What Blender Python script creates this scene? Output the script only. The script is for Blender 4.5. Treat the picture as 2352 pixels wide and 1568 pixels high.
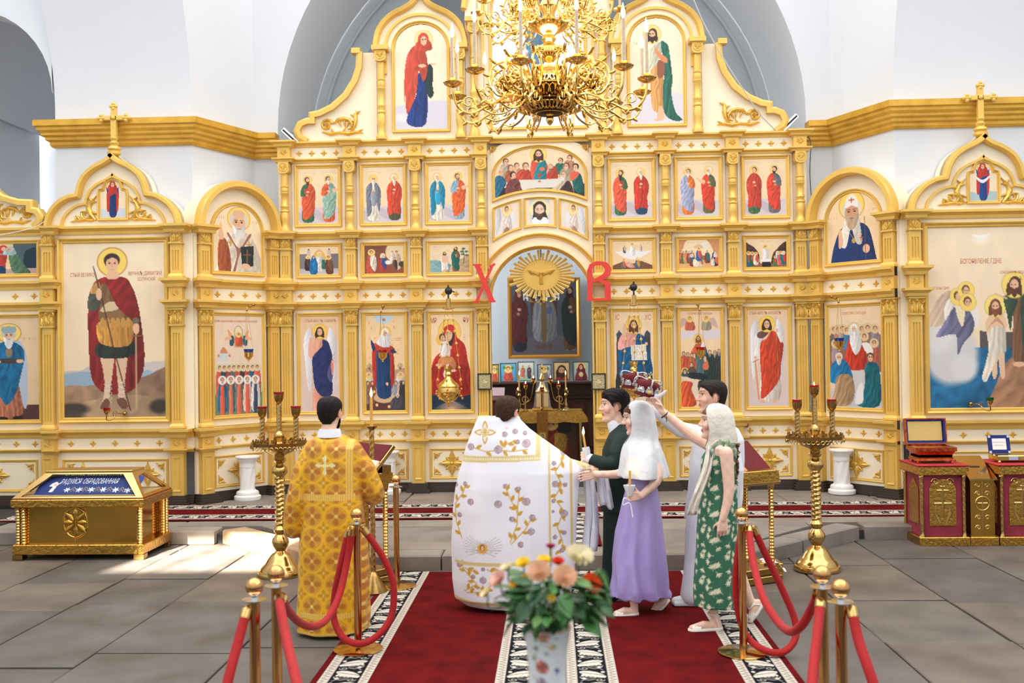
import bpy, bmesh, math, random
import numpy as np
from mathutils import Matrix, Vector
random.seed(7)
for o in list(bpy.data.objects): bpy.data.objects.remove(o, do_unlink=True)
SC = bpy.context.scene
COL = SC.collection
PI = math.pi
# ------------------------------------------------------------------ camera
FPX, CW, CH = 2290.0, 2352, 1568
CAMZ = 2.0
def _cam_axes(yaw, pitch, roll):
    cy, sy, cp, sp = math.cos(yaw), math.sin(yaw), math.cos(pitch), math.sin(pitch)
    f = Vector((-sy*cp, cy*cp, sp)); r = Vector((cy, sy, 0)); u = r.cross(f)
    return (r*math.cos(roll)+u*math.sin(roll), u*math.cos(roll)-r*math.sin(roll), f)
CR, CU, CF = _cam_axes(math.radians(2.36), math.radians(0.6), math.radians(-0.774))
cam = bpy.data.cameras.new('camera'); cam_o = bpy.data.objects.new('camera', cam); COL.objects.link(cam_o)
cam.sensor_width = 36; cam.lens = FPX/CW*36; cam.clip_end = 200
m3 = Matrix((CR, CU, -CF)).transposed()
cam_o.matrix_world = Matrix.Translation((0, 0, CAMZ)) @ m3.to_4x4()
cam.dof.use_dof = True; cam.dof.focus_distance = 10.6; cam.dof.aperture_fstop = 2.4
SC.camera = cam_o
# survey helpers: where a sight line meets a vertical plane y=Y, a level z, or a plane through A,B
def ray(px, py):
    return CR*((px-CW/2)/FPX) + CU*((CH/2-py)/FPX) + CF
def onY(px, py, Y):
    d = ray(px, py); return Vector((0, 0, CAMZ)) + d*(Y/d.y)
def onZ(px, py, z=0.0):
    d = ray(px, py); return Vector((0, 0, CAMZ)) + d*((z-CAMZ)/d.z)
# ------------------------------------------------------------------ light
w = bpy.data.worlds.new('daylight'); SC.world = w; w.use_nodes = True
bg = w.node_tree.nodes['Background']; bg.inputs[0].default_value = (1.0, 0.99, 0.97, 1); bg.inputs[1].default_value = 1.5
sun = bpy.data.lights.new('sun', 'SUN'); sun.energy = 30.0; sun.angle = math.radians(0.6); sun.color = (1, 0.95, 0.86)
sun_o = bpy.data.objects.new('sun', sun); COL.objects.link(sun_o)
SUN_DIR = Vector((0.15, 0.80, -0.55)).normalized()
sun_o.rotation_euler = SUN_DIR.to_track_quat('-Z', 'Y').to_euler(); sun_o.location = (6, -8, 14)
al = bpy.data.lights.new('sanctuary_fill', 'AREA'); al.energy = 80; al.size = 1.2; al.color = (.92, .96, 1); al_o = bpy.data.objects.new('sanctuary_fill', al); COL.objects.link(al_o); al_o.location = (-3.0, 16.6, 3.4); al_o.rotation_euler = Vector((.8, .35, -.5)).to_track_quat('-Z', 'Y').to_euler()  # unseen area light added to brighten the sanctuary
SC.view_settings.view_transform = 'Standard'; SC.view_settings.look = 'None'
SC.view_settings.exposure = 1.02; SC.view_settings.gamma = 1.0; SC.view_settings.use_curve_mapping = False
# ------------------------------------------------------------------ materials
def lin(c):
    if isinstance(c, str): c = tuple(int(c[i:i+2], 16) for i in (0, 2, 4))
    v = [x/255.0 for x in c]
    return tuple(x/12.92 if x <= 0.04045 else ((x+0.055)/1.055)**2.4 for x in v)
MATS = {}
def mat(name, col, rough=0.5, metal=0.0, var=None, bump=None, emit=None, spec=None, trans=None, alpha=None, sheen=None, coat=None, aniso=None):
    if name in MATS: return MATS[name]
    m = bpy.data.materials.new(name); m.use_nodes = True; nt = m.node_tree; N = nt.nodes; b = N['Principled BSDF']
    c = lin(col) + (1,); b.inputs['Base Color'].default_value = c
    b.inputs['Roughness'].default_value = rough; b.inputs['Metallic'].default_value = metal
    if spec is not None: b.inputs['Specular IOR Level'].default_value = spec
    if trans is not None: b.inputs['Transmission Weight'].default_value = trans
    if alpha is not None: b.inputs['Alpha'].default_value = alpha
    if sheen: b.inputs['Sheen Weight'].default_value = sheen; b.inputs['Sheen Roughness'].default_value = 0.4
    if coat: b.inputs['Coat Weight'].default_value = coat
    if emit: b.inputs['Emission Color'].default_value = lin(emit[0]) + (1,); b.inputs['Emission Strength'].default_value = emit[1]
    if var or bump: tc = N.new('ShaderNodeTexCoord')
    if var:
        n = N.new('ShaderNodeTexNoise'); n.inputs['Scale'].default_value = var[0]; n.inputs['Detail'].default_value = 6
        nt.links.new(tc.outputs['Object'], n.inputs['Vector'])
        mx = N.new('ShaderNodeMix'); mx.data_type = 'RGBA'
        c2 = lin(var[1]) if isinstance(var[1], (str, tuple)) else tuple(x*var[1] for x in c[:3])
        mx.inputs[6].default_value = c; mx.inputs[7].default_value = c2 + (1,)
        rp = N.new('ShaderNodeMapRange'); rp.inputs[1].default_value = 0.35; rp.inputs[2].default_value = 0.7
        nt.links.new(n.outputs['Fac'], rp.inputs[0]); nt.links.new(rp.outputs[0], mx.inputs[0]); nt.links.new(mx.outputs[2], b.inputs['Base Color'])
    if bump:
        n = N.new('ShaderNodeTexNoise'); n.inputs['Scale'].default_value = bump[0]; n.inputs['Detail'].default_value = 4
        nt.links.new(tc.outputs['Object'], n.inputs['Vector'])
        bp = N.new('ShaderNodeBump'); bp.inputs['Strength'].default_value = bump[1]; bp.inputs['Distance'].default_value = bump[2] if len(bump) > 2 else 0.01
        nt.links.new(n.outputs['Fac'], bp.inputs['Height']); nt.links.new(bp.outputs[0], b.inputs['Normal'])
    MATS[name] = m; return m
def vcmat(name, rough=0.5, metal=0.0, spec=0.5, sheen=None, bump=None, sss=None, coat=None):
    if name in MATS: return MATS[name]
    m = mat(name, (200, 200, 200), rough, metal, bump=bump, spec=spec, sheen=sheen, coat=coat)
    a = m.node_tree.nodes.new('ShaderNodeVertexColor'); a.layer_name = 'Col'
    m.node_tree.links.new(a.outputs[0], m.node_tree.nodes['Principled BSDF'].inputs['Base Color'])
    return m
WHITE = mat('whitewash_plaster', (220, 223, 228), 0.9, var=(0.6, 0.965), bump=(6, 0.12))
APSE = mat('apse_plaster_pale_blue', (200, 207, 214), 0.9, var=(0.8, 0.94))
CREAM = mat('cream_paint', (250, 236, 206), 0.45, var=(3, 0.97))
GOLDP = mat('gold_paint', (238, 196, 98), 0.36, 0.22, var=(4, 0.9))
GOLDC = mat('gold_carving', (238, 198, 100), 0.33, 0.5, var=(30, 0.82))
GOLDW = mat('ochre_gold_cornice', (226, 178, 66), 0.42, 0.3, var=(5, (202, 150, 44)), bump=(14, 0.25))
BRASS = mat('polished_brass', (216, 180, 112), 0.16, 1.0, var=(9, 0.86))
BRASSD = mat('aged_brass', (178, 144, 84), 0.24, 1.0, var=(20, 0.72))
CHGOLD = mat('bright_gilded_brass', (248, 206, 118), 0.16, 1.0, var=(14, 0.86))
REDGOLD = mat('copper_gold', (212, 164, 104), 0.14, 1.0)
CHROME = mat('polished_steel', (226, 226, 226), 0.12, 1.0)
SILVER = mat('silver_filigree', (222, 222, 222), 0.22, 1.0, var=(60, 0.5), bump=(90, 0.5))
PLINTH = mat('dark_brown_plinth', (62, 48, 42), 0.45, var=(3, 0.8))
WOOD = mat('dark_red_wood', (74, 34, 24), 0.4, var=(4, 0.7))
MARBLE = mat('white_gypsum', (244, 242, 238), 0.4, var=(5, 0.96))
THING = mat('thin_glass_pane', (255, 255, 255), 0.02, trans=1.0); THING.node_tree.nodes['Principled BSDF'].inputs['IOR'].default_value = 1.06
GLASS = mat('clear_glass', (255, 255, 255), 0.03, trans=1.0)
REDGL = mat('ruby_glass', (190, 22, 26), 0.12, trans=0.35, coat=0.5)
BLUEGL = mat('cobalt_glass', (24, 70, 168), 0.12, trans=0.35)
GREENGL = mat('green_glass', (20, 110, 60), 0.12, trans=0.35)
VELVET = mat('red_velvet_rope', (172, 16, 20), 0.8, sheen=0.05, var=(40, 0.8))
MAROON = mat('maroon_velvet', (104, 8, 18), 0.85, sheen=0.05, var=(12, 0.75))
WAX = mat('beeswax', (232, 176, 84), 0.5, var=(10, 0.9))
FLAME = mat('candle_flame', (255, 220, 150), 0.5, emit=((255, 206, 120), 9.0))
BULB = mat('lit_bulb', (255, 250, 235), 0.3, emit=((255, 244, 222), 9.0))
BLACK = mat('black_iron', (28, 26, 26), 0.4)
REDL = mat('red_letter_paint', (226, 60, 50), 0.5, var=(8, 0.93))
PAINTM = vcmat('oil_painting', 0.42, spec=0.4)
# ------------------------------------------------------------------ mesh helpers
MW = {}
def minv(p): return MW[p].inverted() if p is not None else Matrix.Identity(4)
def reg(o, parent, mw):
    MW[o] = mw; COL.objects.link(o)
    if parent is not None: o.parent = parent; o.matrix_local = minv(parent) @ mw
    else: o.matrix_world = mw
    return o
def tag(o, label=None, cat=None, group=None, kind=None):
    if label: o['label'] = label
    if cat: o['category'] = cat
    if group: o['group'] = group
    if kind: o['kind'] = kind
    return o
def root(name, loc, label, cat, group=None, rz=0.0, kind=None):
    e = bpy.data.objects.new(name, None); e.empty_display_size = 0.1
    reg(e, None, Matrix.Translation(loc) @ Matrix.Rotation(rz, 4, 'Z'))
    return tag(e, label, cat, group, kind)
def inst(name, me, M, parent=None):
    return reg(bpy.data.objects.new(name, me), parent, M)
def copy_tree(o, M, parent=None):
    """copy a thing with parts and sub-parts, M = new world matrix"""
    old = MW[o]; c = o.copy(); reg(c, parent, M)
    for ch in o.children: copy_tree(ch, M @ old.inverted() @ MW[ch], c)
    return c
def spline(pts, n=6, closed=False):
    P = [Vector(p) for p in pts]; out = []; N = len(P)
    rng = range(N) if closed else range(N-1)
    for i in rng:
        p0 = P[(i-1) % N] if closed or i > 0 else P[i]*2-P[i+1]
        p1 = P[i]; p2 = P[(i+1) % N]; p3 = P[(i+2) % N] if closed or i+2 < N else P[i+1]*2-P[i]
        for k in range(n):
            t = k/n
            out.append(0.5*((2*p1)+(p2-p0)*t+(2*p0-5*p1+4*p2-p3)*t*t+(3*p1-p0-3*p2+p3)*t**3))
    if not closed: out.append(P[-1].copy())
    return out
class MB:
    def __init__(s): s.v = []; s.f = []; s.c = []
    def add(s, vs, fs, M=None):
        b = len(s.v)
        s.v += [tuple(M @ Vector(p)) for p in vs] if M is not None else [tuple(p) for p in vs]
        s.f += [tuple(b+i for i in f) for f in fs]; return s
    def box(s, x0, x1, y0, y1, z0, z1, M=None, bev=0.0):
        if bev:
            b = bev
            vs = []; fs = []
            ring = lambda x0, x1, y0, y1, z: [(x0, y0, z), (x1, y0, z), (x1, y1, z), (x0, y1, z)]
            vs = ring(x0+b, x1-b, y0+b, y1-b, z0)+ring(x0, x1, y0, y1, z0+b)+ring(x0, x1, y0, y1, z1-b)+ring(x0+b, x1-b, y0+b, y1-b, z1)
            fs = [(3, 2, 1, 0), (12, 13, 14, 15)]
            for k in range(3):
                for i in range(4): a = k*4+i; c = k*4+(i+1) % 4; fs.append((a, c, c+4, a+4))
            return s.add(vs, fs, M)
        vs = [(x0, y0, z0), (x1, y0, z0), (x1, y1, z0), (x0, y1, z0), (x0, y0, z1), (x1, y0, z1), (x1, y1, z1), (x0, y1, z1)]
        return s.add(vs, [(3, 2, 1, 0), (4, 5, 6, 7), (0, 1, 5, 4), (1, 2, 6, 5), (2, 3, 7, 6), (3, 0, 4, 7)], M)
    def lathe(s, prof, n=24, c=(0, 0, 0), M=None, sx=1.0, sy=1.0, twist=None):
        """prof = [(r,z)..]; capped"""
        vs = []; fs = []; k = len(prof)
        for j, (r, z) in enumerate(prof):
            for i in range(n):
                a = 2*PI*i/n; rr = twist(a, z, r) if twist else r
                vs.append((c[0]+rr*sx*math.cos(a), c[1]+rr*sy*math.sin(a), c[2]+z))
        for j in range(k-1):
            for i in range(n):
                a = j*n+i; b = j*n+(i+1) % n; fs.append((a, b, b+n, a+n))
        fs.append(tuple(reversed(range(n)))); fs.append(tuple(range((k-1)*n, k*n)))
        return s.add(vs, fs, M)
    def ball(s, c, r, n=12, m=8, rz=None, M=None):
        rz = rz or r
        return s.lathe([(max(r*math.sin(PI*j/m), r*0.02), -rz*math.cos(PI*j/m)) for j in range(m+1)], n, c, M)
    def tube(s, pts, r, n=8, closed=False, cap=True, flat=1.0):
        P = [Vector(p) for p in pts]; N = len(P)
        if N < 2: return s
        vs = []; fs = []; prev = None
        for i, p in enumerate(P):
            if closed: d = P[(i+1) % N]-P[i-1]
            else: d = P[min(i+1, N-1)]-P[max(i-1, 0)]
            d = d.normalized() if d.length > 1e-9 else Vector((0, 0, 1))
            if prev is None:
                a = Vector((0, 0, 1)) if abs(d.z) < 0.9 else Vector((1, 0, 0)); u = d.cross(a).normalized()
            else:
                u = prev-d*prev.dot(d); u = u.normalized() if u.length > 1e-9 else d.orthogonal().normalized()
            prev = u; q = d.cross(u); rr = r[i] if isinstance(r, (list, tuple)) else (r(i/(N-1)) if callable(r) else r)
            for k in range(n):
                t = 2*PI*k/n; vs.append(p+u*(rr*math.cos(t))+q*(rr*flat*math.sin(t)))
        L = N if closed else N-1
        for i in range(L):
            for k in range(n):
                a = i*n+k; b = i*n+(k+1) % n; c = ((i+1) % N)*n
                fs.append((a, b, c+(k+1) % n, c+k))
        if cap and not closed: fs.append(tuple(reversed(range(n)))); fs.append(tuple(range((N-1)*n, N*n)))
        return s.add(vs, fs)
    def sweep(s, path, prof, fmap, closed=False):
        """mitred moulding: prof [(out,h)] swept along a planar path; out is to the right of travel"""
        P = [Vector((p[0], p[1])) for p in path]; N = len(P); k = len(prof); vs = []; fs = []
        for i in range(N):
            d0 = (P[i]-P[i-1]) if (closed or i > 0) else (P[1]-P[0]); d1 = (P[(i+1) % N]-P[i]) if (closed or i < N-1) else (P[-1]-P[-2])
            d0 = d0.normalized(); d1 = d1.normalized()
            n0 = Vector((d0.y, -d0.x)); n1 = Vector((d1.y, -d1.x)); m = (n0+n1)
            m = m.normalized() if m.length > 1e-6 else n0
            sc = 1.0/max(0.35, m.dot(n0))
            for (a, h) in prof:
                q = P[i]+m*(a*sc); vs.append(fmap(q, h))
        L = N if closed else N-1
        for i in range(L):
            j = (i+1) % N
            for t in range(k):
                u = (t+1) % k; fs.append((i*k+t, i*k+u, j*k+u, j*k+t))
        if not closed: fs.append(tuple(range(k))); fs.append(tuple(reversed(range((N-1)*k, N*k))))
        return s.add(vs, fs)
    def prism(s, poly, fmap, h0, h1):
        n = len(poly); vs = [fmap(p, h0) for p in poly]+[fmap(p, h1) for p in poly]
        fs = [tuple(reversed(range(n))), tuple(range(n, 2*n))]+[(i, (i+1) % n, n+(i+1) % n, n+i) for i in range(n)]
        return s.add(vs, fs)
    def grid(s, rows, closed_u=False):
        """rows = list of equal-length point lists"""
        n = len(rows[0]); vs = [p for r in rows for p in r]; fs = []
        for j in range(len(rows)-1):
            for i in range(n if closed_u else n-1):
                a = j*n+i; b = j*n+(i+1) % n; fs.append((a, b, b+n, a+n))
        return s.add(vs, fs)
    def leaf(s, line, wid, h, fmap, edge=0.15):
        """carved stroke: ridge leaf along a 2-D line; wid = (w0,w1,..) interpolated; fmap((x,z),height)"""
        P = [Vector(p) for p in line]; N = len(P); vs = []; fs = []
        for i, p in enumerate(P):
            d = (P[min(i+1, N-1)]-P[max(i-1, 0)]).normalized(); nrm = Vector((-d.y, d.x)); t = i/(N-1)
            x = t*(len(wid)-1); a = int(min(x, len(wid)-2)); ww = wid[a]+(wid[a+1]-wid[a])*(x-a)
            hh = h*(0.45+0.55*math.sin(PI*min(1, max(0.0, t*0.8+0.15))))
            for q, e in ((-1, 0.0), (-0.6, hh*0.75), (0, hh), (0.6, hh*0.75), (1, 0.0)):
                vs.append(fmap(p+nrm*(ww*q), e))
        for i in range(N-1):
            for k in range(4): fs.append((i*5+k, i*5+k+1, i*5+6+k, i*5+5+k))
        fs.append((0, 1, 2, 3, 4)); b = (N-1)*5; fs.append((b+4, b+3, b+2, b+1, b))
        return s.add(vs, fs)
    def mesh(s, name, m=None, smooth=40, M=None, fix=False):
        me = bpy.data.meshes.new(name)
        vs = [tuple(M @ Vector(p)) for p in s.v] if M is not None else s.v
        me.from_pydata(vs, [], s.f); me.validate()
        if fix:
            bm = bmesh.new(); bm.from_mesh(me); bmesh.ops.recalc_face_normals(bm, faces=bm.faces); bm.to_mesh(me); bm.free()
        if m: me.materials.append(m)
        if smooth:
            me.polygons.foreach_set('use_smooth', [True]*len(me.polygons)); me.set_sharp_from_angle(angle=math.radians(smooth))
        return me
    def build(s, name, m, parent=None, smooth=40, fix=True, base=None):
        """vertices are in world space; stored in the parent's frame"""
        if parent is None:
            T = Matrix.Translation(base) if base is not None else Matrix.Identity(4)
            me = s.mesh(name, m, smooth, T.inverted(), fix); return reg(bpy.data.objects.new(name, me), None, T)
        me = s.mesh(name, m, smooth, minv(parent), fix)
        return reg(bpy.data.objects.new(name, me), parent, MW[parent].copy())
def text_mesh(body, size, xs=1.0, name='lettering', bold=0.0, depth=0.0):
    cu = bpy.data.curves.new(name, 'FONT'); cu.body = body; cu.size = size; cu.align_x = 'CENTER'; cu.align_y = 'CENTER'; cu.offset = bold; cu.extrude = depth; cu.resolution_u = 3
    o = bpy.data.objects.new(name, cu); COL.objects.link(o); bpy.context.view_layer.update()
    me = bpy.data.meshes.new_from_object(o.evaluated_get(bpy.context.evaluated_depsgraph_get())); bpy.data.objects.remove(o); bpy.data.curves.remove(cu)
    me.transform(Matrix.Diagonal((xs, 1, 1, 1))); me.materials.clear(); return me
def frameM(o, x, y, z=None):
    """matrix from origin and axes"""
    x = Vector(x).normalized(); y = Vector(y).normalized(); z = x.cross(y)
    M = Matrix((x, y, z)).transposed().to_4x4(); M.translation = Vector(o); return M
def spiral(cx, cy, r0, r1, a0, turns, n=14):
    return [(cx+(r0+(r1-r0)*i/n)*math.cos(a0+turns*2*PI*i/n), cy+(r0+(r1-r0)*i/n)*math.sin(a0+turns*2*PI*i/n)) for i in range(n+1)]
# ------------------------------------------------------------------ the church shell
XC = -0.152; YI = 13.4; ZS = 0.14          # iconostasis axis, its plane, level of the raised soleas
YK = 12.4                                   # plane of the side icon cases
def stone_mat(i, c, c2):
    return mat('paving_stone_%d' % i, c, 0.62, var=(2.2, c2), bump=(7, 0.35, 0.02))
ST = [stone_mat(1, (108, 100, 91), (84, 77, 72)), stone_mat(2, (97, 92, 87), (76, 70, 65)), stone_mat(3, (114, 103, 92), (88, 79, 71)), stone_mat(4, (103, 97, 93), (82, 74, 66))]
SL = [mat('soleas_stone_%d' % i, c, 0.7, var=(2.5, c2), bump=(8, 0.3, 0.02)) for i, (c, c2) in enumerate((((146, 136, 124), (122, 110, 100)), ((138, 131, 123), (114, 105, 98)), ((152, 142, 128), (126, 117, 107))))]
def clip(poly, a, b):
    out = []; n = len(poly); side = lambda p: (b[0]-a[0])*(p[1]-a[1])-(b[1]-a[1])*(p[0]-a[0])
    for i in range(n):
        p, q = poly[i], poly[(i+1) % n]; sp, sq = side(p), side(q)
        if sp >= 0: out.append(p)
        if sp*sq < 0: t = sp/(sp-sq); out.append((p[0]+(q[0]-p[0])*t, p[1]+(q[1]-p[1])*t))
    return out
def slabs(parent, region, x0, x1, y0, y1, wx, ly, top, mats, th=0.05, gap=0.007):
    rnd = random.Random(3+int(top*100)); x = x0; k = 0
    while x < x1:
        ww = wx*rnd.uniform(0.85, 1.2); y = y0-rnd.uniform(0, ly)
        while y < y1:
            l = ly*rnd.uniform(0.7, 1.35); j = lambda: rnd.uniform(-0.012, 0.012)
            q = [(x+gap+j()*.3, y+gap+j()), (x+ww-gap+j()*.3, y+gap+j()), (x+ww-gap, y+l-gap+j()), (x+gap, y+l-gap+j())]
            for i in range(len(region)):
                if len(q) >= 3: q = clip(q, region[i], region[(i+1) % len(region)])
            if len(q) >= 3:
                ax = sum(q[i][0]*q[(i+1) % len(q)][1]-q[(i+1) % len(q)][0]*q[i][1] for i in range(len(q)))/2
                if ax > 0.01:
                    dz = rnd.uniform(-0.006, 0.004); cx = sum(p[0] for p in q)/len(q); cy = sum(p[1] for p in q)/len(q); mb = MB(); n = len(q)
                    ins = [(p[0]+(cx-p[0])*0.02, p[1]+(cy-p[1])*0.02) for p in q]
                    vs = [(p[0], p[1], top-th) for p in q]+[(p[0], p[1], top+dz-0.006) for p in q]+[(p[0], p[1], top+dz) for p in ins]
                    mb.add(vs, [tuple(range(2*n, 3*n))]+[(r*n+i, r*n+(i+1) % n, r*n+n+(i+1) % n, r*n+n+i) for r in (0, 1) for i in range(n)])
                    mb.build('paving_slab', rnd.choice(mats), parent, smooth=0)
            y += l; k += 1
        x += ww
fl = tag(MB().box(-9.5, 9.5, -4, 20, -0.2, -0.03).build('floor', mat('mortar_bed', (58, 54, 50), 0.9), smooth=0, base=(0, 0, 0)), 'grey stone slab floor of the church nave', kind='structure')
slabs(fl, [(-6.6, 3.4), (6.6, 3.4), (6.6, 10.6), (-6.6, 10.6)], -6.6, 6.6, 3.4, 10.6, 0.86, 1.25, 0.0, ST)
SOL = [(-3.55, 10.5), (-2.2, 9.14), (1.72, 9.14), (3.15, 10.5)]
so = tag(MB().box(-9.4, 9.4, 10.55, 19.5, -0.02, ZS-0.045).prism([(-3.5, 10.52), (-2.16, 9.2), (1.68, 9.2), (3.1, 10.52)], lambda p, h: (p[0], p[1], h), -0.02, ZS-0.045).build('floor_soleas', mat('mortar_bed', (58, 54, 50)), smooth=0, base=(0, 10, 0)), 'raised stone soleas platform before the iconostasis', kind='structure')
slabs(so, [(-6.2, 10.78), (6.2, 10.78), (6.2, 13.7), (-6.2, 13.7)], -6.2, 6.2, 10.7, 13.7, 0.95, 1.1, ZS, SL)
slabs(so, [(-3.2, 10.78), (-2.05, 9.42), (1.58, 9.42), (2.85, 10.78)][::1], -3.3, 3.0, 9.4, 10.8, 1.1, 0.9, ZS, SL)
def kerb(a, b, n, m_):
    a, b = Vector(a), Vector(b); d = (b-a); L = d.length; d.normalize(); nr = Vector((-d.y, d.x)); x = 0; rnd = random.Random(int(a.x*10))
    ls = [rnd.uniform(.8, 1.2) for _ in range(n)]; k = L/sum(ls)
    for l in ls:
        l *= k; p = a+d*(x+0.006); q = a+d*(x+l-0.006); x += l; mb = MB(); M = frameM((p.x, p.y, 0), (d.x, d.y, 0), (nr.x, nr.y, 0))
        w_ = (q-p).length; mb.box(0, w_, rnd.uniform(-0.015, 0.01), 0.27, -0.01, ZS+rnd.uniform(0.002, 0.012), M, bev=0.014)
        mb.build('kerb_stone', m_, so, smooth=0)
kerb((-6.3, 10.5), (-3.62, 10.48), 3, SL[2]); kerb((-3.55, 10.5), (-2.2, 9.14), 2, mat('warm_kerb_stone', (196, 160, 122), 0.7, var=(4, (160, 128, 100)), bump=(20, 0.6, 0.02)))
kerb((-2.2, 9.14), (1.72, 9.14), 4, SL[0]); kerb((1.72, 9.14), (3.15, 10.5), 2, SL[1]); kerb((3.2, 10.5), (6.2, 10.5), 3, SL[1])
# walls out of the frame that light bounces off; one window lets the sun in
wb = MB(); WX0, WX1, WZ0, WZ1 = -6.75, -5.2, 9.05, 10.15
for (a, b, c, d) in ((-14, WX0, 0, 24), (WX1, 13, 0, 24), (WX0, WX1, 0, WZ0), (WX0, WX1, WZ1, 24)): wb.box(a, b, -4.3, -4, c, d)
for k in range(1, 3): wb.box(WX0+k*0.517-.02, WX0+k*0.517+.02, -4.2, -4.1, WZ0, WZ1)
tag(wb.build('wall_back', WHITE, smooth=0, base=(0, -4, 0)), 'white nave wall behind the viewer with a window', kind='structure')
for sx in (-1, 1):
    tag(MB().box(sx*9.0-0.15, sx*9.0+0.15, -4, 16.9, 0, 8.2).build('wall_left' if sx < 0 else 'wall_right', WHITE, smooth=0, base=(sx*9, 4, 0)), 'white side wall of the nave', kind='structure')
# arch wall over the iconostasis, barrel soffit and apse
ZA = 5.13; RA = 3.64; YA0, YA1 = 13.72, 15.6
def arc(cx, cz, r, a0, a1, n): return [(cx+r*math.cos(a0+(a1-a0)*i/n), cz+r*math.sin(a0+(a1-a0)*i/n)) for i in range(n+1)]
mb = MB(); A = arc(XC, ZA, RA, 0, PI, 40)
top = 9.2; outer = []
for i, (x, z) in enumerate(A):
    t = i/40*PI; ex = 4.3
    s = min(ex/max(abs(math.cos(t)), 1e-6), (top-ZA)/max(math.sin(t), 1e-6)); outer.append((XC+s*math.cos(t), ZA+s*math.sin(t)))
mb.grid([[(p[0], YA0, p[1]) for p in A], [(p[0], YA0, p[1]) for p in outer]])
mb.grid([[(p[0], YA0, p[1]) for p in A], [(p[0], YA1, p[1]) for p in A]])
for sx in (-1, 1): mb.box(XC+sx*RA, XC+sx*4.3, YA0, YA1, 0, ZA)
tag(mb.build('wall_arch', WHITE, smooth=30, fix=False, base=(XC, YA0, 0)), 'white wall with a great arch above the iconostasis', kind='structure')
mb = MB()                                   # apse: half cylinder and conch
rows = []
RB = 3.5
for z in (0, ZA): rows.append([(XC+RB*math.cos(PI*i/32), YA1+RB*math.sin(PI*i/32), z) for i in range(33)])
for j in range(1, 11):
    e = PI/2*j/10; rows.append([(XC+RB*math.cos(e)*math.cos(PI*i/32), YA1+RB*math.cos(e)*math.sin(PI*i/32), ZA+RB*math.sin(e)) for i in range(33)])
mb.grid(rows)
mb.grid([[(XC+r*math.cos(PI*i/32), YA1+.01, ZA+r*math.sin(PI*i/32)) for i in range(33)] for r in (RB-.05, RA+.2)])
tag(mb.build('wall_apse', APSE, smooth=60, fix=False, base=(XC, YA1, 0)), 'pale blue grey apse wall with a half dome', kind='structure')
mb = MB(); mb.sweep([(XC+RB*math.cos(PI*i/24), ZA+RB*math.sin(PI*i/24)) for i in range(25)], [(0, 0), (0.0, 0.35), (-0.3, 0.35), (-0.3, 0)], lambda q, h: (q[0], YA1+0.1+h, q[1]))
tag(mb.build('trim_arch_rib', APSE, smooth=30, base=(XC, YA1, 0)), 'plain plaster rib inside the apse', kind='structure')
Mw = Matrix.Translation((-3.06, 16.57, 3.44)) @ Vector((-.8, -.35, .5)).to_track_quat('Z', 'Y').to_matrix().to_4x4(); mb = MB()  # made-up window frame, added to go with the sanctuary fill light
for a, b_, c, d in ((-.7, .7, -.7, -.6), (-.7, .7, .6, .7), (-.7, -.6, -.6, .6), (.6, .7, -.6, .6), (-.03, .03, -.6, .6)): mb.box(a, b_, c, d, .0, .08, Mw)
tag(mb.build('fill_light_frame', WHITE, smooth=0, base=(-3.06, 16.57, 3.44)), 'white frame added behind the unseen fill light in the apse', kind='structure')
# piers with the pendentives growing out of them
def pier(sx, xl, xr, name, lab):
    """front face xl..xr at YK+.25, chamfer to the arch wall"""
    yf = YK+0.28; cx = XC+sx*3.98; zs = [0, 2, 4, 5.0]+[5.0+0.25*i for i in range(1, 15)]; rows = []
    for z in zs:
        t = max(0.0, z-5.2); fl_ = 0.055*t*t; fy = 0.10*t*t
        out = xl-sx*0 if sx < 0 else xr
        o = (xl-fl_*0.9) if sx < 0 else (xr+fl_*0.9); i_ = (xr-fl_*0.35) if sx < 0 else (xl+fl_*0.35)
        rows.append([(o, yf+3.2, z), (o, yf-fy, z), (i_, yf-fy, z), (cx, YA0, z), (XC+sx*4.25, YA0+.4, z)])
    m = MB(); m.grid(rows)
    tag(m.build(name, WHITE, smooth=12, fix=False, base=((xl+xr)/2, yf, 0)), lab, kind='structure')
PLX0, PLX1 = onY(128, 400, YK+.28).x, onY(441, 400, YK+.28).x
PRX0, PRX1 = onY(2055, 350, YK+.28).x, 7.9
pier(-1, PLX0, PLX1, 'wall_pier_left', 'white plaster pier and vault left of the iconostasis')
pier(1, PRX0, PRX1, 'wall_pier_right', 'white plaster pier and vault right of the iconostasis')
CPROF = [(-.02, 0), (0.03, 0), (0.05, 0.03), (0.05, 0.065), (0.09, 0.085), (0.09, 0.12), (0.13, 0.14), (0.13, 0.17), (0.17, 0.20), (0.17, 0.235), (0.20, 0.25), (0.20, 0.325), (-.02, 0.325)]
for sx, xl, xr, zc in ((-1, PLX0, PLX1, 4.73), (1, PRX0, PRX1, 4.73)):
    yf = YK+.28
    pth = [(xl, yf+2.0), (xl, yf), (xr, yf), (XC-3.98, YA0-.02), (XC-3.62, YA0-.02)] if sx < 0 else [(XC+3.62, YA0-.02), (XC+3.98, YA0-.02), (xl, yf), (xr, yf)]
    m = MB().sweep(pth, CPROF, lambda q, h: (q[0], q[1], zc+h))
    tag(m.build('trim_cornice_left' if sx < 0 else 'trim_cornice_right', GOLDW, smooth=20, base=(xl, yf, zc)), 'stepped gold painted cornice on the %s white pier' % ('left' if sx < 0 else 'right'), kind='structure')
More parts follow.
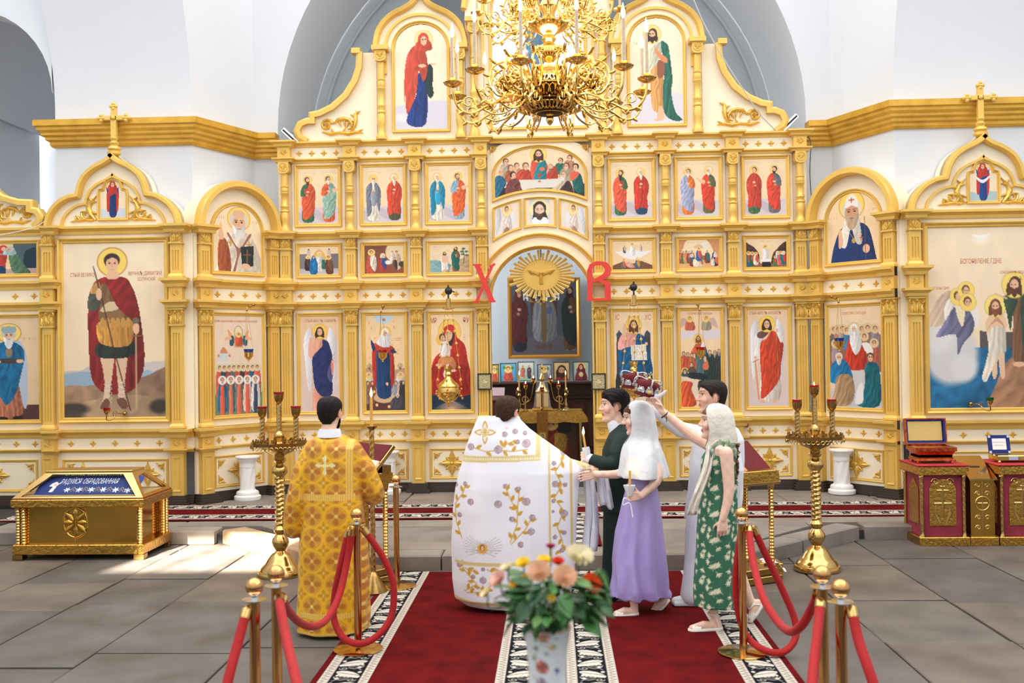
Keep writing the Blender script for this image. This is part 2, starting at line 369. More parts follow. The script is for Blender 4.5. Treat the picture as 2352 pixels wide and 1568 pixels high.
# left aisle seen past the pier
mb = MB(); AX = PLX0-1.16; rows = []
A = arc(AX, 5.45, 1.12, 0, PI, 20)
for y in (YK+.28, YK+.7): rows.append([(p[0], y, p[1]) for p in A])
mb.grid(rows)
A2 = arc(AX, 5.45, 1.45, 0, PI, 20)
mb.grid([[(p[0], YK+.28, p[1]) for p in A], [(p[0], YK+.28, p[1]*1.0+ (3.0 if 3 < i < 17 else 2.2)) for i, p in enumerate(A)]])
mb.grid([[(p[0]*1.0, YK+.7, p[1]+.35) for p in A], [(p[0], YK+5, p[1]+.35) for p in A]])
mb.box(AX-3, PLX0+.6, YK+5, YK+5.2, 0, 8); mb.box(AX-3, PLX0+.6, YK+.3, YK+5.2, 7.9, 8.0)
mb.sweep([(AX+.2+.9*math.cos(t*PI/16), 3.9+1.3*math.sin(t*PI/16)) for t in range(17)], [(0, 0), (0, .5), (.22, .5), (.22, 0)], lambda q, h: (q[0], YK+5-h, q[1]))
tag(mb.build('wall_aisle_left', WHITE, smooth=30, fix=False, base=(AX, YK+2, 0)), 'white vaulted side aisle beyond the left pier', kind='structure')
# ------------------------------------------------------------------ a small painter: pictures laid down as colours on a dense panel mesh
SKIN = (232,184,148);SKIN2 = (206,150,112)
class Paint:
    def __init__(s,rect,cell=1.4,bgc=(240,215,172),bg2=None):
        s.x0,s.y0,s.x1,s.y1 = rect;s.nx = max(6,int((s.x1-s.x0)/cell));s.ny = max(6,int((s.y1-s.y0)/cell))
        s.X,s.Y = np.meshgrid(np.linspace(s.x0,s.x1,s.nx+1),np.linspace(s.y0,s.y1,s.ny+1))
        t = ((s.Y-s.y0)/(s.y1-s.y0))[...,None];a = np.array(bgc,float);b = np.array(bg2 or bgc,float)
        s.c = a*(1-t)+b*t;s.ox = s.oy = 0.0;s.k = 1.0;s.rs = np.random.RandomState(int(s.x0*7+s.y0) % 9999)
        s.nz = s._noise();s.nz2 = s._noise();s.c *= (1+0.02*s.nz)[...,None]
    def _noise(s):
        g = s.rs.rand(14,14);yi = np.linspace(0,12.99,s.ny+1);xi = np.linspace(0,12.99,s.nx+1)
        y0 = yi.astype(int);x0 = xi.astype(int);fy = (yi-y0)[:,None];fx = (xi-x0)[None,:]
        G = lambda a,b: g[np.ix_(y0+a,x0+b)]
        return (G(0,0)*(1-fy)*(1-fx)+G(1,0)*fy*(1-fx)+G(0,1)*(1-fy)*fx+G(1,1)*fy*fx)*2-1
    def view(s,ox,oy,k): s.ox,s.oy,s.k = ox,oy,k;return s
    def _p(s,p): return (s.ox+p[0]*s.k,s.oy+p[1]*s.k)
    def blend(s,a,col,tex=None):
        col = np.array(col,float)
        if tex is not None: col = np.clip(col*tex[...,None],0,255)
        a = a[...,None];s.c = s.c*(1-a)+col*a
    def poly(s,pts,col,fold=None,sm=True,op=1.0,dark=None):
        P = [s._p(p) for p in pts]
        if sm: P = [(v.x,v.y) for v in spline([(p[0],p[1],0) for p in P],4,True)]
        P = np.array(P);ins = np.zeros(s.X.shape,bool);n = len(P)
        for i in range(n):
            x1,y1 = P[i];x2,y2 = P[(i+1) % n]
            if y1 == y2: continue
            c = ((y1 > s.Y) != (y2 > s.Y));ins ^= c & (s.X < (x2-x1)*(s.Y-y1)/(y2-y1)+x1)
        tex = None
        if fold is not None:
            am,fr,an = fold;w_ = P[:,0].max()-P[:,0].min()+1e-6
            ph = ((s.X-P[:,0].min())*math.cos(an)+(s.Y-P[:,1].min())*math.sin(an))/w_*fr*2*PI
            q = np.sin(ph+s.nz*3.5+s.nz2*2.0);tex = 1+am*(.55*q+.35*np.sin(ph*.5+2+s.nz2*4))-am*0.45*np.clip(np.sin(ph*1.7+1+s.nz2*4)*2-1.0,0,1)
            e = (s.X-P[:,0].min())/w_;tex = tex*(1.08-0.25*e)
        s.blend(ins.astype(float)*op,col,tex);return s
    def ell(s,cx,cy,rx,ry,col,soft=0.0,op=1.0,rot=0.0):
        cx,cy = s._p((cx,cy));rx *= s.k;ry *= s.k;dx = s.X-cx;dy = s.Y-cy
        if rot: dx,dy = dx*math.cos(rot)+dy*math.sin(rot),dy*math.cos(rot)-dx*math.sin(rot)
        d = np.sqrt((dx/rx)**2+(dy/ry)**2)
        a = np.clip((1-d)/max(soft,0.08),0,1);s.blend(a*op,col);return s
    def line(s,pts,wd,col,op=1.0):
        P = [s._p(p) for p in pts];wd *= s.k;m = np.full(s.X.shape,1e9)
        for (ax,ay),(bx,by) in zip(P[:-1],P[1:]):
            vx,vy = bx-ax,by-ay;t = np.clip(((s.X-ax)*vx+(s.Y-ay)*vy)/(vx*vx+vy*vy+1e-9),0,1)
            m = np.minimum(m,np.hypot(s.X-ax-t*vx,s.Y-ay-t*vy))
        s.blend(np.clip(1.2-m/max(wd/2,0.4),0,1)*op,col);return s
    def scrib(s,x0,x1,y,h,col=(190,120,90),arc_=0.0):
        n = int((x1-x0)/(h*0.7))
        for i in range(n):
            t = i/max(1,n-1);x = x0+(x1-x0)*t;yy = y-arc_*math.sin(PI*t)
            if s.rs.rand() < 0.86:
                s.line([(x,yy-h/2),(x,yy+h/2)],h*0.22,col,0.75)
                if s.rs.rand() < 0.6: s.line([(x,yy),(x+h*0.45,yy-h*0.3 if s.rs.rand() < .5 else yy+h*.4)],h*0.2,col,0.7)
    def head(s,cx,cy,r,hair=(70,44,28),beard=None,scarf=None,halo=(244,206,112),look=0.0,longh=False,bald=False,bl=1.0,skin=SKIN):
        """r = half face height"""
        if halo: s.ell(cx,cy,r*2.0,r*2.0,tuple(c*0.82 for c in halo));s.ell(cx,cy,r*1.9,r*1.9,halo)
        if scarf:
            s.ell(cx-look*r*.2,cy-r*.12,r*1.18,r*1.4,scarf);s.poly([(cx-r*1.15,cy),(cx+r*1.1,cy),(cx+r*1.6,cy+r*1.9),(cx-r*1.7,cy+r*1.9)],scarf,(0.1,2,.3))
        elif not bald: s.ell(cx-look*r*.22,cy-r*.22,r*.92,r*1.02,hair)
        if longh: s.poly([(cx-r*.95,cy-r*.3),(cx+r*.9,cy-r*.3),(cx+r*1.05,cy+r*1.5),(cx,cy+r*1.2),(cx-r*1.1,cy+r*1.5)],hair)
        s.ell(cx,cy+r*.1,r*.66,r*.92,skin);s.ell(cx-r*.35,cy+r*.1,r*.3,r*.7,SKIN2,0.8,.45)
        ex = cx+look*r*.22
        for q in (-1,1):
            s.ell(ex+q*r*.27,cy-r*.02,r*.13,r*.075,(70,42,30));s.line([(ex+q*r*.12,cy-r*.2),(ex+q*r*.42,cy-r*.2)],r*.09,(96,60,42))
        s.line([(ex+look*r*.06,cy),(ex+look*r*.1,cy+r*.38)],r*.09,SKIN2);s.line([(ex-r*.17,cy+r*.6),(ex+r*.17,cy+r*.6)],r*.11,(176,92,76))
        if beard:
            s.poly([(cx-r*.66,cy+r*.3),(cx-r*.3,cy+r*.45),(cx,cy+r*.5),(cx+r*.3,cy+r*.45),(cx+r*.66,cy+r*.3),(cx+r*.4,cy+r*(.9+.5*bl)),(cx,cy+r*(1.0+.8*bl)),(cx-r*.4,cy+r*(.9+.5*bl))],beard,(0.1,2,0))
            s.line([(ex-r*.17,cy+r*.62),(ex+r*.17,cy+r*.62)],r*.09,(160,84,70))
        return s
    def saint(s,cx,y0,y1,robe,cloak,hair=(80,56,36),beard=None,look=1,bl=1.0,style=0,bald=False,book=None,halo=(244,206,112),scarf=None,longh=False,rhand=False):
        h = y1-y0;X = lambda v: cx+look*v*h;Y = lambda v: y0+v*h
        for q in (-.055,.06): s.ell(X(q),Y(.985),.034*h,.02*h,SKIN2)
        if halo: s.ell(cx,Y(.07),.1*h,.1*h,tuple(c*.84 for c in halo));s.ell(cx,Y(.07),.094*h,.094*h,halo)
        s.poly([(X(-.08),Y(.17)),(X(.08),Y(.17)),(X(.14),Y(.34)),(X(.11),Y(.6)),(X(.125),Y(.96)),(X(-.115),Y(.96)),(X(-.12),Y(.6)),(X(-.13),Y(.34))],robe,(0.16,4,.1))
        if style == 0:      # cloak over the far shoulder, swept across
            s.poly([(X(.02),Y(.16)),(X(.1),Y(.18)),(X(.165),Y(.34)),(X(.15),Y(.6)),(X(.14),Y(.74)),(X(.06),Y(.88)),(X(-.09),Y(.93)),(X(-.12),Y(.7)),(X(-.13),Y(.44)),(X(-.02),Y(.36))],cloak,(0.17,4,.5))
            s.poly([(X(-.09),Y(.19)),(X(-.15),Y(.3)),(X(-.15),Y(.42)),(X(-.05),Y(.41)),(X(0),Y(.3))],robe,(.15,2,.6))
        elif style == 1:    # open cloak hanging both sides
            s.poly([(X(-.07),Y(.16)),(X(-.02),Y(.2)),(X(-.04),Y(.45)),(X(-.04),Y(.78)),(X(-.13),Y(.9)),(X(-.155),Y(.6)),(X(-.16),Y(.3))],cloak,(.2,3,.2))
            s.poly([(X(.07),Y(.16)),(X(.02),Y(.2)),(X(.05),Y(.4)),(X(.07),Y(.6)),(X(.13),Y(.78)),(X(.16),Y(.5)),(X(.155),Y(.3))],cloak,(.2,3,.2))
            s.poly([(X(-.05),Y(.36)),(X(.06),Y(.36)),(X(.06),Y(.64)),(X(-.04),Y(.64))],tuple(min(255,c*1.25) for c in cloak),(.12,3,.2))
        else:               # closed cloak
            s.poly([(X(-.06),Y(.15)),(X(.06),Y(.15)),(X(.16),Y(.3)),(X(.165),Y(.48)),(X(.13),Y(.62)),(X(.14),Y(.86)),(X(0),Y(.84)),(X(-.14),Y(.88)),(X(-.15),Y(.6)),(X(-.16),Y(.3))],cloak,(0.17,4,.15))
        if book: s.poly([(X(-.08),Y(.26)),(X(.01),Y(.25)),(X(.02),Y(.36)),(X(-.07),Y(.38))],book,sm=False)
        if rhand: s.poly([(X(.08),Y(.28)),(X(.2),Y(.27)),(X(.24),Y(.22)),(X(.25),Y(.26)),(X(.2),Y(.32)),(X(.1),Y(.36))],SKIN);s.ell(X(.24),Y(.245),.03*h,.018*h,SKIN)
        s.ell(X(.0),Y(.33),.035*h,.024*h,SKIN);s.ell(X(-.02),Y(.4),.03*h,.022*h,SKIN2)
        s.head(cx,Y(.075),.062*h,hair,beard,scarf,None,look,longh,bald,bl)
        return s
    def mesh(s,name,fmap,mt=None,keep=None):
        """fmap(px,py) -> 3-D local point of the panel"""
        vs = [fmap(x,y) for x,y in zip(s.X.ravel(),s.Y.ravel())];nx = s.nx+1
        j,i = np.meshgrid(np.arange(s.ny),np.arange(s.nx),indexing='ij');a = (j*nx+i).ravel();fs = np.stack([a,a+nx,a+nx+1,a+1],1)
        if keep is not None:
            kx = s.X[:-1,:-1].ravel();ky = s.Y[:-1,:-1].ravel();fs = fs[[bool(keep(x,y)) for x,y in zip(kx,ky)]]
        me = bpy.data.meshes.new(name);me.vertices.add(len(vs));me.vertices.foreach_set('co',np.array(vs,np.float32).ravel())
        me.loops.add(len(fs)*4);me.loops.foreach_set('vertex_index',fs.ravel().astype(np.int32));me.polygons.add(len(fs))
        me.polygons.foreach_set('loop_start',(np.arange(len(fs))*4).astype(np.int32));me.update(calc_edges=True);me.validate()
        setcol(me,np.clip(s.c.reshape(-1,3),0,255));me.materials.append(mt or PAINTM);return me
def setcol(me,c255):
    v = np.asarray(c255,float)/255.0;v = np.where(v <= 0.04045,v/12.92,((v+0.055)/1.055)**2.4)
    at = me.color_attributes.new('Col','FLOAT_COLOR','POINT');buf = np.ones((len(v),4),np.float32);buf[:,:3] = v;at.data.foreach_set('color',buf.ravel())
# ------------------------------------------------------------------ carved ornaments (shared meshes; x,z in plane, relief towards -y)
FM = lambda q,h: (q[0],-h,q[1])
def rays(mb,n,r0,r1,wd,h,a0=0.0,c=(0,0),k=5):
    for i in range(n):
        a = a0+2*PI*i/n;mb.leaf([(c[0]+math.cos(a)*(r0+(r1-r0)*t/k),c[1]+math.sin(a)*(r0+(r1-r0)*t/k)) for t in range(k+1)],(wd*.35,wd,wd*.75,0.0005),h,FM)
def orn(name,fn,m=None,sm=50):
    mb = MB();fn(mb);return mb.mesh(name,m or GOLDC,sm)
def _ros(mb):
    rays(mb,4,.004,.046,.015,.014,PI/2,k=3);rays(mb,4,.002,.026,.009,.014,PI/4,k=2);mb.ball((0,-.012,0),.009,6,4)
def _palm(mb):
    for a,l in ((90,.062),(50,.054),(130,.054),(12,.05),(168,.05),(-40,.03),(220,.03)):
        t = math.radians(a);mb.leaf([(math.cos(t)*l*q/3,-.012+math.sin(t)*l*q/3) for q in range(4)],(.005,.014,.011,.001),.016,FM)
    mb.ball((0,-.012,-.016),.012,6,4)
def _diam(mb):
    rays(mb,4,.02,.185,.030,.035,PI/2,k=6)
    for i in range(4):
        a = PI/2*i
        for d in (-.42,.42):
            mb.leaf([(math.cos(a+d*(1-.5*t/4))*(.02+.11*t/4),math.sin(a+d*(1-.5*t/4))*(.02+.11*t/4)) for t in range(5)],(.008,.02,.014,.001),.028,FM)
        b = a+PI/4;mb.leaf(spiral(math.cos(b)*.075,math.sin(b)*.075,.034,.010,b+PI,1.1,9),(.008,.009,.007,.004),.022,FM)
        mb.leaf([(math.cos(b)*r,math.sin(b)*r) for r in (.02,.05,.08,.105,.125)],(.008,.02,.016,.001),.02,FM)
    mb.ball((0,-.02,0),.024,8,5)
def _corner(mb):            # scroll filling an upper-left corner; point at (0,0) corner, runs right and down
    mb.leaf([(0,0),(.03,-.012),(.06,-.012),(.09,-.002),(.125,.006)],(.012,.016,.014,.009,.001),.02,FM)
    mb.leaf([(0,0),(.010,-.03),(.010,-.06),(.004,-.09),(-.004,-.125)],(.012,.016,.014,.009,.001),.02,FM)
    mb.leaf(spiral(.045,-.045,.032,.008,PI*.75,-1.3,10),(.012,.01,.008,.005),.022,FM)
    mb.leaf([(.07,-.02),(.085,-.03),(.088,-.045)],(.008,.009,.001),.015,FM);mb.leaf([(.02,-.07),(.034,-.084),(.045,-.088)],(.008,.009,.001),.015,FM)
def _scroll(mb):            # acanthus scroll of the gable wings; about .45 wide, tall tip to the right
    mb.leaf(spiral(-.17,.02,.065,.014,PI*.1,1.35,14),(.02,.016,.013,.008),.03,FM)
    rays(mb,5,.0,.045,.011,.025,.3,(-.165,.02),3)
    mb.leaf([(-.22,-.05),(-.13,-.075),(-.03,-.06),(.06,-.075),(.15,-.06),(.22,-.07)],(.006,.022,.016,.024,.018,.001),.03,FM)
    mb.leaf([(-.1,.03),(-.05,.075),(.01,.085),(.07,.07),(.1,.03),(.09,-.02),(.05,-.03)],(.006,.024,.026,.022,.018,.012,.004),.032,FM)
    mb.leaf([(.1,-.05),(.13,.0),(.14,.06),(.135,.12),(.15,.17)],(.01,.018,.024,.026,.002),.03,FM)
    for x,z,a,l in ((-.04,.06,-1.2,.07),(.02,.07,-1.5,.08),(.07,.05,-2.0,.07),(.135,.1,2.6,.06),(.14,.13,.6,.06),(.13,.05,2.9,.06),(.0,-.06,1.0,.06),(.08,-.06,.8,.07),(.16,-.06,.5,.06),(-.1,-.06,2.0,.05)):
        mb.leaf([(x+math.cos(a)*l*t/3,z+math.sin(a)*l*t/3) for t in range(4)],(.008,.014,.01,.001),.026,FM)
def _acan(mb):              # gable filler of the icon cases, leaf leaning up-right
    mb.leaf([(-.14,-.07),(-.07,-.06),(.0,-.05),(.06,-.06),(.12,-.045)],(.002,.016,.02,.016,.002),.025,FM)
    mb.leaf([(.1,-.06),(.05,.0),(.03,.05),(.05,.1),(.11,.17)],(.012,.026,.028,.022,.001),.03,FM)
    mb.leaf(spiral(.01,-.005,.05,.012,PI*.9,1.2,11),(.014,.013,.01,.006),.026,FM)
    for x,z,a,l in ((.05,.07,2.8,.08),(.04,.02,3.1,.09),(.05,.1,.3,.06),(.06,.02,-.4,.06),(-.05,-.05,2.4,.06),(-.08,-.055,2.0,.04),(.07,.12,2.4,.05)):
        mb.leaf([(x+math.cos(a)*l*t/3,z+math.sin(a)*l*t/3) for t in range(4)],(.008,.015,.011,.001),.024,FM)
def _capb(mb):              # large capital, .2 wide, .21 tall, base at z=0
    mb.box(-.075,.075,-.10,.0,0,.19);mb.box(-.088,.088,-.115,.0,-.012,.012);mb.box(-.098,.098,-.125,0,.19,.21)
    f = lambda q,h: (q[0],-.10-h,q[1])
    for sx in (-1,1):
        mb.leaf([(sx*p[0],p[1]) for p in spiral(.062,.155,.034,.006,PI*.75,-1.4,12)],(.012,.011,.009,.006),.028,f)
        mb.leaf([(sx*.05,.01),(sx*.066,.05),(sx*.056,.09),(sx*.075,.12)],(.014,.024,.02,.004),.028,f)
        mb.leaf([(sx*.02,.01),(sx*.03,.05),(sx*.012,.085)],(.01,.016,.002),.026,f)
        mb.leaf([(0,.13),(sx*.02,.165),(sx*.04,.185)],(.006,.010,.004),.02,f)
    mb.leaf([(0,.01),(0,.06),(0,.11),(0,.13)],(.012,.022,.016,.002),.032,f);mb.ball((0,-.115,.165),.016,6,4)
def _caps(mb):              # small capital, .16 wide, .13 tall
    mb.box(-.066,.066,-.10,0,0,.12);mb.box(-.085,.085,-.115,0,-.02,.0)
    f = lambda q,h: (q[0],-.10-h,q[1])
    for sx in (-1,1):
        mb.leaf([(sx*.008,.01),(sx*.03,.05),(sx*.062,.075)],(.008,.014,.004),.018,f);mb.leaf([(sx*.03,.012),(sx*.055,.03),(sx*.064,.05)],(.008,.012,.002),.016,f)
        mb.leaf([(sx*.062,.08),(sx*.04,.105),(sx*.02,.115)],(.01,.012,.004),.018,f)
    mb.leaf([(0,.008),(0,.05),(0,.1),(0,.118)],(.006,.015,.012,.002),.022,f)
def _capc(mb):              # shield capital of the turned columns, .155 wide, .16 tall
    pts = [(-.07,.155),(.07,.155),(.078,.05),(.062,.015),(.02,0),(-.02,0),(-.062,.015),(-.078,.05)]
    mb.prism(pts[::-1],lambda q,h: (q[0],-h,q[1]),0,.14)
    f = lambda q,h: (q[0],-.14-h,q[1])
    for a,l in ((90,.05),(45,.05),(135,.05),(10,.045),(170,.045),(-90,.045),(-50,.03),(230,.03)):
        t = math.radians(a);mb.leaf([(math.cos(t)*l*q/3,.085+math.sin(t)*l*q/3) for q in range(4)],(.004,.010,.009,.002),.014,f)
    mb.tube([(math.cos(t*PI/6)*.056,-.142,.088+math.sin(t*PI/6)*.056) for t in range(12)],.007,5,True)
def _turned(mb, H=.78):     # turned column, base at 0
    P = [(.075,0),(.078,.02),(.062,.05),(.05,.075),(.045,.1),(.056,.15),(.062,.19),(.056,.235),(.048,.26),(.060,.27),(.060,.285),(.048,.295),(.05,.325),(.058,.335),(.058,.35),(.047,.36),(.047,.50),(.058,.51),(.058,.525),(.05,.53),(.056,.545),(.056,.575),(.05,.59),(.058,.6),(.058,.612),(.047,.62),(.047,H)]
    k = H/.78;mb.lathe([(r,z*k) for r,z in P],14)
O_ROS,O_PALM,O_DIAM,O_CORN,O_SCR,O_ACA = (orn(n,f) for n,f in (('rosette',_ros),('palmette',_palm),('diamond_rosette',_diam),('corner_scroll',_corner),('acanthus_scroll',_scroll),('acanthus_leaf',_acan)))
O_CAPB,O_CAPS,O_CAPC = orn('capital',_capb),orn('capital',_caps),orn('capital',_capc,GOLDP)
O_TURN = orn('turned_column',_turned,GOLDP)
# ------------------------------------------------------------------ iconostasis building kit
def pf(h,d): return [(-.01,0),(d*.3,0),(d*.36,h*.22),(d*.36,h*.36),(d*.62,h*.5),(d*.7,h*.62),(d,h*.7),(d,h),(-.01,h)]
FPROF = lambda w_,d=.04: [(0,0),(0,d*.75),(-w_*.2,d),(-w_*.45,d*.8),(-w_*.55,d*.45),(-w_*.8,d*.5),(-w_,d*.25),(-w_,0)]
INK = mat('icon_lettering_paint',(206,130,96),0.6)
class Unit:
    def __init__(s,name,O,rz,label,cat,group=None):
        s.r = root(name,O,label,cat,group,rz);s.M = MW[s.r];s.Mi = s.M.inverted()
    def P(s,u,y,z): return s.M @ Vector((u,y,z-s.M.translation.z))
    def hit(s,px,py,y=0.0):
        o = s.Mi @ Vector((0,0,CAMZ));d = s.Mi.to_3x3() @ ray(px,py);q = o+d*((y-o.y)/d.y);return q.x,q.z+s.M.translation.z
    def put(s,name,me,u,z,y=0.0,parent=None,fx=1,fz=1,k=1.0,rot=0.0):
        L = Matrix.Translation((u,y,z-s.M.translation.z)) @ Matrix.Rotation(rot,4,'Y') @ Matrix.Diagonal((fx*k,k,fz*k,1))
        return inst(name,me,s.M @ L,parent or s.r)
    def cornice(s,z,h,d,u0,u1,brk=(),hw=.1,pr=.12,y=0.0,name='cornice',m=None):
        path = [(u0,y)]
        for uc in brk:
            a,b = max(uc-hw,u0),min(uc+hw,u1)
            if a > path[-1][0]+1e-4 or len(path) > 1: path.append((a,y))
            else: path = []
            path += [(a,y-pr),(b,y-pr)]
            if b < u1-1e-4: path.append((b,y))
        if path[-1][0] < u1-1e-4: path.append((u1,y))
        cl = [path[0]]
        for p in path[1:]:
            if abs(p[0]-cl[-1][0])+abs(p[1]-cl[-1][1]) > 1e-5: cl.append(p)
        mb = MB().sweep(cl,pf(h,d),lambda q,hh: s.P(q[0],q[1],z+hh));return mb.build(name,m or GOLDP,s.r,25)
    def box(s,name,m,u0,u1,y0,y1,z0,z1,parent=None,bev=0.0):
        zz = s.M.translation.z;return MB().box(u0,u1,y0,y1,z0-zz,z1-zz,s.M,bev).build(name,m,parent or s.r,20)
    def fpath(s,pts,name,w_=.05,d=.04,y=0.0,m=None,closed=True,parent=None):
        return MB().sweep(pts,FPROF(w_,d),lambda q,h: s.P(q[0],y-h,q[1]),closed).build(name,m or GOLDP,parent or s.r,30)
    def rframe(s,u0,u1,z0,z1,name='icon_frame',**k): return s.fpath([(u0,z0),(u1,z0),(u1,z1),(u0,z1)],name,**k)
    def icon(s,u0,u1,z0,z1,p,label,w_=.05,pts=None,keep=None,y=0.0,d=.04):
        fr = s.fpath(pts or [(u0,z0),(u1,z0),(u1,z1),(u0,z1)],'icon_frame',w_,d,y)
        a,b,c,e = u0+w_*.8,u1-w_*.8,z0+w_*.8,z1-w_*.8;zz = s.M.translation.z
        me = p.mesh('icon_painting',lambda x,q: (a+(x-p.x0)/(p.x1-p.x0)*(b-a),y-.010,e-(q-p.y0)/(p.y1-p.y0)*(e-c)-zz),None,keep)
        o = reg(bpy.data.objects.new('icon_painting',me),fr,s.M.copy());o['label'] = label;return fr
    def text(s,px,py,body,hpx,parent,y=-.0125,m=None,xs=.62,rot=0.0):
        u,z = s.hit(px,py);q = s.M.translation.y
        d = (s.P(u,0,z)-Vector((0,0,CAMZ))).dot(CF);size = hpx*d/FPX/.72
        me = text_mesh(body,size,xs);me.materials.append(m or INK)
        L = Matrix.Translation((u,y,z-s.M.translation.z)) @ Matrix.Rotation(rot,4,'Y') @ Matrix.Rotation(PI/2,4,'X')
        return inst('lettering',me,s.M @ L,parent)
    def fluted(s,uc,z0,z1,cap,caph,hw=.068,dep=.085,m=None):
        """fluted pilaster with a carved capital as its sub-part"""
        zz = s.M.translation.z;zt = z1-caph;g = .010;xs = [];n = 3;mb = MB()
        za,zb = z0+.10,zt-.10
        mb.box(uc-hw,uc+hw,-dep,0,z0-zz,za-zz,s.M);mb.box(uc-hw,uc+hw,-dep,0,zb-zz,zt-zz,s.M)
        pr = [(-hw,0),(-hw,-dep)]
        for i in range(n): c = -hw+2*hw*(i+1)/(n+1);pr += [(c-g,-dep),(c-g*.5,-dep+.014),(c+g*.5,-dep+.014),(c+g,-dep)]
        pr += [(hw,-dep),(hw,0)]
        mb.prism([(uc+a,b) for a,b in pr],lambda q,h: s.P(q[0],q[1],h),za,zb)
        mb.sweep([(uc-hw,0),(uc-hw,-dep),(uc+hw,-dep),(uc+hw,0)],[(0,0),(.025,0),(.025,.025),(.012,.05),(0,.06)],lambda q,h: s.P(q[0],q[1],z0+h))
        o = mb.build('pilaster',m or GOLDP,s.r,25)
        s.put('capital',cap,uc,zt,0,o,k=1.0);return o
    def pedestal(s,uc,z0,z1,hw=.085,dep=.11):
        o = s.box('pedestal',GOLDP,uc-hw,uc+hw,-dep,0,z0,z1)
        s.fpath([(uc-hw+.03,z0+.05),(uc+hw-.03,z0+.05),(uc+hw-.03,z1-.06),(uc-hw+.03,z1-.06)],'panel_moulding',.02,.014,-dep,parent=o);return o
    def frieze(s,z0,z1,spans,blocks,n=4,hw=.085,dep=.11):
        for uc in blocks:
            b = s.box('frieze_block',GOLDP,uc-hw,uc+hw,-dep,0,z0,z1);s.put('palmette',O_PALM,uc,(z0+z1)/2+.004,-dep,b)
        for (a,b) in spans:
            pn = s.box('frieze_panel',CREAM,a,b,-.012,.02,z0,z1)
            for i in range(n): s.put('rosette',O_ROS,a+(b-a)*(i+.5)/n+((i-(n-1)/2)*-.012),(z0+z1)/2,-.012,pn)
ZP0,ZB0,ZB1,ZC7,ZF0,ZC6,ZL0,ZL1,ZC5,ZG0,ZC4,ZM0,ZM1,ZC3,ZU0,ZU1,ZC2,ZH0,ZC1,ZT = ZS,.262,.80,.80,.845,.985,1.10,2.61,2.61,2.715,2.872,2.985,3.56,3.56,3.66,4.60,4.60,4.655,4.81,4.885
def plinth(U,u0,u1,brk,pr=.12):
    mb = MB();path = [(u0,0)]
    for uc in brk: path += [(max(u0,uc-.1),0),(max(u0,uc-.1),-pr),(min(u1,uc+.1),-pr),(min(u1,uc+.1),0)]
    path.append((u1,0));cl = [path[0]]
    for p in path[1:]:
        if abs(p[0]-cl[-1][0])+abs(p[1]-cl[-1][1]) > 1e-5: cl.append(p)
    mb.sweep(cl,[(-.01,0),(.06,0),(.06,.03),(.045,.035),(.045,.06),(.03,.065),(.03,.09),(.015,.095),(.015,.122),(-.01,.122)],lambda q,h: U.P(q[0],q[1],ZS+h));return mb.build('plinth',PLINTH,U.r,25)
def base_panel(U,a,b,diam=True):
    U.box('panel',CREAM,a,b,-.005,.03,ZB0,ZB1)
    U.rframe(a+.06,b-.06,ZB0+.045,ZB1-.085,'panel_moulding',w_=.035,d=.025)
    zc = (ZB0+ZB1)/2-.015
    if diam: U.put('diamond_rosette',O_DIAM,(a+b)/2,zc,-.008,k=min(1.0,(b-a)/.70))
    if b-a > .5:
        for fx,x in ((1,a+.12),(-1,b-.12)):
            for fz,z in ((1,ZB1-.145),(-1,ZB0+.105)): U.put('corner_scroll',O_CORN,x,z,-.006,fx=fx,fz=fz,k=.85)
def arcpts(uc,zc,r,a0,a1,n,rz=None): return [(uc+r*math.cos(a0+(a1-a0)*i/n),zc+(rz or r)*math.sin(a0+(a1-a0)*i/n)) for i in range(n+1)]
# ------------------------------------------------------------------ the painted icons
SAND = (242,216,176);SAND2 = (238,208,170);FLOORC = (212,200,204)
def ground(p,f=.70):
    y = p.y0+(p.y1-p.y0)*f;p.poly([(p.x0-9,y+8),(p.x0+(p.x1-p.x0)*.5,y),(p.x1+9,y+4),(p.x1+9,p.y1+9),(p.x0-9,p.y1+9)],FLOORC,sm=False);return p
def pair(rect,A,B):
    p = ground(Paint(rect,(rect[2]-rect[0])/80,SAND,SAND2));h = rect[3]-rect[1]
    for cx,y0,y1,kw in (A,B):
        p.poly([(cx,y1-5),(cx-h*.04,y1-h*.1),(cx-h*.22,y1-h*.22),(cx-h*.28,y1-h*.12),(cx-h*.1,y1)],(186,172,184),op=.6)
    for cx,y0,y1,kw in (A,B):
        p.saint(cx,y0,y1,**kw);p.scrib(cx-h*.12,cx+h*.12,y0-h*.055,h*.016,(196,140,110),h*.025)
    return p
WH = (236,230,222);BR = (92,54,34)
def D(robe,cloak,**k): d = dict(robe=robe,cloak=cloak);d.update(k);return d
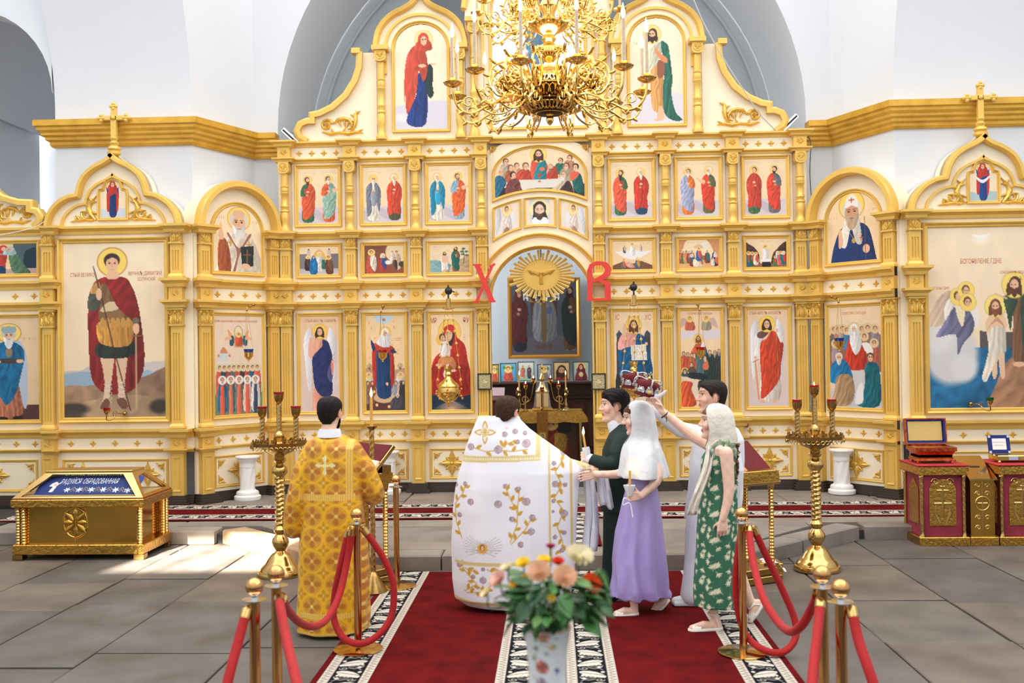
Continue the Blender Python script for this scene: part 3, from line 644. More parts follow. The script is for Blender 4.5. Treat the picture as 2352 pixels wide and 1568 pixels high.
ROW1 = [
 (pair((25,135,515,825),(145,245,805,D((54,112,76),(222,92,50),hair=BR,beard=(104,46,28),book=(190,70,46),style=0,look=1)),(395,240,800,D((226,100,62),(150,186,168),hair=(90,84,80),beard=WH,style=0,look=1,rhand=True))),'painted icon of two standing apostles, green and orange robes'),
 (pair((800,125,1300,815),(930,235,790,D((238,228,212),(124,130,140),hair=WH,bald=True,beard=WH,style=1)),(1185,225,785,D((84,84,58),(214,74,46),hair=WH,beard=WH,bl=2.4,style=2))),'painted icon of two standing apostles, grey and red cloaks'),
 (pair((1590,115,2085,805),(1705,220,780,D((238,230,214),(40,138,170),hair=WH,beard=WH,style=1)),(1950,215,775,D((146,178,196),(236,104,46),hair=(120,84,60),beard=(150,120,96),style=0,bl=.6,rhand=True))),'painted icon of two standing apostles, blue and orange cloaks'),
 (pair((105,120,605,800),(225,222,765,D((58,112,74),(232,94,64),hair=(70,60,52),beard=(60,54,48),bl=2.4,style=0,look=-1,book=(176,60,40))),(470,215,760,D((28,78,108),(206,60,40),hair=WH,beard=WH,bl=2.2,style=2))),'painted icon of two apostles, one with a long dark beard'),
 (pair((885,105,1385,775),(1015,205,745,D((236,122,50),(168,174,206),hair=(120,110,104),beard=WH,style=0,look=-1)),(1260,195,735,D((104,104,66),(222,70,42),hair=WH,beard=WH,style=0,look=-1,rhand=True))),'painted icon of two apostles, lavender and red cloaks'),
 (pair((1675,90,2180,760),(1795,185,735,D((70,112,70),(208,72,50),hair=(140,90,56),style=2,look=-1)),(2035,180,730,D((112,112,112),(224,74,48),hair=(48,36,30),beard=(48,36,30),bl=.5,style=0,look=-1))),'painted icon of two apostles, both in red cloaks')]
def fig(p,cx,y0,y1,c1,c2,hair=BR,lean=0.0,halo=True,scarf=None):
    """small scene figure"""
    h = y1-y0;X = lambda v,t: cx+v*h+lean*h*(1-t)
    p.poly([(X(-.09,.18),y0+.17*h),(X(.09,.18),y0+.17*h),(X(.19,.45),y0+.42*h),(X(.17,1),y1),(X(-.17,1),y1),(X(-.19,.45),y0+.42*h)],c1,(.16,3,.2))
    p.poly([(X(.0,.18),y0+.16*h),(X(.12,.2),y0+.2*h),(X(.2,.5),y0+.5*h),(X(.12,.9),y0+.9*h),(X(-.06,.6),y0+.55*h)],c2,(.18,3,.4))
    p.head(X(0,.08),y0+.085*h,.075*h,hair,None,scarf,(244,206,112) if halo else None,0.3)
def row2():
    L = []
    p = Paint((25,1050,520,1465),6,SAND);p.poly([(20,1160),(150,1160),(150,1370),(20,1370)],(132,124,128),sm=False);p.poly([(400,1160),(530,1160),(530,1370),(400,1370)],(120,114,120),sm=False)
    for x in (145,398): p.poly([(x-20,1110),(x+20,1110),(x+20,1340),(x-20,1340)],(206,190,176),sm=False);p.ell(x,1098,10,12,(70,60,60))
    p.poly([(200,1190),(275,1095),(350,1190),(340,1330),(210,1330)],(226,176,104));p.poly([(20,1370),(530,1370),(530,1470),(20,1470)],(206,196,196),sm=False)
    for y in (1380,1400,1425): p.line([(20,y),(530,y)],7,(150,142,146))
    fig(p,135,1190,1390,(58,40,46),(86,60,60),WH);fig(p,280,1140,1392,(236,230,222),(214,206,200),WH);p.poly([(305,1245),(350,1245),(350,1375),(305,1375)],(24,110,92),sm=False)
    fig(p,207,1192,1440,(24,110,168),(20,128,190),scarf=(24,110,168));fig(p,405,1192,1440,(104,66,42),(128,84,56),(50,36,30),-.06);p.scrib(225,320,1092,10)
    L.append((p,'painted icon of the presentation in the temple'))
    p = Paint((810,1045,1300,1445),6,(122,70,54),(148,76,50));p.poly([(1110,1040),(1310,1040),(1310,1290),(1180,1280),(1080,1200)],(236,208,168))
    for i in range(9): p.line([(840+i*32,1050),(820+i*30,1180+i*9),(850+i*34,1300)],7,(150,96,76),.5)
    fig(p,903,1118,1440,(196,84,58),(236,222,206),(100,70,50));fig(p,1040,1170,1400,(180,60,50),(50,80,140),scarf=(220,214,208));p.ell(1105,1285,48,38,(240,234,224),.4)
    fig(p,1210,1125,1370,(226,200,176),(206,176,150),halo=False);fig(p,1160,1130,1300,(232,220,206),(214,196,180),halo=False);fig(p,1185,1225,1390,(120,84,66),(70,50,44),halo=False);p.ell(1275,1310,45,40,(70,62,50))
    L.append((p,'painted icon of the nativity in a brown cave'))
    p = Paint((1590,1040,2085,1440),6,SAND,(226,206,176));p.poly([(1585,1275),(1720,1270),(1860,1330),(1900,1445),(1585,1445)],(132,172,176),(.1,5,1.5));p.poly([(1880,1300),(2000,1240),(2090,1215),(2090,1445),(1850,1445)],(202,170,132),(.1,4,.9))
    p.line([(2010,1310),(2020,1200),(2000,1120)],12,(84,66,48))
    for x,y in ((2010,1110),(2045,1150),(1990,1150),(2050,1200),(2000,1185)): p.ell(x,y,30,18,(60,112,84),.5)
    p.saint(1780,1150,1435,SKIN,(240,232,222),(60,40,28),(60,40,28),style=2,longh=True);p.poly([(1750,1210),(1812,1210),(1815,1290),(1748,1290)],SKIN)
    p.saint(1915,1085,1420,(136,92,62),(30,104,88),(70,44,30),(70,44,30),style=0,look=-1,longh=True);p.line([(1870,1160),(1800,1130)],14,SKIN);p.scrib(1650,1730,1078,10)
    L.append((p,'painted icon of the baptism in the river'))
    p = Paint((110,1020,605,1425),6,(240,214,172),(234,202,158));p.poly([(150,1175),(250,1170),(360,1150),(480,1170),(585,1165),(480,1240),(400,1280),(280,1260)],(238,232,230));p.poly([(100,1370),(260,1300),(360,1340),(460,1300),(610,1370),(610,1430),(100,1430)],(116,78,56),sm=False)
    fig(p,358,1065,1225,(246,244,240),(232,228,226));fig(p,265,1090,1185,(90,80,84),(210,190,180));fig(p,460,1085,1170,(214,200,186),(170,150,150));fig(p,250,1275,1410,(66,118,84),(226,96,66),lean=.05);p.poly([(270,1310),(330,1320),(390,1390),(300,1385)],(226,166,146),(.1,3,.5));fig(p,425,1260,1410,(60,96,130),(206,150,60),WH,-.06);p.scrib(165,250,1065,12);p.scrib(490,545,1062,12)
    L.append((p,'painted icon of the transfiguration with a white cloud'))
    p = Paint((900,1005,1395,1415),6,(206,140,96),(226,176,112));p.poly([(960,1110),(1010,1010),(1120,980),(1230,1010),(1300,1120),(1310,1260),(950,1260)],(242,218,178))
    for y in range(1015,1250,22): p.line([(900,y),(960,y)],4,(184,120,84),.6);p.line([(1310,y),(1395,y)],4,(184,120,84),.6)
    p.poly([(1180,1050),(1260,1040),(1270,1130),(1170,1130)],(232,224,214),sm=False);p.poly([(1080,1120),(1150,1070),(1200,1130)],(214,190,150))
    for i,c in enumerate(((196,70,50),(60,116,90),(206,150,90),(120,80,70),(80,110,140))): fig(p,925+i*34,1160+(i % 2)*12,1330,c,(226,130,80),halo=False)
    p.poly([(1110,1240),(1200,1230),(1240,1270),(1215,1300),(1190,1290),(1190,1350),(1175,1350),(1165,1290),(1130,1285),(1125,1340),(1112,1340)],(150,106,76));fig(p,1143,1125,1300,(40,100,170),(226,90,60))
    fig(p,1060,1215,1370,(136,56,44),(28,96,104),scarf=WH);p.poly([(1075,1290),(1110,1290),(1190,1380),(1080,1375)],(240,226,196),(.1,3,.5));fig(p,1245,1165,1330,(128,66,50),(52,110,110),halo=False);fig(p,1330,1160,1320,(62,88,130),(220,214,208),halo=False);fig(p,1345,1220,1370,(46,42,44),(226,110,70),scarf=WH,halo=False);fig(p,1312,1260,1365,(232,228,220),(210,204,196),halo=False);p.scrib(1015,1180,1048,11,(190,110,90))
    L.append((p,'painted icon of the entry into the city on a donkey'))
    p = Paint((1685,990,2185,1400),6,SAND,(238,206,160));p.poly([(1680,1070),(1740,1080),(1800,1130),(1850,1220),(1850,1300),(1860,1405),(1680,1405)],(84,50,40),(.2,5,.2));p.poly([(2190,1060),(2110,1085),(2060,1150),(2010,1220),(2000,1405),(2190,1405)],(78,46,38),(.2,5,.2))
    p.poly([(1680,1345),(2190,1345),(2190,1405),(1680,1405)],(150,96,66),sm=False);fig(p,1925,1095,1295,(246,244,240),(234,230,226));p.ell(1928,1300,72,26,(240,236,230));p.poly([(1880,1320),(1985,1320),(1990,1400),(1885,1400)],(38,26,26),sm=False)
    for i,(c,d_) in enumerate((((26,100,130),(196,70,50)),((28,96,66),(200,80,50)),((236,226,210),(214,90,60)))): fig(p,1722+i*44,1180+i*4,1370-i*10,c,d_)
    for i,(c,d_) in enumerate((((200,204,214),(120,150,170)),((226,90,66),(24,100,120)),((26,110,126),(206,60,50)))): fig(p,2070+i*36,1180,1350,c,d_,scarf=WH if i != 1 else None)
    fig(p,2040,1245,1370,(52,130,66),(214,70,50));p.scrib(1855,1985,1033,11)
    L.append((p,'painted icon of the resurrection between dark rocks'))
    return L
def wings(p,pts,c=(234,232,236)):
    for q in pts: p.poly(q,c,(.05,5,.4))
def archangel_g():
    p = Paint((60,125,555,1320),6.5,(236,202,158),(222,200,196));wings(p,[[(185,285),(130,340),(105,480),(120,700),(150,1000),(180,1060),(215,800),(240,500)],[(425,275),(480,340),(512,470),(508,700),(500,1000),(470,1080),(440,800),(400,500)]])
    p.poly([(250,400),(350,400),(380,520),(300,620),(200,660),(160,600),(180,480)],(238,176,150),(.06,3,.3));p.poly([(232,1000),(300,1030),(330,1130),(300,1290),(225,1290)],(236,160,136),(.1,3,.2))
    p.poly([(345,420),(410,455),(440,540),(462,640),(445,700),(450,850),(452,1100),(330,1130),(240,1015),(214,800),(212,650),(270,570),(335,500)],(40,48,104),(.16,4,.6));p.poly([(395,860),(440,700),(462,650),(468,840),(440,960)],(84,88,140),(.1,3,.2));p.poly([(445,700),(470,690),(468,850),(448,850)],(226,130,104))
    p.poly([(160,600),(175,440),(190,400),(215,420),(205,520),(215,640)],(236,176,152));p.ell(195,415,20,28,SKIN);p.ell(478,700,26,16,SKIN);p.line([(205,235),(210,1300)],6,(206,160,110));p.line([(470,690),(490,580)],5,(120,110,110))
    p.head(307,322,50,(62,36,26),None,None,(246,200,96),0,True);p.poly([(260,300),(252,400),(240,415),(268,390)],(62,36,26));return p
def archangel_m():
    p = Paint((345,345,825,1455),6,(238,206,166),(220,202,200));wings(p,[[(465,465),(410,520),(385,620),(385,900),(410,1150),(440,1000),(480,700)],[(690,465),(750,520),(775,620),(770,900),(740,1170),(710,1000),(670,700)]])
    p.poly([(470,600),(540,610),(540,760),(500,900),(430,900),(430,700)],(238,232,226),(.06,3,.2));p.poly([(690,600),(740,620),(780,700),(750,750),(700,720)],(240,234,230),(.06,3,.4));p.poly([(500,1150),(660,1130),(720,1120),(710,1370),(505,1370)],(232,222,212),(.1,5,.05))
    p.poly([(620,600),(680,610),(730,720),(768,750),(735,980),(722,1120),(640,1250),(500,1365),(505,1150),(490,860),(505,720),(570,680)],(206,70,38),(.16,5,.25));p.poly([(480,605),(550,590),(600,610),(520,680),(460,655)],(112,76,62),(.1,4,.3))
    p.line([(435,940),(472,1365)],22,(230,138,84));p.line([(410,945),(468,915)],12,(196,90,60));p.ell(440,895,20,18,SKIN);p.line([(680,440),(708,1390)],6,(200,150,110));p.ell(690,590,16,24,SKIN)
    for x in (515,655): p.ell(x,1390,30,22,SKIN)
    p.head(577,515,50,(66,38,28),None,None,(246,206,92),0,True);return p
def joy():
    p = Paint((820,125,1365,1305),6.8,(240,208,160));p.poly([(815,820),(900,780),(1090,830),(1290,790),(1370,830),(1370,1310),(815,1310)],(196,152,116));p.poly([(815,1080),(1000,1130),(1200,1120),(1370,1080),(1370,1310),(815,1310)],(96,56,50));p.ell(1075,135,135,105,(192,216,226));p.ell(1080,185,26,18,(214,110,80))
    for x,y in ((875,225),(1210,210),(950,410),(1190,495),(860,525),(1270,560),(885,650),(905,765),(1215,785)): p.ell(x,y,14,15,(246,180,110))
    for x in (880,1295):
        for i in range(7): p.line([(x,800),(x-44+i*14,700+abs(i-3)*14)],6,(104,92,70))
    for x in (870,1300): p.poly([(x-50,850),(x+50,850),(x+70,1060),(x-60,1060)],(226,214,200),(.1,4,.2));p.head(x,868,20,(150,110,70))
    for x,c in ((850,(130,124,120)),(910,(150,80,54)),(1230,(150,154,160)),(1300,(206,176,150)),(1330,(60,56,60))): p.poly([(x-40,960),(x+34,960),(x+48,1190),(x-50,1190)],c,(.2,3,.4));p.head(x+4,960,22,BR,halo=None)
    p.ell(1072,1140,150,68,(216,178,136));p.poly([(1160,1190),(1240,1120),(1330,1130),(1345,1290),(1180,1290)],(74,72,76),(.2,3,.4));p.head(1255,1120,26,(220,214,206),halo=None)
    p.poly([(918,540),(985,500),(990,900),(960,1020),(920,880)],(192,58,40),(.15,3,.1));p.poly([(1130,520),(1200,570),(1215,920),(1160,1030),(1130,800)],(190,56,42),(.15,3,.1));p.poly([(985,560),(1140,560),(1160,900),(1160,1130),(985,1120),(975,800)],(26,66,116),(.2,4,.05))
    p.poly([(925,470),(1000,490),(1160,500),(1225,560),(1110,595),(1010,555),(950,530)],(206,66,46),(.12,3,.8));p.poly([(895,430),(935,470),(960,550),(920,560)],(34,58,96));p.poly([(1160,560),(1215,555),(1250,590),(1190,595)],(34,58,96));p.ell(885,410,14,24,SKIN);p.ell(1262,603,22,12,SKIN)
    p.poly([(1040,400),(1130,400),(1165,510),(1060,520),(980,470)],(238,236,236),(.06,3,.5));p.head(1095,350,42,WH,None,(240,238,238),(244,198,100),.3)
    for x,y in ((1115,973),(935,1067),(972,1230),(1137,1252)): p.ell(x,y,19,20,(250,196,130))
    p.scrib(905,950,290,34,(186,92,76));p.scrib(1215,1262,280,36,(186,92,76));p.scrib(1180,1310,415,9);p.scrib(1180,1310,438,9);return p
def virgin():
    p = Paint((1630,115,2170,1305),6.4,(244,214,172));p.poly([(1625,1090),(1800,1060),(2175,1090),(2175,1310),(1625,1310)],(22,46,66));p.ell(1900,1300,210,130,(226,170,138),.9)
    for a in range(-6,7): p.line([(1900,1180),(1900+a*42,1300)],12,(240,196,160),.35)
    p.ell(1890,340,160,165,(214,160,74));p.ell(1890,340,154,159,(246,204,104));p.ell(1775,430,78,80,(240,192,96));p.poly([(1810,300),(1890,245),(1960,280),(1985,400),(2090,500),(2130,700),(2165,860),(2165,1110),(1640,1100),(1645,760),(1700,640),(1790,560),(1830,420)],(198,50,34),(.13,6,.35))
    p.poly([(1640,780),(1760,700),(2100,760),(2165,900),(2165,1100),(1640,1100)],(172,36,30),(.2,8,.1));p.poly([(1800,400),(1870,310),(1950,360),(1920,500),(1850,540)],(60,44,46));p.ell(1875,385,52,78,SKIN,rot=.25);p.poly([(1800,330),(1890,250),(1960,290),(1960,360),(1880,320),(1810,370)],(206,56,40))
    for x,y in ((1852,372),(1897,360)): p.ell(x,y,11,6,(60,36,26));p.line([(x-16,y-17),(x+16,y-20)],5,(90,54,40))
    p.line([(1872,375),(1868,415)],6,SKIN2);p.line([(1866,436),(1890,432)],7,(180,80,66))
    p.poly([(1770,480),(1850,450),(1890,520),(1890,640),(1800,680),(1760,620)],(240,234,228),(.07,3,.5));p.poly([(1770,650),(1920,650),(1970,740),(1950,800),(1860,740),(1740,780),(1720,730)],(228,146,92),(.12,3,.6));p.poly([(1840,740),(1870,760),(1830,900),(1800,860)],(236,232,228))
    p.head(1795,415,48,(84,50,32),None,None,None,.5);p.ell(1735,745,40,20,SKIN);p.ell(1930,815,44,18,SKIN);p.ell(1890,530,30,24,SKIN);p.scrib(2080,2140,375,14);p.scrib(2080,2140,405,14);p.scrib(2080,2140,435,14);return p
def enthroned():
    p = Paint((120,140,720,1440),7,(244,214,176),(226,200,176));p.poly([(170,460),(245,440),(250,900),(240,1260),(165,1260)],(66,56,52),sm=False);p.poly([(575,460),(665,440),(665,700),(650,1100),(575,1100)],(70,62,60),sm=False)
    for x in (208,622): p.poly([(x-40,440),(x,395),(x+42,440),(x+40,490),(x-38,490)],(58,78,84),sm=False)
    p.poly([(190,900),(420,800),(660,860),(690,1000),(640,1260),(180,1260)],(40,44,50));p.poly([(200,640),(420,580),(620,600),(670,780),(660,1010),(230,1010),(200,880)],(14,92,136),(.2,6,.5));p.poly([(190,560),(250,450),(360,430),(470,460),(480,600),(330,620),(200,660)],(238,168,158),(.08,4,.4));p.poly([(470,450),(560,470),(610,560),(620,640),(460,620)],(16,86,126),(.15,4,.6))
    p.poly([(255,470),(265,380),(275,310),(300,320),(305,400),(300,520)],SKIN);p.poly([(375,600),(600,585),(615,800),(385,795)],(238,230,214),sm=False)
    for y in range(618,790,22): p.scrib(395,490,y,13,(120,100,90));p.scrib(508,600,y-4,13,(120,100,90))
    p.head(422,330,62,(96,56,34),(100,60,38),None,(244,200,100),0,True);p.ell(605,580,22,24,SKIN);return p
def dormition():
    p = Paint((1020,140,1625,1430),7,(244,212,170),(236,204,164));p.poly([(1015,420),(1200,410),(1330,440),(1500,400),(1630,415),(1630,500),(1400,530),(1200,500),(1015,530)],(222,212,214))
    for cx,sx,c in ((1170,-1,(206,104,72)),(1410,1,(170,160,130))):
        p.poly([(cx+sx*20,280),(cx+sx*110,240),(cx+sx*160,330),(cx+sx*170,380),(cx+sx*60,330)],(206,176,160));p.poly([(cx-50,290),(cx+50,290),(cx+70,400),(cx-70,400)],c,(.15,4,.2));p.head(cx,255,26,(150,96,60))
    p.poly([(1240,600),(1360,580),(1420,700),(1420,960),(1250,960),(1240,760)],(84,112,118),(.2,5,.1));p.poly([(1180,690),(1250,590),(1310,560),(1330,640),(1260,700),(1190,730)],(226,100,66),(.1,3,.6));p.head(1290,520,36,(120,70,44),(120,70,44),None,(244,200,100),0,True);p.poly([(1340,580),(1385,580),(1380,640),(1330,640)],WH)
    for x,y,c in ((1070,720,(220,96,60)),(1130,730,(190,80,54)),(1190,740,(214,110,66))): p.poly([(x-50,y+40),(x+50,y+40),(x+56,y+220),(x-54,y+220)],c,(.18,3,.2));p.head(x,y,30,(110,80,60),(150,120,100),halo=None)
    for x,y,c in ((1590,690,(32,72,112)),(1530,710,(60,60,60)),(1455,700,(40,66,62))): p.poly([(x-70,y+50),(x+50,y+40),(x+80,y+370),(x-70,y+370)],c,(.2,4,.15));p.head(x,y+5,32,(140,120,104),(170,150,130),halo=None)
    p.poly([(1350,880),(1400,800),(1430,840),(1430,920),(1370,930)],(226,120,80));p.ell(1385,790,22,40,SKIN);p.poly([(1020,970),(1240,1060),(1280,1100),(1280,1400),(1020,1400)],(232,210,184),sm=False);p.poly([(1050,950),(1200,960),(1380,990),(1400,1060),(1160,1040)],(36,50,58),(.15,4,.7));p.head(1085,955,30,(60,56,56),None,(70,84,90),(244,200,100))
    p.poly([(1130,930),(1190,880),(1250,930),(1260,960),(1140,960)],(90,80,70));p.head(1180,860,30,(110,70,46),halo=None);p.poly([(1280,1090),(1400,1080),(1440,1280),(1300,1280)],(44,56,56));p.poly([(1030,1110),(1130,1080),(1200,1110),(1180,1200),(1250,1390),(1030,1410)],(222,92,50),(.2,5,.4));return p
def supper():
    p = Paint((150,110,1490,1000),7.5,(246,216,178),(236,200,160));p.poly([(150,700),(700,860),(1490,700),(1490,1010),(150,1010)],(46,40,46),sm=False)
    for x,y,r,c in ((330,345,50,(190,170,150)),(400,440,48,(170,96,66)),(490,410,46,(206,160,120)),(1130,345,44,(40,110,96)),(1265,305,46,(200,140,110)),(1215,430,50,(190,170,130))): p.poly([(x-r*1.4,y+r),(x+r*1.2,y+r),(x+r*1.9,y+r*4.4),(x-r*1.9,y+r*4.4)],c,(.15,3,.4));p.head(x,y,r,(120,76,50),None,None,None,.6 if x < 800 else -.6)
    p.poly([(500,500),(620,450),(700,520),(730,640),(490,640)],(196,72,52),(.14,4,.5));p.head(620,420,56,(140,80,50),None,None,None,.3);p.poly([(930,610),(960,480),(1060,430),(1090,620)],(190,66,44),(.12,3,.5));p.head(980,440,46,(190,150,120),(150,110,90),None,None,-.5)
    p.poly([(730,300),(880,300),(945,430),(930,520),(920,640),(730,640),(690,470)],(216,84,58),(.12,4,.3));p.poly([(840,320),(900,320),(920,400),(900,640),(740,640),(770,450)],(28,138,150),(.16,4,.6));p.head(810,235,66,(74,44,30),(90,54,36),None,(246,208,116),0,True);p.ell(860,465,44,32,(206,120,80))
    p.poly([(470,630),(1190,620),(1320,760),(330,780)],(222,214,202),sm=False);p.poly([(640,770),(1040,760),(1040,850),(660,850)],(132,120,100),(.1,8,0));p.ell(820,560,28,34,(190,60,40));p.line([(820,590),(820,650)],14,(190,90,50));p.ell(820,658,28,9,(190,90,50))
    p.poly([(160,600),(260,560),(330,680),(250,800),(170,960),(150,960)],(38,108,140),(.2,4,.5));p.head(250,500,58,(120,80,60),None,None,None,.7,bald=True);p.poly([(330,700),(440,600),(520,640),(560,780),(660,850),(340,930)],(120,66,62),(.2,4,.5));p.head(440,555,52,(50,34,28),None,None,None,.9)
    p.poly([(1000,780),(1130,690),(1190,600),(1260,650),(1320,790),(1310,910),(1080,830)],(206,180,154),(.16,4,.4));p.poly([(1170,720),(1260,660),(1320,900),(1100,850)],(70,50,52),(.2,3,.3));p.head(1175,560,54,(150,140,130),(226,220,212),None,None,-.8);p.poly([(1290,580),(1390,530),(1450,620),(1460,830),(1350,830)],(20,100,98),(.2,4,.4));p.poly([(1270,540),(1370,510),(1400,560),(1300,660)],(222,100,70));p.head(1350,450,54,(60,40,32),None,None,None,-.5)
    p.scrib(515,625,235,26,(206,130,90));p.scrib(1020,1110,228,26,(206,130,90));return p
def angel_small(x0,fl):
    p = Paint((0,0,400,420),9,(240,218,190),(226,216,220));p.poly([(60,130),(110,100),(120,200),(50,360),(20,340)] if not fl else [(340,130),(290,100),(280,200),(350,360),(380,340)],(214,216,220),(.08,5,.5));p.poly([(250,120),(290,140),(310,240),(250,200)] if not fl else [(150,120),(110,140),(90,240),(150,200)],(226,226,230))
    p.poly([(150,150),(240,150),(270,300),(260,390),(100,400),(150,280)],(232,220,208),(.14,5,.3));p.poly([(180,280),(230,300),(150,400),(90,410)] if not fl else [(220,280),(170,300),(250,400),(310,410)],(176,136,104),(.1,3,.4));p.head(200,110,34,(110,70,46),None,None,(246,218,150),.4 if not fl else -.4);return p
def face_icon():
    p = Paint((600,970,1050,1400),8,(242,218,186));p.poly([(680,1000),(960,990),(965,1330),(690,1330)],(206,206,212),sm=False);p.ell(822,1140,142,148,(240,226,170));p.poly([(720,1330),(730,1260),(920,1260),(935,1330),(820,1345)],(236,236,238));p.poly([(735,1080),(820,1040),(905,1090),(905,1180),(935,1280),(890,1250),(750,1250),(715,1290),(735,1180)],(52,44,42));p.head(820,1150,100,(52,44,42),(84,62,52),None,None,0,skin=(232,200,172),bl=.5);return p
def mary_full():
    p = Paint((280,340,890,1480),8,(246,226,198));p.poly([(275,1240),(500,1210),(900,1180),(900,1490),(275,1490)],(214,208,218));p.ell(350,1350,110,60,(230,226,230),.6);p.poly([(540,900),(640,900),(640,1410),(430,1420),(440,1280),(530,1100)],(34,62,130),(.22,5,.05));p.poly([(680,780),(725,830),(720,1010),(730,1100),(695,1145),(650,1090),(640,900)],(38,56,56),(.15,3,.1))
    p.poly([(550,560),(620,580),(665,760),(650,900),(610,965),(560,850),(530,1090),(420,1310),(405,1100),(385,1220),(400,830),(450,640)],(204,78,54),(.12,4,.2));p.head(622,520,56,(60,40,40),None,(204,76,54),(244,214,140),.4);p.ell(600,795,46,20,SKIN);p.ell(725,778,36,12,SKIN);p.scrib(380,410,505,26);p.scrib(460,490,505,26);return p
def john_full():
    p = Paint((195,80,890,1400),9,(246,226,198));p.poly([(190,1060),(500,1020),(895,1050),(895,1405),(190,1405)],(220,212,220));p.poly([(480,680),(620,660),(620,1200),(480,1190)],(226,164,96),(.12,4,.05));p.poly([(560,620),(660,650),(640,800),(560,820)],(150,92,70));p.poly([(440,520),(560,400),(640,420),(560,640),(480,720),(440,800)],(206,206,176),(.1,4,.4))
    p.poly([(600,390),(690,420),(720,560),(750,860),(730,1000),(780,1250),(870,1350),(760,1360),(640,1270),(620,1000),(650,700)],(46,106,88),(.2,4,.15));p.poly([(530,440),(590,520),(680,590),(680,650),(600,610),(530,510)],(222,140,96));p.poly([(570,1190),(610,1190),(640,1320),(540,1350)],SKIN);p.ell(560,1345,60,18,SKIN);p.head(495,290,62,(70,46,36),(70,46,36),None,(244,210,130),-.6,True);p.scrib(260,330,395,26);p.scrib(725,830,380,26);return p
def deisis_top():
    p = Paint((0,0,600,900),14,(232,232,238));p.poly([(40,620),(200,560),(420,600),(560,640),(540,760),(380,800),(120,780)],(232,104,72),(.14,5,.3));p.saint(300,60,640,(206,150,120),(96,130,150),BR,BR,style=0,longh=True);p.poly([(100,60),(220,30),(200,90)],(226,110,80));return p
def warrior():
    p = Paint((380,450,980,1465),4.6,(246,226,194),(238,212,176));p.poly([(370,1200),(480,1190),(540,1165),(560,1240),(370,1300)],(196,188,186));p.poly([(370,1215),(560,1200),(600,1280),(370,1295)],(150,172,190));p.poly([(820,1160),(990,1145),(990,1260),(820,1240)],(206,196,190));p.poly([(820,1200),(900,1195),(880,1230),(820,1240)],(156,178,194));p.poly([(370,1290),(560,1275),(840,1230),(940,1188),(990,1200),(990,1480),(370,1480)],(164,130,102),(.12,5,1.3));p.poly([(480,1380),(800,1330),(990,1400),(990,1480),(480,1480)],(184,152,118),(.08,5,1.3))
    p.ell(440,1410,110,44,(70,62,54),.4);p.ell(940,1400,74,52,(64,58,50),.4);p.ell(420,1450,110,30,(80,70,60),.5)
    p.poly([(600,660),(680,645),(750,665),(800,740),(835,900),(855,1150),(800,1290),(720,1325),(620,1320),(545,1230),(530,1010),(528,850),(550,710)],(138,40,36),(.16,5,.1))
    p.poly([(600,1110),(672,1110),(668,1200),(655,1290),(640,1380),(610,1380),(622,1280),(612,1180)],(226,192,156));p.poly([(695,1110),(752,1110),(745,1200),(735,1290),(740,1380),(705,1380),(700,1280),(690,1180)],(220,184,150))
    p.poly([(590,1030),(790,1030),(780,1110),(590,1115)],(44,52,46),(.2,4,0));p.poly([(590,910),(780,900),(780,1030),(720,1055),(650,1050),(590,1020)],(214,154,72),(.12,7,0))
    for i in range(1,7): p.line([(590+i*28,930),(588+i*28,1040)],4,(110,70,34))
    p.poly([(610,690),(760,690),(780,800),(770,900),(600,910),(600,800)],(122,92,60),(.1,4,.1));p.ell(685,870,58,46,(140,104,68));
    for i in range(6): p.ell(612+i*30,915,15,30,(196,146,76))
    p.poly([(640,800),(690,800),(700,840),(600,850)],(216,190,150));p.poly([(600,660),(680,650),(760,665),(800,760),(830,880),(760,880),(690,810),(640,700)],(148,40,38),(.14,4,.7));p.poly([(548,720),(600,690),(605,780),(590,830),(545,850),(525,810)],(84,86,72),(.1,3,.6));p.poly([(555,700),(595,680),(600,735),(545,745)],(200,150,84),(.12,5,0))
    p.line([(562,590),(620,820),(680,1080),(770,1420)],9,(72,44,36));p.poly([(556,600),(562,580),(570,608)],(150,150,150),sm=False);p.line([(806,930),(806,1410)],13,(196,168,132));p.line([(780,993),(842,993)],9,(150,104,66));p.ell(808,950,20,34,SKIN);p.ell(593,750,18,36,SKIN);p.ell(806,905,20,18,(110,110,92))
    for a in ((640,1270),(720,1250)):
        for k in range(4): p.line([(a[0]-22,a[1]+k*28),(a[0]+22,a[1]+20+k*28)],5,(226,214,196));p.line([(a[0]+22,a[1]+k*28),(a[0]-22,a[1]+20+k*28)],5,(226,214,196))
    p.poly([(595,1400),(625,1350),(650,1370),(640,1405),(600,1412)],(120,80,62));p.poly([(690,1360),(735,1350),(755,1400),(720,1412)],(120,80,62));p.ell(672,565,92,88,(160,90,44));p.ell(672,565,88,84,(246,212,104));p.poly([(650,620),(700,620),(705,660),(640,660)],SKIN);p.ell(670,555,49,42,(66,44,34));p.poly([(624,560),(636,590),(640,560)],(66,44,34));p.ell(671,580,37,50,SKIN);p.poly([(632,545),(670,522),(712,545),(700,550),(672,540),(645,550)],(66,44,34))
    for q in (-1,1): p.ell(671+q*15,572,7,4,(60,36,28));p.line([(671+q*8,563),(671+q*25,562)],3.5,(84,52,40))
    p.line([(671,574),(670,596)],4,SKIN2);p.line([(661,609),(681,609)],4.5,(186,96,82));return p
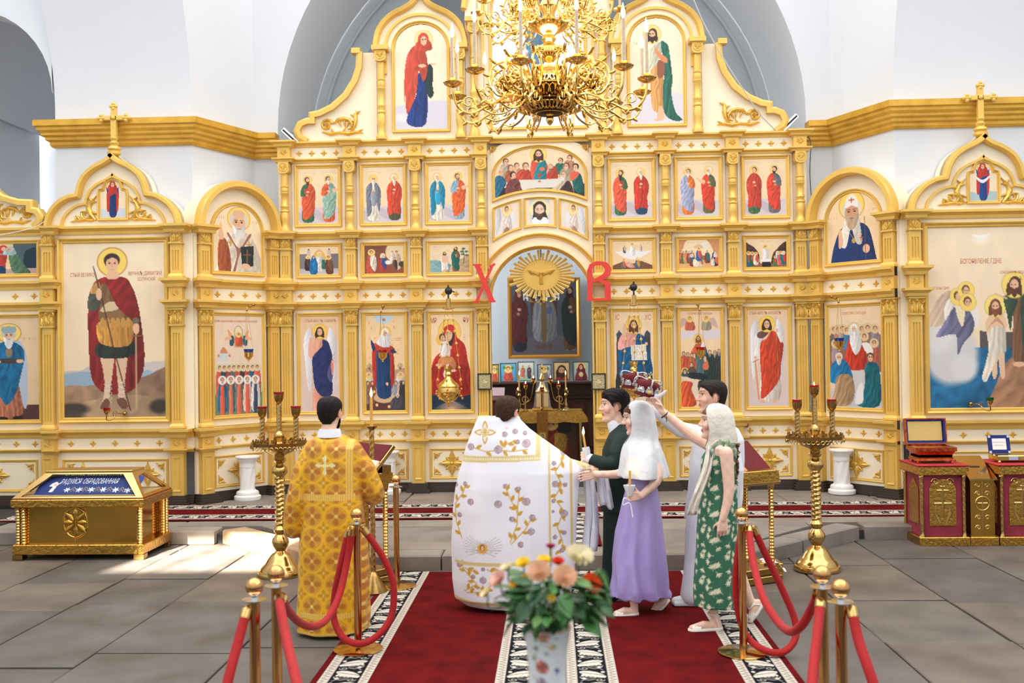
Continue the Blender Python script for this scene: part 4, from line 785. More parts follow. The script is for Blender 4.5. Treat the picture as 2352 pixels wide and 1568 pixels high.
def baptism():
    p = Paint((838,420,1560,1500),5.2,(246,224,192),(240,214,178));p.ell(1180,500,75,40,(250,240,224),.8);p.poly([(1115,468),(1175,474),(1250,462),(1195,486),(1175,490)],(252,248,240));p.poly([(1160,1040),(1320,1050),(1560,1040),(1560,1160),(1160,1160)],(96,84,82),sm=False);p.poly([(838,1140),(1560,1140),(1560,1510),(838,1510)],(40,108,152),(.14,6,1.4),sm=False);p.poly([(1340,1210),(1560,1150),(1560,1510),(1220,1510),(1260,1350)],(176,130,96),(.12,5,1.0))
    p.ell(980,1180,190,200,(214,210,208),.25);p.ell(900,1080,120,110,(226,222,220),.4);p.ell(1060,1260,100,100,(224,220,218),.4)
    p.poly([(840,950),(900,850),(980,800),(1000,900),(930,1000),(850,1010)],(226,196,170),(.08,5,.5));p.poly([(940,960),(960,860),(1040,830),(1060,960),(1000,1000)],(236,226,214),(.06,4,.3));p.poly([(1100,920),(1150,900),(1155,1000),(1120,1010)],(236,228,218))
    p.poly([(1000,900),(1060,880),(1120,960),(1120,1040),(1060,1110),(1020,1180),(1010,1060),(890,1075),(940,990)],(118,118,146),(.18,5,.5));p.poly([(1010,890),(1070,890),(1060,1000),(1040,1000)],(240,222,184))
    for x,y in ((1030,835),(1080,800),(1090,870)): p.ell(x,y,44,44,(150,110,60));p.head(x,y,28,(110,72,48),None,None,(246,214,110),.5)
    p.poly([(1200,980),(1240,940),(1300,940),(1330,1000),(1320,1040),(1310,1150),(1310,1310),(1285,1310),(1270,1200),(1260,1310),(1235,1310),(1220,1150),(1200,1040)],(234,194,158));p.poly([(1215,1040),(1310,1020),(1320,1160),(1280,1180),(1245,1240),(1195,1340),(1170,1310),(1210,1170)],(238,226,206),(.1,5,.2));p.poly([(1210,1030),(1270,960),(1320,1030),(1265,985)],SKIN2)
    p.head(1260,895,36,(120,72,46),(140,84,56),None,(246,220,126),0,True);p.poly([(1350,830),(1410,800),(1450,860),(1440,1210),(1360,1200),(1370,960)],(130,92,64),(.14,4,.1));p.poly([(1310,840),(1360,840),(1400,870),(1370,940),(1350,1040),(1330,940)],(62,84,64),(.14,3,.3));p.poly([(1420,820),(1480,880),(1480,1200),(1430,1200)],(54,76,58),(.14,3,.1));p.line([(1260,822),(1330,850)],16,SKIN);p.head(1380,770,42,(96,62,42),(96,62,42),None,(246,216,116),-.5,True)
    p.line([(1420,720),(1420,900)],4,(110,70,50));p.line([(1405,740),(1436,735)],4,(110,70,50));p.ell(1400,1240,40,16,SKIN);return p
def nicholas():
    p = Paint((0,0,340,470),3.0,(244,220,182));p.ell(180,95,84,88,(200,150,60));p.ell(180,95,80,84,(248,214,108));p.poly([(20,450),(50,300),(110,200),(180,180),(250,200),(310,300),(335,480),(10,480)],(232,220,200),(.1,6,.2));p.poly([(35,280),(70,230),(110,300),(120,470),(40,470)],(170,88,54),(.14,3,.1));p.poly([(110,200),(180,300),(250,200),(265,210),(185,340),(150,480),(130,480),(165,330),(100,215)],(160,104,90))
    for x,y in ((120,265),(250,270)):
        p.line([(x-18,y),(x+18,y)],12,(196,150,70));p.line([(x,y-22),(x,y+22)],12,(196,150,70))
    p.poly([(190,290),(285,275),(280,420),(200,440)],(32,50,46),sm=False);p.line([(238,310),(236,400)],14,(140,84,54));p.line([(212,345),(264,340)],12,(140,84,54));p.ell(225,425,34,22,SKIN);p.poly([(40,240),(44,150),(56,130),(66,180),(74,240)],SKIN);p.head(180,120,72,(214,210,204),(232,228,222),None,None,0,bl=.8);p.ell(180,62,44,30,(226,182,146));p.scrib(30,75,95,14);p.scrib(280,330,110,14);return p
def patriarch():
    p = Paint((0,0,320,430),2.9,(242,212,168));p.ell(155,80,82,92,(200,150,60));p.ell(155,80,78,88,(248,212,100));p.poly([(20,430),(40,330),(80,230),(140,190),(200,190),(260,240),(300,420),(310,440),(10,440)],(28,56,112),(.12,5,.2));p.poly([(120,60),(190,60),(205,200),(215,315),(180,315),(150,220),(120,330),(90,330),(85,250),(110,180)],(236,228,216),(.05,4,.1));p.head(155,120,66,(220,214,206),(196,170,140),None,None,0,bl=.9,skin=(206,156,120));p.poly([(118,95),(122,40),(155,10),(188,40),(192,95),(155,82)],(240,234,224));p.line([(140,48),(170,48)],9,(190,80,50));p.line([(155,38),(155,62)],9,(190,80,50));p.line([(200,285),(222,285)],7,(206,80,50));p.line([(211,272),(211,300)],7,(206,80,50))
    p.poly([(70,290),(78,220),(95,250),(98,320),(75,340)],SKIN);p.ell(240,355,22,28,SKIN);p.line([(232,160),(236,430)],5,(110,80,60));p.ell(165,300,12,16,(196,160,80));p.line([(140,250),(165,290),(190,250)],4,(196,160,80));p.scrib(15,60,150,13);p.scrib(260,310,120,13);return p
def synaxis():
    p = Paint((385,400,985,1560),7,(238,214,188),(226,206,186));p.poly([(380,1200),(990,1190),(990,1320),(380,1320)],(180,200,180),sm=False);p.poly([(380,1310),(990,1300),(990,1570),(380,1570)],(110,136,108),sm=False);p.ell(683,600,55,85,(150,140,110));p.poly([(628,590),(738,590),(738,775),(628,775)],(196,180,140),sm=False);p.ell(683,590,46,66,(238,216,176));p.poly([(650,640),(720,640),(735,750),(640,750)],(222,96,70),(.2,4,.2));p.head(683,625,18,BR)
    for sx in (-1,1): p.poly([(683+sx*70,640),(683+sx*130,560),(683+sx*110,660)],(232,166,120));p.poly([(683+sx*60,640),(683+sx*110,660),(683+sx*105,750),(683+sx*60,740)],(40,96,120),(.2,4,.2));p.poly([(683+sx*80,680),(683+sx*180,680),(683+sx*110,640)],(236,176,130))
    p.poly([(455,840),(500,765),(548,840)],(214,140,104));p.poly([(455,840),(548,840),(548,920),(455,920)],(206,214,216),sm=False);p.poly([(425,930),(590,930),(590,1000),(425,1000)],(222,218,214),sm=False)
    for x in (437,570): p.poly([(x-14,880),(x,845),(x+14,880)],(206,130,96));p.poly([(x-12,880),(x+12,880),(x+12,930),(x-12,930)],(220,214,206),sm=False)
    for i in range(9): c = ((214,96,74),(40,84,96),(170,80,70),(110,110,110),(206,90,74),(60,60,64),(196,80,66),(50,96,130),(222,110,84))[i];x = 450+i*58;p.poly([(x-38,1050),(x+38,1050),(x+42,1330),(x-42,1330)],c,(.2,4,.1));p.head(x,1010,24,(110,76,56),None,None,(226,208,170))
    for i,(c,d_) in enumerate((((44,104,140),(232,110,84)),((60,110,120),(232,130,100)),((110,126,116),(232,116,90)),((232,196,176),(226,110,90)),((226,222,216),(60,84,110)))):
        x = 480+i*103;p.poly([(x-40,1190),(x+40,1190),(x+52,1500),(x-52,1500)],c,(.14,4,.1));p.poly([(x-16,1200),(x+16,1200),(x+26,1540),(x-26,1540)],d_,(.12,3,.1));p.head(x,1150,28,(150,120,100),(190,176,160),None,(240,232,222),bl=.6)
    return p
def pentecost():
    p = Paint((258,905,590,1520),3.8,(240,212,174),(226,204,184));p.poly([(255,1080),(590,1080),(590,1300),(255,1300)],(150,104,84),sm=False);p.poly([(370,1290),(480,1290),(500,1430),(360,1430)],(206,204,200),sm=False);p.poly([(255,1420),(595,1420),(595,1530),(255,1530)],(196,200,206),sm=False)
    for x,y,c in ((293,1045,(120,104,96)),(320,1045,(190,130,110)),(347,1040,(180,160,150)),(375,1050,(60,130,170)),(470,1045,(206,150,110)),(507,1040,(150,120,100)),(552,1045,(150,140,150)),(300,1130,(170,150,156)),(545,1130,(196,100,80)),(485,1090,(170,120,96))): p.poly([(x-20,y+16),(x+20,y+16),(x+26,y+110),(x-26,y+110)],c,(.15,3,.2));p.head(x,y,15,(110,76,56),None,None,(226,196,150))
    p.poly([(390,1100),(450,1080),(490,1170),(490,1280),(365,1280),(370,1180)],(206,60,40),(.16,4,.3));p.poly([(400,1060),(440,1050),(470,1130),(430,1200),(395,1130)],(236,234,232),(.06,3,.3));p.head(420,1040,20,WH,None,(238,236,234),(226,200,150));p.poly([(470,1130),(510,1130),(540,1180),(500,1190)],(236,232,226))
    p.poly([(290,1240),(360,1230),(400,1300),(400,1360),(270,1370),(262,1300)],(24,122,176),(.18,4,.4));p.poly([(310,1330),(390,1320),(420,1400),(390,1500),(270,1500),(290,1420)],(184,150,110),(.16,5,.5));p.head(322,1215,26,(226,222,216),(226,222,216),halo=None);p.poly([(490,1260),(560,1250),(580,1340),(570,1500),(430,1500),(480,1400)],(18,110,122),(.2,5,.4));p.poly([(440,1390),(470,1370),(470,1480),(420,1490)],(232,232,230));p.head(520,1215,24,(80,54,40),halo=None);return p
def blue_saint():
    p = Paint((-140,895,232,1490),3.4,(236,206,166),(228,194,150));p.poly([(-145,1405),(235,1400),(235,1500),(-145,1500)],(86,52,46),sm=False);p.poly([(60,1200),(140,1200),(162,1450),(40,1455)],(190,116,84),(.2,7,0));p.poly([(120,1040),(165,1060),(182,1180),(180,1390),(160,1390)],(180,192,206));p.poly([(70,1040),(130,1040),(170,1100),(150,1250),(130,1340),(90,1400),(50,1300),(30,1200),(12,1150),(40,1070)],(22,112,158),(.2,4,.2));p.ell(75,1480,26,12,(44,30,30));p.ell(140,1475,24,12,(44,30,30));p.poly([(55,1135),(150,1135),(140,1158),(65,1158)],(70,60,56));p.ell(104,1095,14,30,(150,120,90));p.ell(55,1150,16,12,SKIN);p.ell(150,1148,16,12,SKIN)
    p.ell(104,985,55,58,(170,110,60));p.ell(104,985,52,55,(248,214,112));p.head(104,1000,34,(200,196,190),(238,236,232),None,None,0,bl=1.6);p.poly([(76,950),(132,950),(128,985),(80,985)],(150,170,176));p.scrib(0,40,1020,12);p.scrib(168,214,1020,12);return p
def visitation():
    p = Paint((-140,450,206,650),3.0,(242,210,158));p.poly([(110,445),(215,445),(215,655),(110,655)],(74,96,104),sm=False);p.poly([(155,520),(175,490),(205,490),(215,655),(155,655)],(22,50,64));p.poly([(-145,560),(60,580),(110,655),(-145,655)],(44,82,84),sm=False);p.poly([(-145,630),(215,610),(215,655),(-145,655)],(190,160,150),sm=False);p.poly([(0,470),(22,540),(5,590),(-20,560)],(16,76,70));p.poly([(58,480),(88,500),(82,580),(70,640),(10,640),(40,560)],(206,66,46),(.16,4,.5));p.poly([(50,600),(75,600),(80,645),(40,648)],(22,60,100));p.poly([(95,500),(125,520),(160,600),(180,645),(115,645),(95,560)],(84,122,92),(.18,4,.5));p.head(73,485,16,BR,None,(206,62,46),None,.5);p.head(98,492,15,WH,None,(170,200,206),None,-.5);p.line([(55,520),(110,525)],9,(150,190,190));return p
def orant(cl=(196,54,40),ap=(20,56,110),wr=None,bgl=(200,208,214)):
    p = Paint((0,0,200,300),2.6,(242,218,184));p.poly([(-5,230),(70,240),(130,225),(205,235),(205,305),(-5,305)],bgl);p.poly([(70,80),(120,80),(135,150),(125,280),(75,285),(65,150)],ap,(.18,4,.1));p.poly([(60,70),(100,55),(140,75),(132,120),(110,110),(80,130),(60,110)],cl,(.14,3,.5));p.poly([(55,80),(75,110),(70,240),(52,230)],cl);p.poly([(130,80),(145,90),(140,230),(124,240)],cl)
    for sx in (-1,1): p.poly([(97+sx*35,80),(97+sx*48,60),(97+sx*40,110)],ap);p.ell(97+sx*48,55,5,9,SKIN)
    if wr: p.poly([(45,110),(95,140),(145,110),(140,130),(95,165),(50,130)],wr)
    p.head(97,40,20,BR,None,cl,(246,216,140));p.scrib(10,40,65,7);p.scrib(150,185,65,7);return p
# ------------------------------------------------------------------ central iconostasis
CI = Unit('iconostasis',(XC,YI,ZS),0,'tall cream and gold iconostasis wall with rows of painted icons and an arched doorway','iconostasis')
CO = [.785,1.673,2.561,3.449];UE = 3.56
COLS = [-c for c in CO[::-1]]+CO
BAYS = [(COLS[i]+.085,COLS[i+1]-.085) for i in (0,1,2,4,5,6)]
GAP0 = .70                                   # half width of the doorway
for sgn,cols in ((-1,COLS[:4]),(1,COLS[4:])):
    u0,u1 = (-UE,-GAP0) if sgn < 0 else (GAP0,UE)
    plinth(CI,u0,u1,cols)
    for z,h,d in ((ZC7,.045,.05),(ZC6,.11,.08),(ZC5,.10,.075),(ZC4,.11,.08)): CI.cornice(z,h,d,u0,u1,cols)
    CI.cornice(ZC3,.10,.08,u0+(.0 if sgn < 0 else 0),u1,cols);CI.cornice(ZC2,.055,.05,u0,u1,cols)
    CI.frieze(ZF0,ZC6,[b for b in BAYS if (b[0] < 0) == (sgn < 0)],cols);CI.frieze(ZG0-.0,ZC4,[b for b in BAYS if (b[0] < 0) == (sgn < 0)],[c for c in cols if abs(c) > 1])
    CI.frieze(ZH0,ZC1,[b for b in BAYS if (b[0] < 0) == (sgn < 0)],cols)
CI.cornice(ZC1,.075,.07,-UE,UE,COLS)
for c in COLS:
    CI.pedestal(c,ZB0,ZB1);CI.fluted(c,ZL0,ZL1,O_CAPB,.215);CI.fluted(c,ZM0,ZM1,O_CAPS,.125)
    t = CI.put('turned_column',O_TURN,c,ZU0,-.07);t.scale.z *= (ZU1-ZU0-.155)/.78;CI.put('capital',O_CAPC,c,ZU1-.16,0,t) if False else None
    CI.put('capital',O_CAPC,c,ZU1-.157,0)
R2 = row2()
L3 = [archangel_g(),joy(),virgin(),enthroned(),dormition(),archangel_m()]
LAB3 = ['painted icon of a winged archangel in a navy cloak','painted icon of a standing woman in blue robes among sufferers','painted icon of a mother in red holding a child','painted icon of a seated figure with an open book','painted icon of mourners around a bier','painted icon of a winged archangel in a red cloak']
ICONS3 = []
for i,(a,b) in enumerate(BAYS):
    m_ = (a+b)/2
    base_panel(CI,a,b);CI.box('panel',CREAM,a,b,0,.03,ZL0,ZL1);CI.box('panel',CREAM,a,b,0,.03,ZM0,ZM1);CI.box('panel',CREAM,a,b,0,.03,ZU0,ZU1)
    f = CI.icon(m_-.312,m_+.312,1.185,2.565,L3[i],LAB3[i]);ICONS3.append(f)
    CI.icon(m_-.314,m_+.314,3.035,3.51,R2[i][0],R2[i][1]);CI.icon(m_-.32,m_+.32,3.728,4.573,ROW1[i][0],ROW1[i][1])
CI.text(737,737,'СТЫЙ АРХГЛЪ ГАВРIИЛЪ',6.5,ICONS3[0]);CI.text(1757,719,'СТЫЙ АРХГЛЪ МИХАИЛЪ',6.5,ICONS3[5])
CI.text(996,737,'МР',12,ICONS3[2],m=mat('red_letter_ink',(176,70,56),.6));CI.text(1070,736,'ѲУ',12,ICONS3[2],m=MATS['red_letter_ink']);CI.text(1418,729,'IС',12,ICONS3[3]);CI.text(1488,729,'ХС',12,ICONS3[3]);CI.text(1607,720,'УСПЕНIЕ ПРЕСТЫЯ БЦЫ',5.5,ICONS3[4])
for a_,b_ in ((-UE,-GAP0),(GAP0,UE)): CI.box('back_board',CREAM,a_,b_,.03,.09,ZB0-.1,ZT)
CI.box('back_board',CREAM,-GAP0,GAP0,.12,.16,3.5,ZT)
# doorway bay: arch, three small icons, supper
zsp,ro = 2.72,.70
path = [(GAP0+.0,2.71)]+arcpts(0,zsp,ro,0,PI,28)+[(-GAP0,2.71)]
CI.fpath([(u,z) for u,z in path],'door_arch',.045,.10,0,closed=False)
CI.fpath(arcpts(0,zsp,ro+.17,.16,PI-.16,28),'arch_hood',.05,.07,0,closed=False)
zz = ZS
# cream spandrel between columns above the doorway
top = ZC1;sp = MB();A_ = arcpts(0,zsp,ro,0,PI,28)
hw = .70
outer = []
for (u,z) in A_:
    t = math.atan2(z-zsp,u);s_ = min(hw/max(abs(math.cos(t)),1e-6),(top-zsp)/max(math.sin(t),1e-6));outer.append((s_*math.cos(t),zsp+s_*math.sin(t)))
sp.grid([[CI.P(u,0,z) for u,z in A_],[CI.P(u,0,z) for u,z in outer]]);sp.grid([[CI.P(u,0,z) for u,z in A_],[CI.P(u,.12,z) for u,z in A_]])
sp.build('spandrel_panel',CREAM,CI.r,20,fix=False)
for s_ in (-1,1):
    CI.box('door_jamb',GOLDP,*((-GAP0-.0,-GAP0+.02) if s_ < 0 else (GAP0-.02,GAP0)),-.06,.12,ZB0-.1,2.71)
def arcband(r0,r1,u0,u1,zc,n=10):
    """closed outline between two arcs, u0..u1"""
    lo = [(u0+(u1-u0)*i/n) for i in range(n+1)]
    return [(u,zc+math.sqrt(r0*r0-u*u)) for u in lo]+[(u,zc+math.sqrt(r1*r1-u*u)) for u in lo[::-1]]
ZQ = 2.55;r_in,r_out = 1.13,1.53
def bandicon(u0,u1,p,lab):
    o = arcband(r_in,r_out,u0,u1,ZQ);fr = CI.fpath(o,'icon_frame',.032,.035)
    zl = [q[1] for q in o];z0,z1 = min(zl),max(zl);a,b = u0,u1
    me = p.mesh('icon_painting',lambda x,y: (a+(x-p.x0)/(p.x1-p.x0)*(b-a),-.008,z1-(y-p.y0)/(p.y1-p.y0)*(z1-z0)-ZS),None,
                lambda x,y: (lambda u,z: r_in+.01 < math.hypot(u,z-ZQ) < r_out-.01 and abs(u) < .69)(a+(x-p.x0)/(p.x1-p.x0)*(b-a),z1-(y-p.y0)/(p.y1-p.y0)*(z1-z0)))
    reg(bpy.data.objects.new('icon_painting',me),fr,CI.M.copy())['label'] = lab
bandicon(-.64,-.25,angel_small(0,False),'painted icon of a seated angel facing right');bandicon(-.22,.22,face_icon(),'painted icon of a bearded face on a white cloth');bandicon(.25,.64,angel_small(0,True),'painted icon of a seated angel facing left')
spz = 1.60
o = [(-.64,ZQ+math.sqrt(spz**2-.64**2))]+[(u,ZQ+math.sqrt(spz**2-u*u)) for u in (-.48,-.32,-.16,0,.16,.32,.48)]+[(.64,ZQ+math.sqrt(spz**2-.64**2)),(.64,4.38)]+arcpts(0,4.38,.64,0,PI,18,.40)[1:-1]+[(-.64,4.38)]
fr = CI.fpath(o,'icon_frame',.04,.04);p = supper()
z0_,z1_ = 3.99,4.76
me = p.mesh('icon_painting',lambda x,y: (-.61+(x-p.x0)/(p.x1-p.x0)*1.22,-.008,z1_-(y-p.y0)/(p.y1-p.y0)*(z1_-z0_)-ZS),None,
            lambda x,y: (lambda u,z: math.hypot(u,z-ZQ) > spz+.005 and (z < 4.38 or (u/.635)**2+((z-4.38)/.395)**2 < 1))(-.61+(x-p.x0)/(p.x1-p.x0)*1.22,z1_-(y-p.y0)/(p.y1-p.y0)*(z1_-z0_)))
reg(bpy.data.objects.new('icon_painting',me),fr,CI.M.copy())['label'] = 'painted icon of a supper at a long table'
for fx in (-1,1): CI.put('corner_scroll',O_CORN,-fx*.66,4.77,-.004,fx=fx,k=.9)
# gable tier
zt = ZT
def scallop(sg):
    """side gable board of the top tier, traced by its curve"""
    prof = [(2.19,zt),(3.15,zt),(3.25,zt+.06),(3.29,zt+.15),(3.24,zt+.25),(3.14,zt+.29),(3.08,zt+.29),(3.08,zt+.37),(2.97,zt+.39),(2.80,zt+.47),(2.62,zt+.62),(2.49,zt+.82),(2.43,zt+1.0),(2.42,zt+1.20),(2.19,zt+1.20)]
    pts = [(sg*u,z) for u,z in prof]
    b = MB().prism(pts if sg > 0 else pts[::-1],lambda q,h: CI.P(q[0],h,q[1]),0,.06).build('gable_board',CREAM,CI.r,20)
    edge = [(sg*u,z) for u,z in prof[1:14]]
    MB().sweep(edge if sg > 0 else edge[::-1],[(0.005,-.07),(.035,-.05),(.035,.06),(-.03,.06),(-.05,0),(-.05,-.07)] ,lambda q,h: CI.P(q[0],h,q[1])).build('gable_moulding',GOLDP,b,30)
    CI.box('gable_cap',GOLDP,*(sorted((sg*2.40,sg*2.52))),-.08,.06,zt+1.18,zt+1.25,b);CI.put('acanthus_scroll',O_SCR,sg*2.66,zt+.20,0,b,fx=-sg if sg > 0 else 1,k=1.28)
for sg in (-1,1): scallop(sg)
def ogee(uc,hw,z0,z1,n=14):
    """onion-arch outline from (uc+hw,z0) over the point to (uc-hw,z0)"""
    R = [(hw,z0),(hw*.985,z0+.10),(hw*.93,z0+.26),(hw*.80,z0+.42),(hw*.60,z0+.55),(hw*.36,z0+.64),(hw*.18,z0+.73),(hw*.07,z0+.84),(0,z0+.94)]
    k = (z1-z0)/.94;R = [(v.x,v.y) for v in spline([(a,z0+(b-z0)*k,0) for a,b in R],4)]
    return [(uc+a,b) for a,b in R]+[(uc-a,b) for a,b in R[::-1][1:]]
def gable(uc,hw,zb,zp,p,lab,fw,ft):
    og = ogee(uc,hw,zb,zp);board = [(uc+hw,zt)]+og+[(uc-hw,zt)]
    b = MB().prism(board,lambda q,h: CI.P(q[0],h,q[1]),0,.08).build('gable_board',CREAM,CI.r,20)
    MB().sweep(og,[(.035,-.09),(.05,-.06),(.05,.08),(-.02,.08),(-.03,-.02),(-.012,-.07)],lambda q,h: CI.P(q[0],h,q[1])).build('gable_moulding',GOLDP,b,35)
    MB().sweep([(uc+fw+.1,zt+.9),(uc+fw+.1,zb)]+arcpts(uc,zb,fw+.10,0,PI,20,(zp-zb)*.62)[1:-1]+[(uc-fw-.1,zb),(uc-fw-.1,zt+.9)],[(0,0),(0,.03),(-.035,.03),(-.035,0)],lambda q,h: CI.P(q[0],-h,q[1])).build('inner_moulding',GOLDP,b,30)
    pts = [(uc-fw,zt+.10),(uc+fw,zt+.10),(uc+fw,zb-.02)]+arcpts(uc,zb-.02,fw,0,PI,18,ft)[1:-1]+[(uc-fw,zb-.02)]
    CI.icon(uc-fw,uc+fw,zt+.10,zb-.02+ft,p,lab,.045,pts,lambda x,y: (lambda u,z: z < zb-.02 or ((u-uc)/(fw-.01))**2+((z-zb+.02)/(ft-.01))**2 < 1)(uc-fw+(x-p.x0)/(p.x1-p.x0)*2*fw,zb-.02+ft-(y-p.y0)/(p.y1-p.y0)*(zb-.02+ft-zt-.10)))
    fin = MB().lathe([(.05,0),(.075,.015),(.075,.03),(.05,.045),(.055,.08),(.03,.11),(.02,.25)],12,CI.P(uc,0,zp-.04)).build('finial',GOLDP,b,30)
gable(-1.585,.60,zt+1.27,zt+1.27+.72,mary_full(),'painted icon of a woman in a red mantle bending right',.395,.36);gable(1.585,.60,zt+1.27,zt+1.27+.72,john_full(),'painted icon of a bearded man in a green cloak turned left',.395,.36)
gable(0,.98,zt+1.75,zt+2.75,deisis_top(),'painted icon in the middle gable behind the chandelier',.66,.5)
def topcol(u,h):
    t = CI.put('turned_column',O_TURN,u,zt,-.06);t.scale.z *= (h-.16)/.78;CI.put('capital',O_CAPC,u,zt+h-.157,0);CI.box('gable_cap',GOLDP,u-.11,u+.11,-.17,.06,zt+h-.005,zt+h+.055)
for s_ in (-1,1):
    topcol(s_*2.12,1.2);topcol(s_*1.05,1.2);topcol(s_*.86,1.55)
# red paschal letters on the door posts, hung as separate things
def flat_letter(strokes,px,py,hpx,lab):
    """strokes in letter units (height 1); thick board letter"""
    u,z = CI.hit(px,py,-.255);k = hpx*13.2/FPX;mb = MB()
    for i_,pts in enumerate(strokes): mb.prism(pts,lambda q,h: (q[0]*k,h,q[1]*k),-.014-.002*i_,.014+.002*i_)
    me = mb.mesh('red_letter',REDL,0,fix=True);o_ = inst('red_letter',me,CI.M @ Matrix.Translation((u,-.255,z-ZS)));tag(o_,lab,'letter','red paschal letters on the door posts')
def band(line,w0):
    L = [Vector(q) for q in line];lo = [];hi = []
    for i,q in enumerate(L):
        d = (L[min(i+1,len(L)-1)]-L[max(0,i-1)]).normalized();n_ = Vector((-d.y,d.x));ww = w0[i] if isinstance(w0,(list,tuple)) else w0
        lo.append(tuple(q-n_*ww));hi.append(tuple(q+n_*ww))
    return lo+hi[::-1]
flat_letter([band([(.22,.46),(-.2,-.47)],.034),band([(.14,.43),(.22,.45),(.29,.5)],.03),band([(-.18,.47),(.2,-.47)],.066),[(-.29,.5),(-.07,.5),(-.07,.45),(-.29,.46)],[(.07,-.5),(.29,-.5),(.29,-.45),(.07,-.46)],[(-.31,-.5),(-.10,-.5),(-.10,-.46),(-.31,-.46)]],1112,650,88,'red board letter shaped like an X on the left door post')
flat_letter([band([(-.24,.30),(-.24,-.48)],.07),band([(-.24,.28),(-.20,.40),(-.08,.47),(.08,.47),(.18,.42),(.24,.32),(.22,.20),(.12,.12),(-.02,.06),(-.20,.0)],[.06,.06,.05,.05,.07,.085,.085,.07,.05,.04]),band([(-.04,.09),(.06,.0),(.18,-.04),(.26,-.06)],.05),band([(.22,-.06),(.22,-.48)],.075),[(-.33,-.5),(.30,-.5),(.30,-.43),(-.33,-.45)]],1376,646,88,'red board letter shaped like a B on the right door post')
# sunburst with a dove hanging in the doorway arch
u,z = CI.hit(1243,632,.1);sb = root('sunburst',CI.P(u,.1,z),'gilded sunburst with spread dove hanging in the doorway arch','sunburst');C0 = CI.P(u,.1,z)
rnd = random.Random(5)
for i in range(40):
    a = 2*PI*(i+.5)/40;L_ = (.40 if i % 2 == 0 else .36)+rnd.uniform(-.02,.02);ex = 1.12
    d = Vector((math.cos(a)*ex,0,math.sin(a)*.82));n_ = Vector((-math.sin(a),0,math.cos(a)));p0 = C0+d*.2;p1 = C0+d*L_;mb = MB()
    mb.add([p0-n_*.012,p0+n_*.012,p1+n_*.020,p1-n_*.020,p0-n_*.012+Vector((0,-.012,0)),p0+n_*.012+Vector((0,-.012,0)),p1+n_*.020+Vector((0,-.012,0)),p1-n_*.020+Vector((0,-.012,0)),p0+Vector((0,-.022,0)),p1+Vector((0,-.018,0))],[(0,1,2,3),(0,3,7,4),(1,5,6,2),(3,2,6,9,7),(0,4,8,5,1),(4,7,9,8),(5,8,9,6)])
    mb.build('ray',GOLDP,sb,0)
MB().lathe([(.05,-.02),(.25,-.018),(.262,-.008),(.262,.0),(.05,.004)],40,(0,0,0),Matrix.Translation(C0) @ Matrix.Rotation(PI/2,4,'X') @ Matrix.Diagonal((1.0,.82,-1,1))).build('disc',GOLDP,sb,30)
dv = MB();Fd = lambda q,h: tuple(C0+Vector((q[0],-.02-h,q[1])))
for s_ in (-1,1):
    for k in range(6): dv.leaf([(s_*.03,.0+.004*k),(s_*(.09+.012*k),.028+.006*k),(s_*(.14+.01*k),.012+.012*k)],(.016,.014,.002),.03,Fd)
dv.leaf([(0,.05),(0,.0),(0,-.06),(0,-.12)],(.014,.03,.022,.03),.05,Fd);dv.ball(tuple(C0+Vector((0,-.06,.03))),.022,8,6);dv.build('dove',GOLDC,sb,50)
MB().tube([C0+Vector((0,.0,.25)),C0+Vector((0,0,.35))],.006,6).build('hanging_hook',BLACK,sb)
# small framed icons on the door posts
for px,lab in ((1113,'small black framed embossed icon on the left door post'),(1375,'small black framed embossed icon on the right door post')):
    u,z = CI.hit(px,876,-.1);r_ = root('framed_icon',CI.P(u,-.10,z-.12),lab,'framed icon','small embossed icons on the door posts')
    MB().sweep([tuple(q) for q in ((u-.095,z-.11),(u+.095,z-.11),(u+.095,z+.11),(u-.095,z+.11))],[(0,0),(0,.03),(-.016,.03),(-.016,0)],lambda q,h: CI.P(q[0],-.09-h,q[1]),True).build('frame',mat('black_green_frame',(24,34,28),.4),r_,0)
    MB().box(u-.085,u+.085,-.10,-.09,z-.10-ZS,z+.10-ZS,CI.M).build('embossed_cover',mat('silver_gilt_foil',(222,210,160),.3,.8,var=(60,.7),bump=(60,.6,.01)),r_,0);mb = MB();f_ = lambda q,h: tuple(CI.P(u+q[0],-.10-h,z+q[1]))
    rays(mb,0,0,0,0,0);mb.leaf([(0,-.06),(0,-.02),(0,.02)],(.035,.04,.02),.008,f_);mb.leaf(arcpts(0,.025,.026,0,2*PI,12),(.006,.006),.006,f_);mb.build('relief',mat('silver_gilt_foil',(222,210,160)),r_)
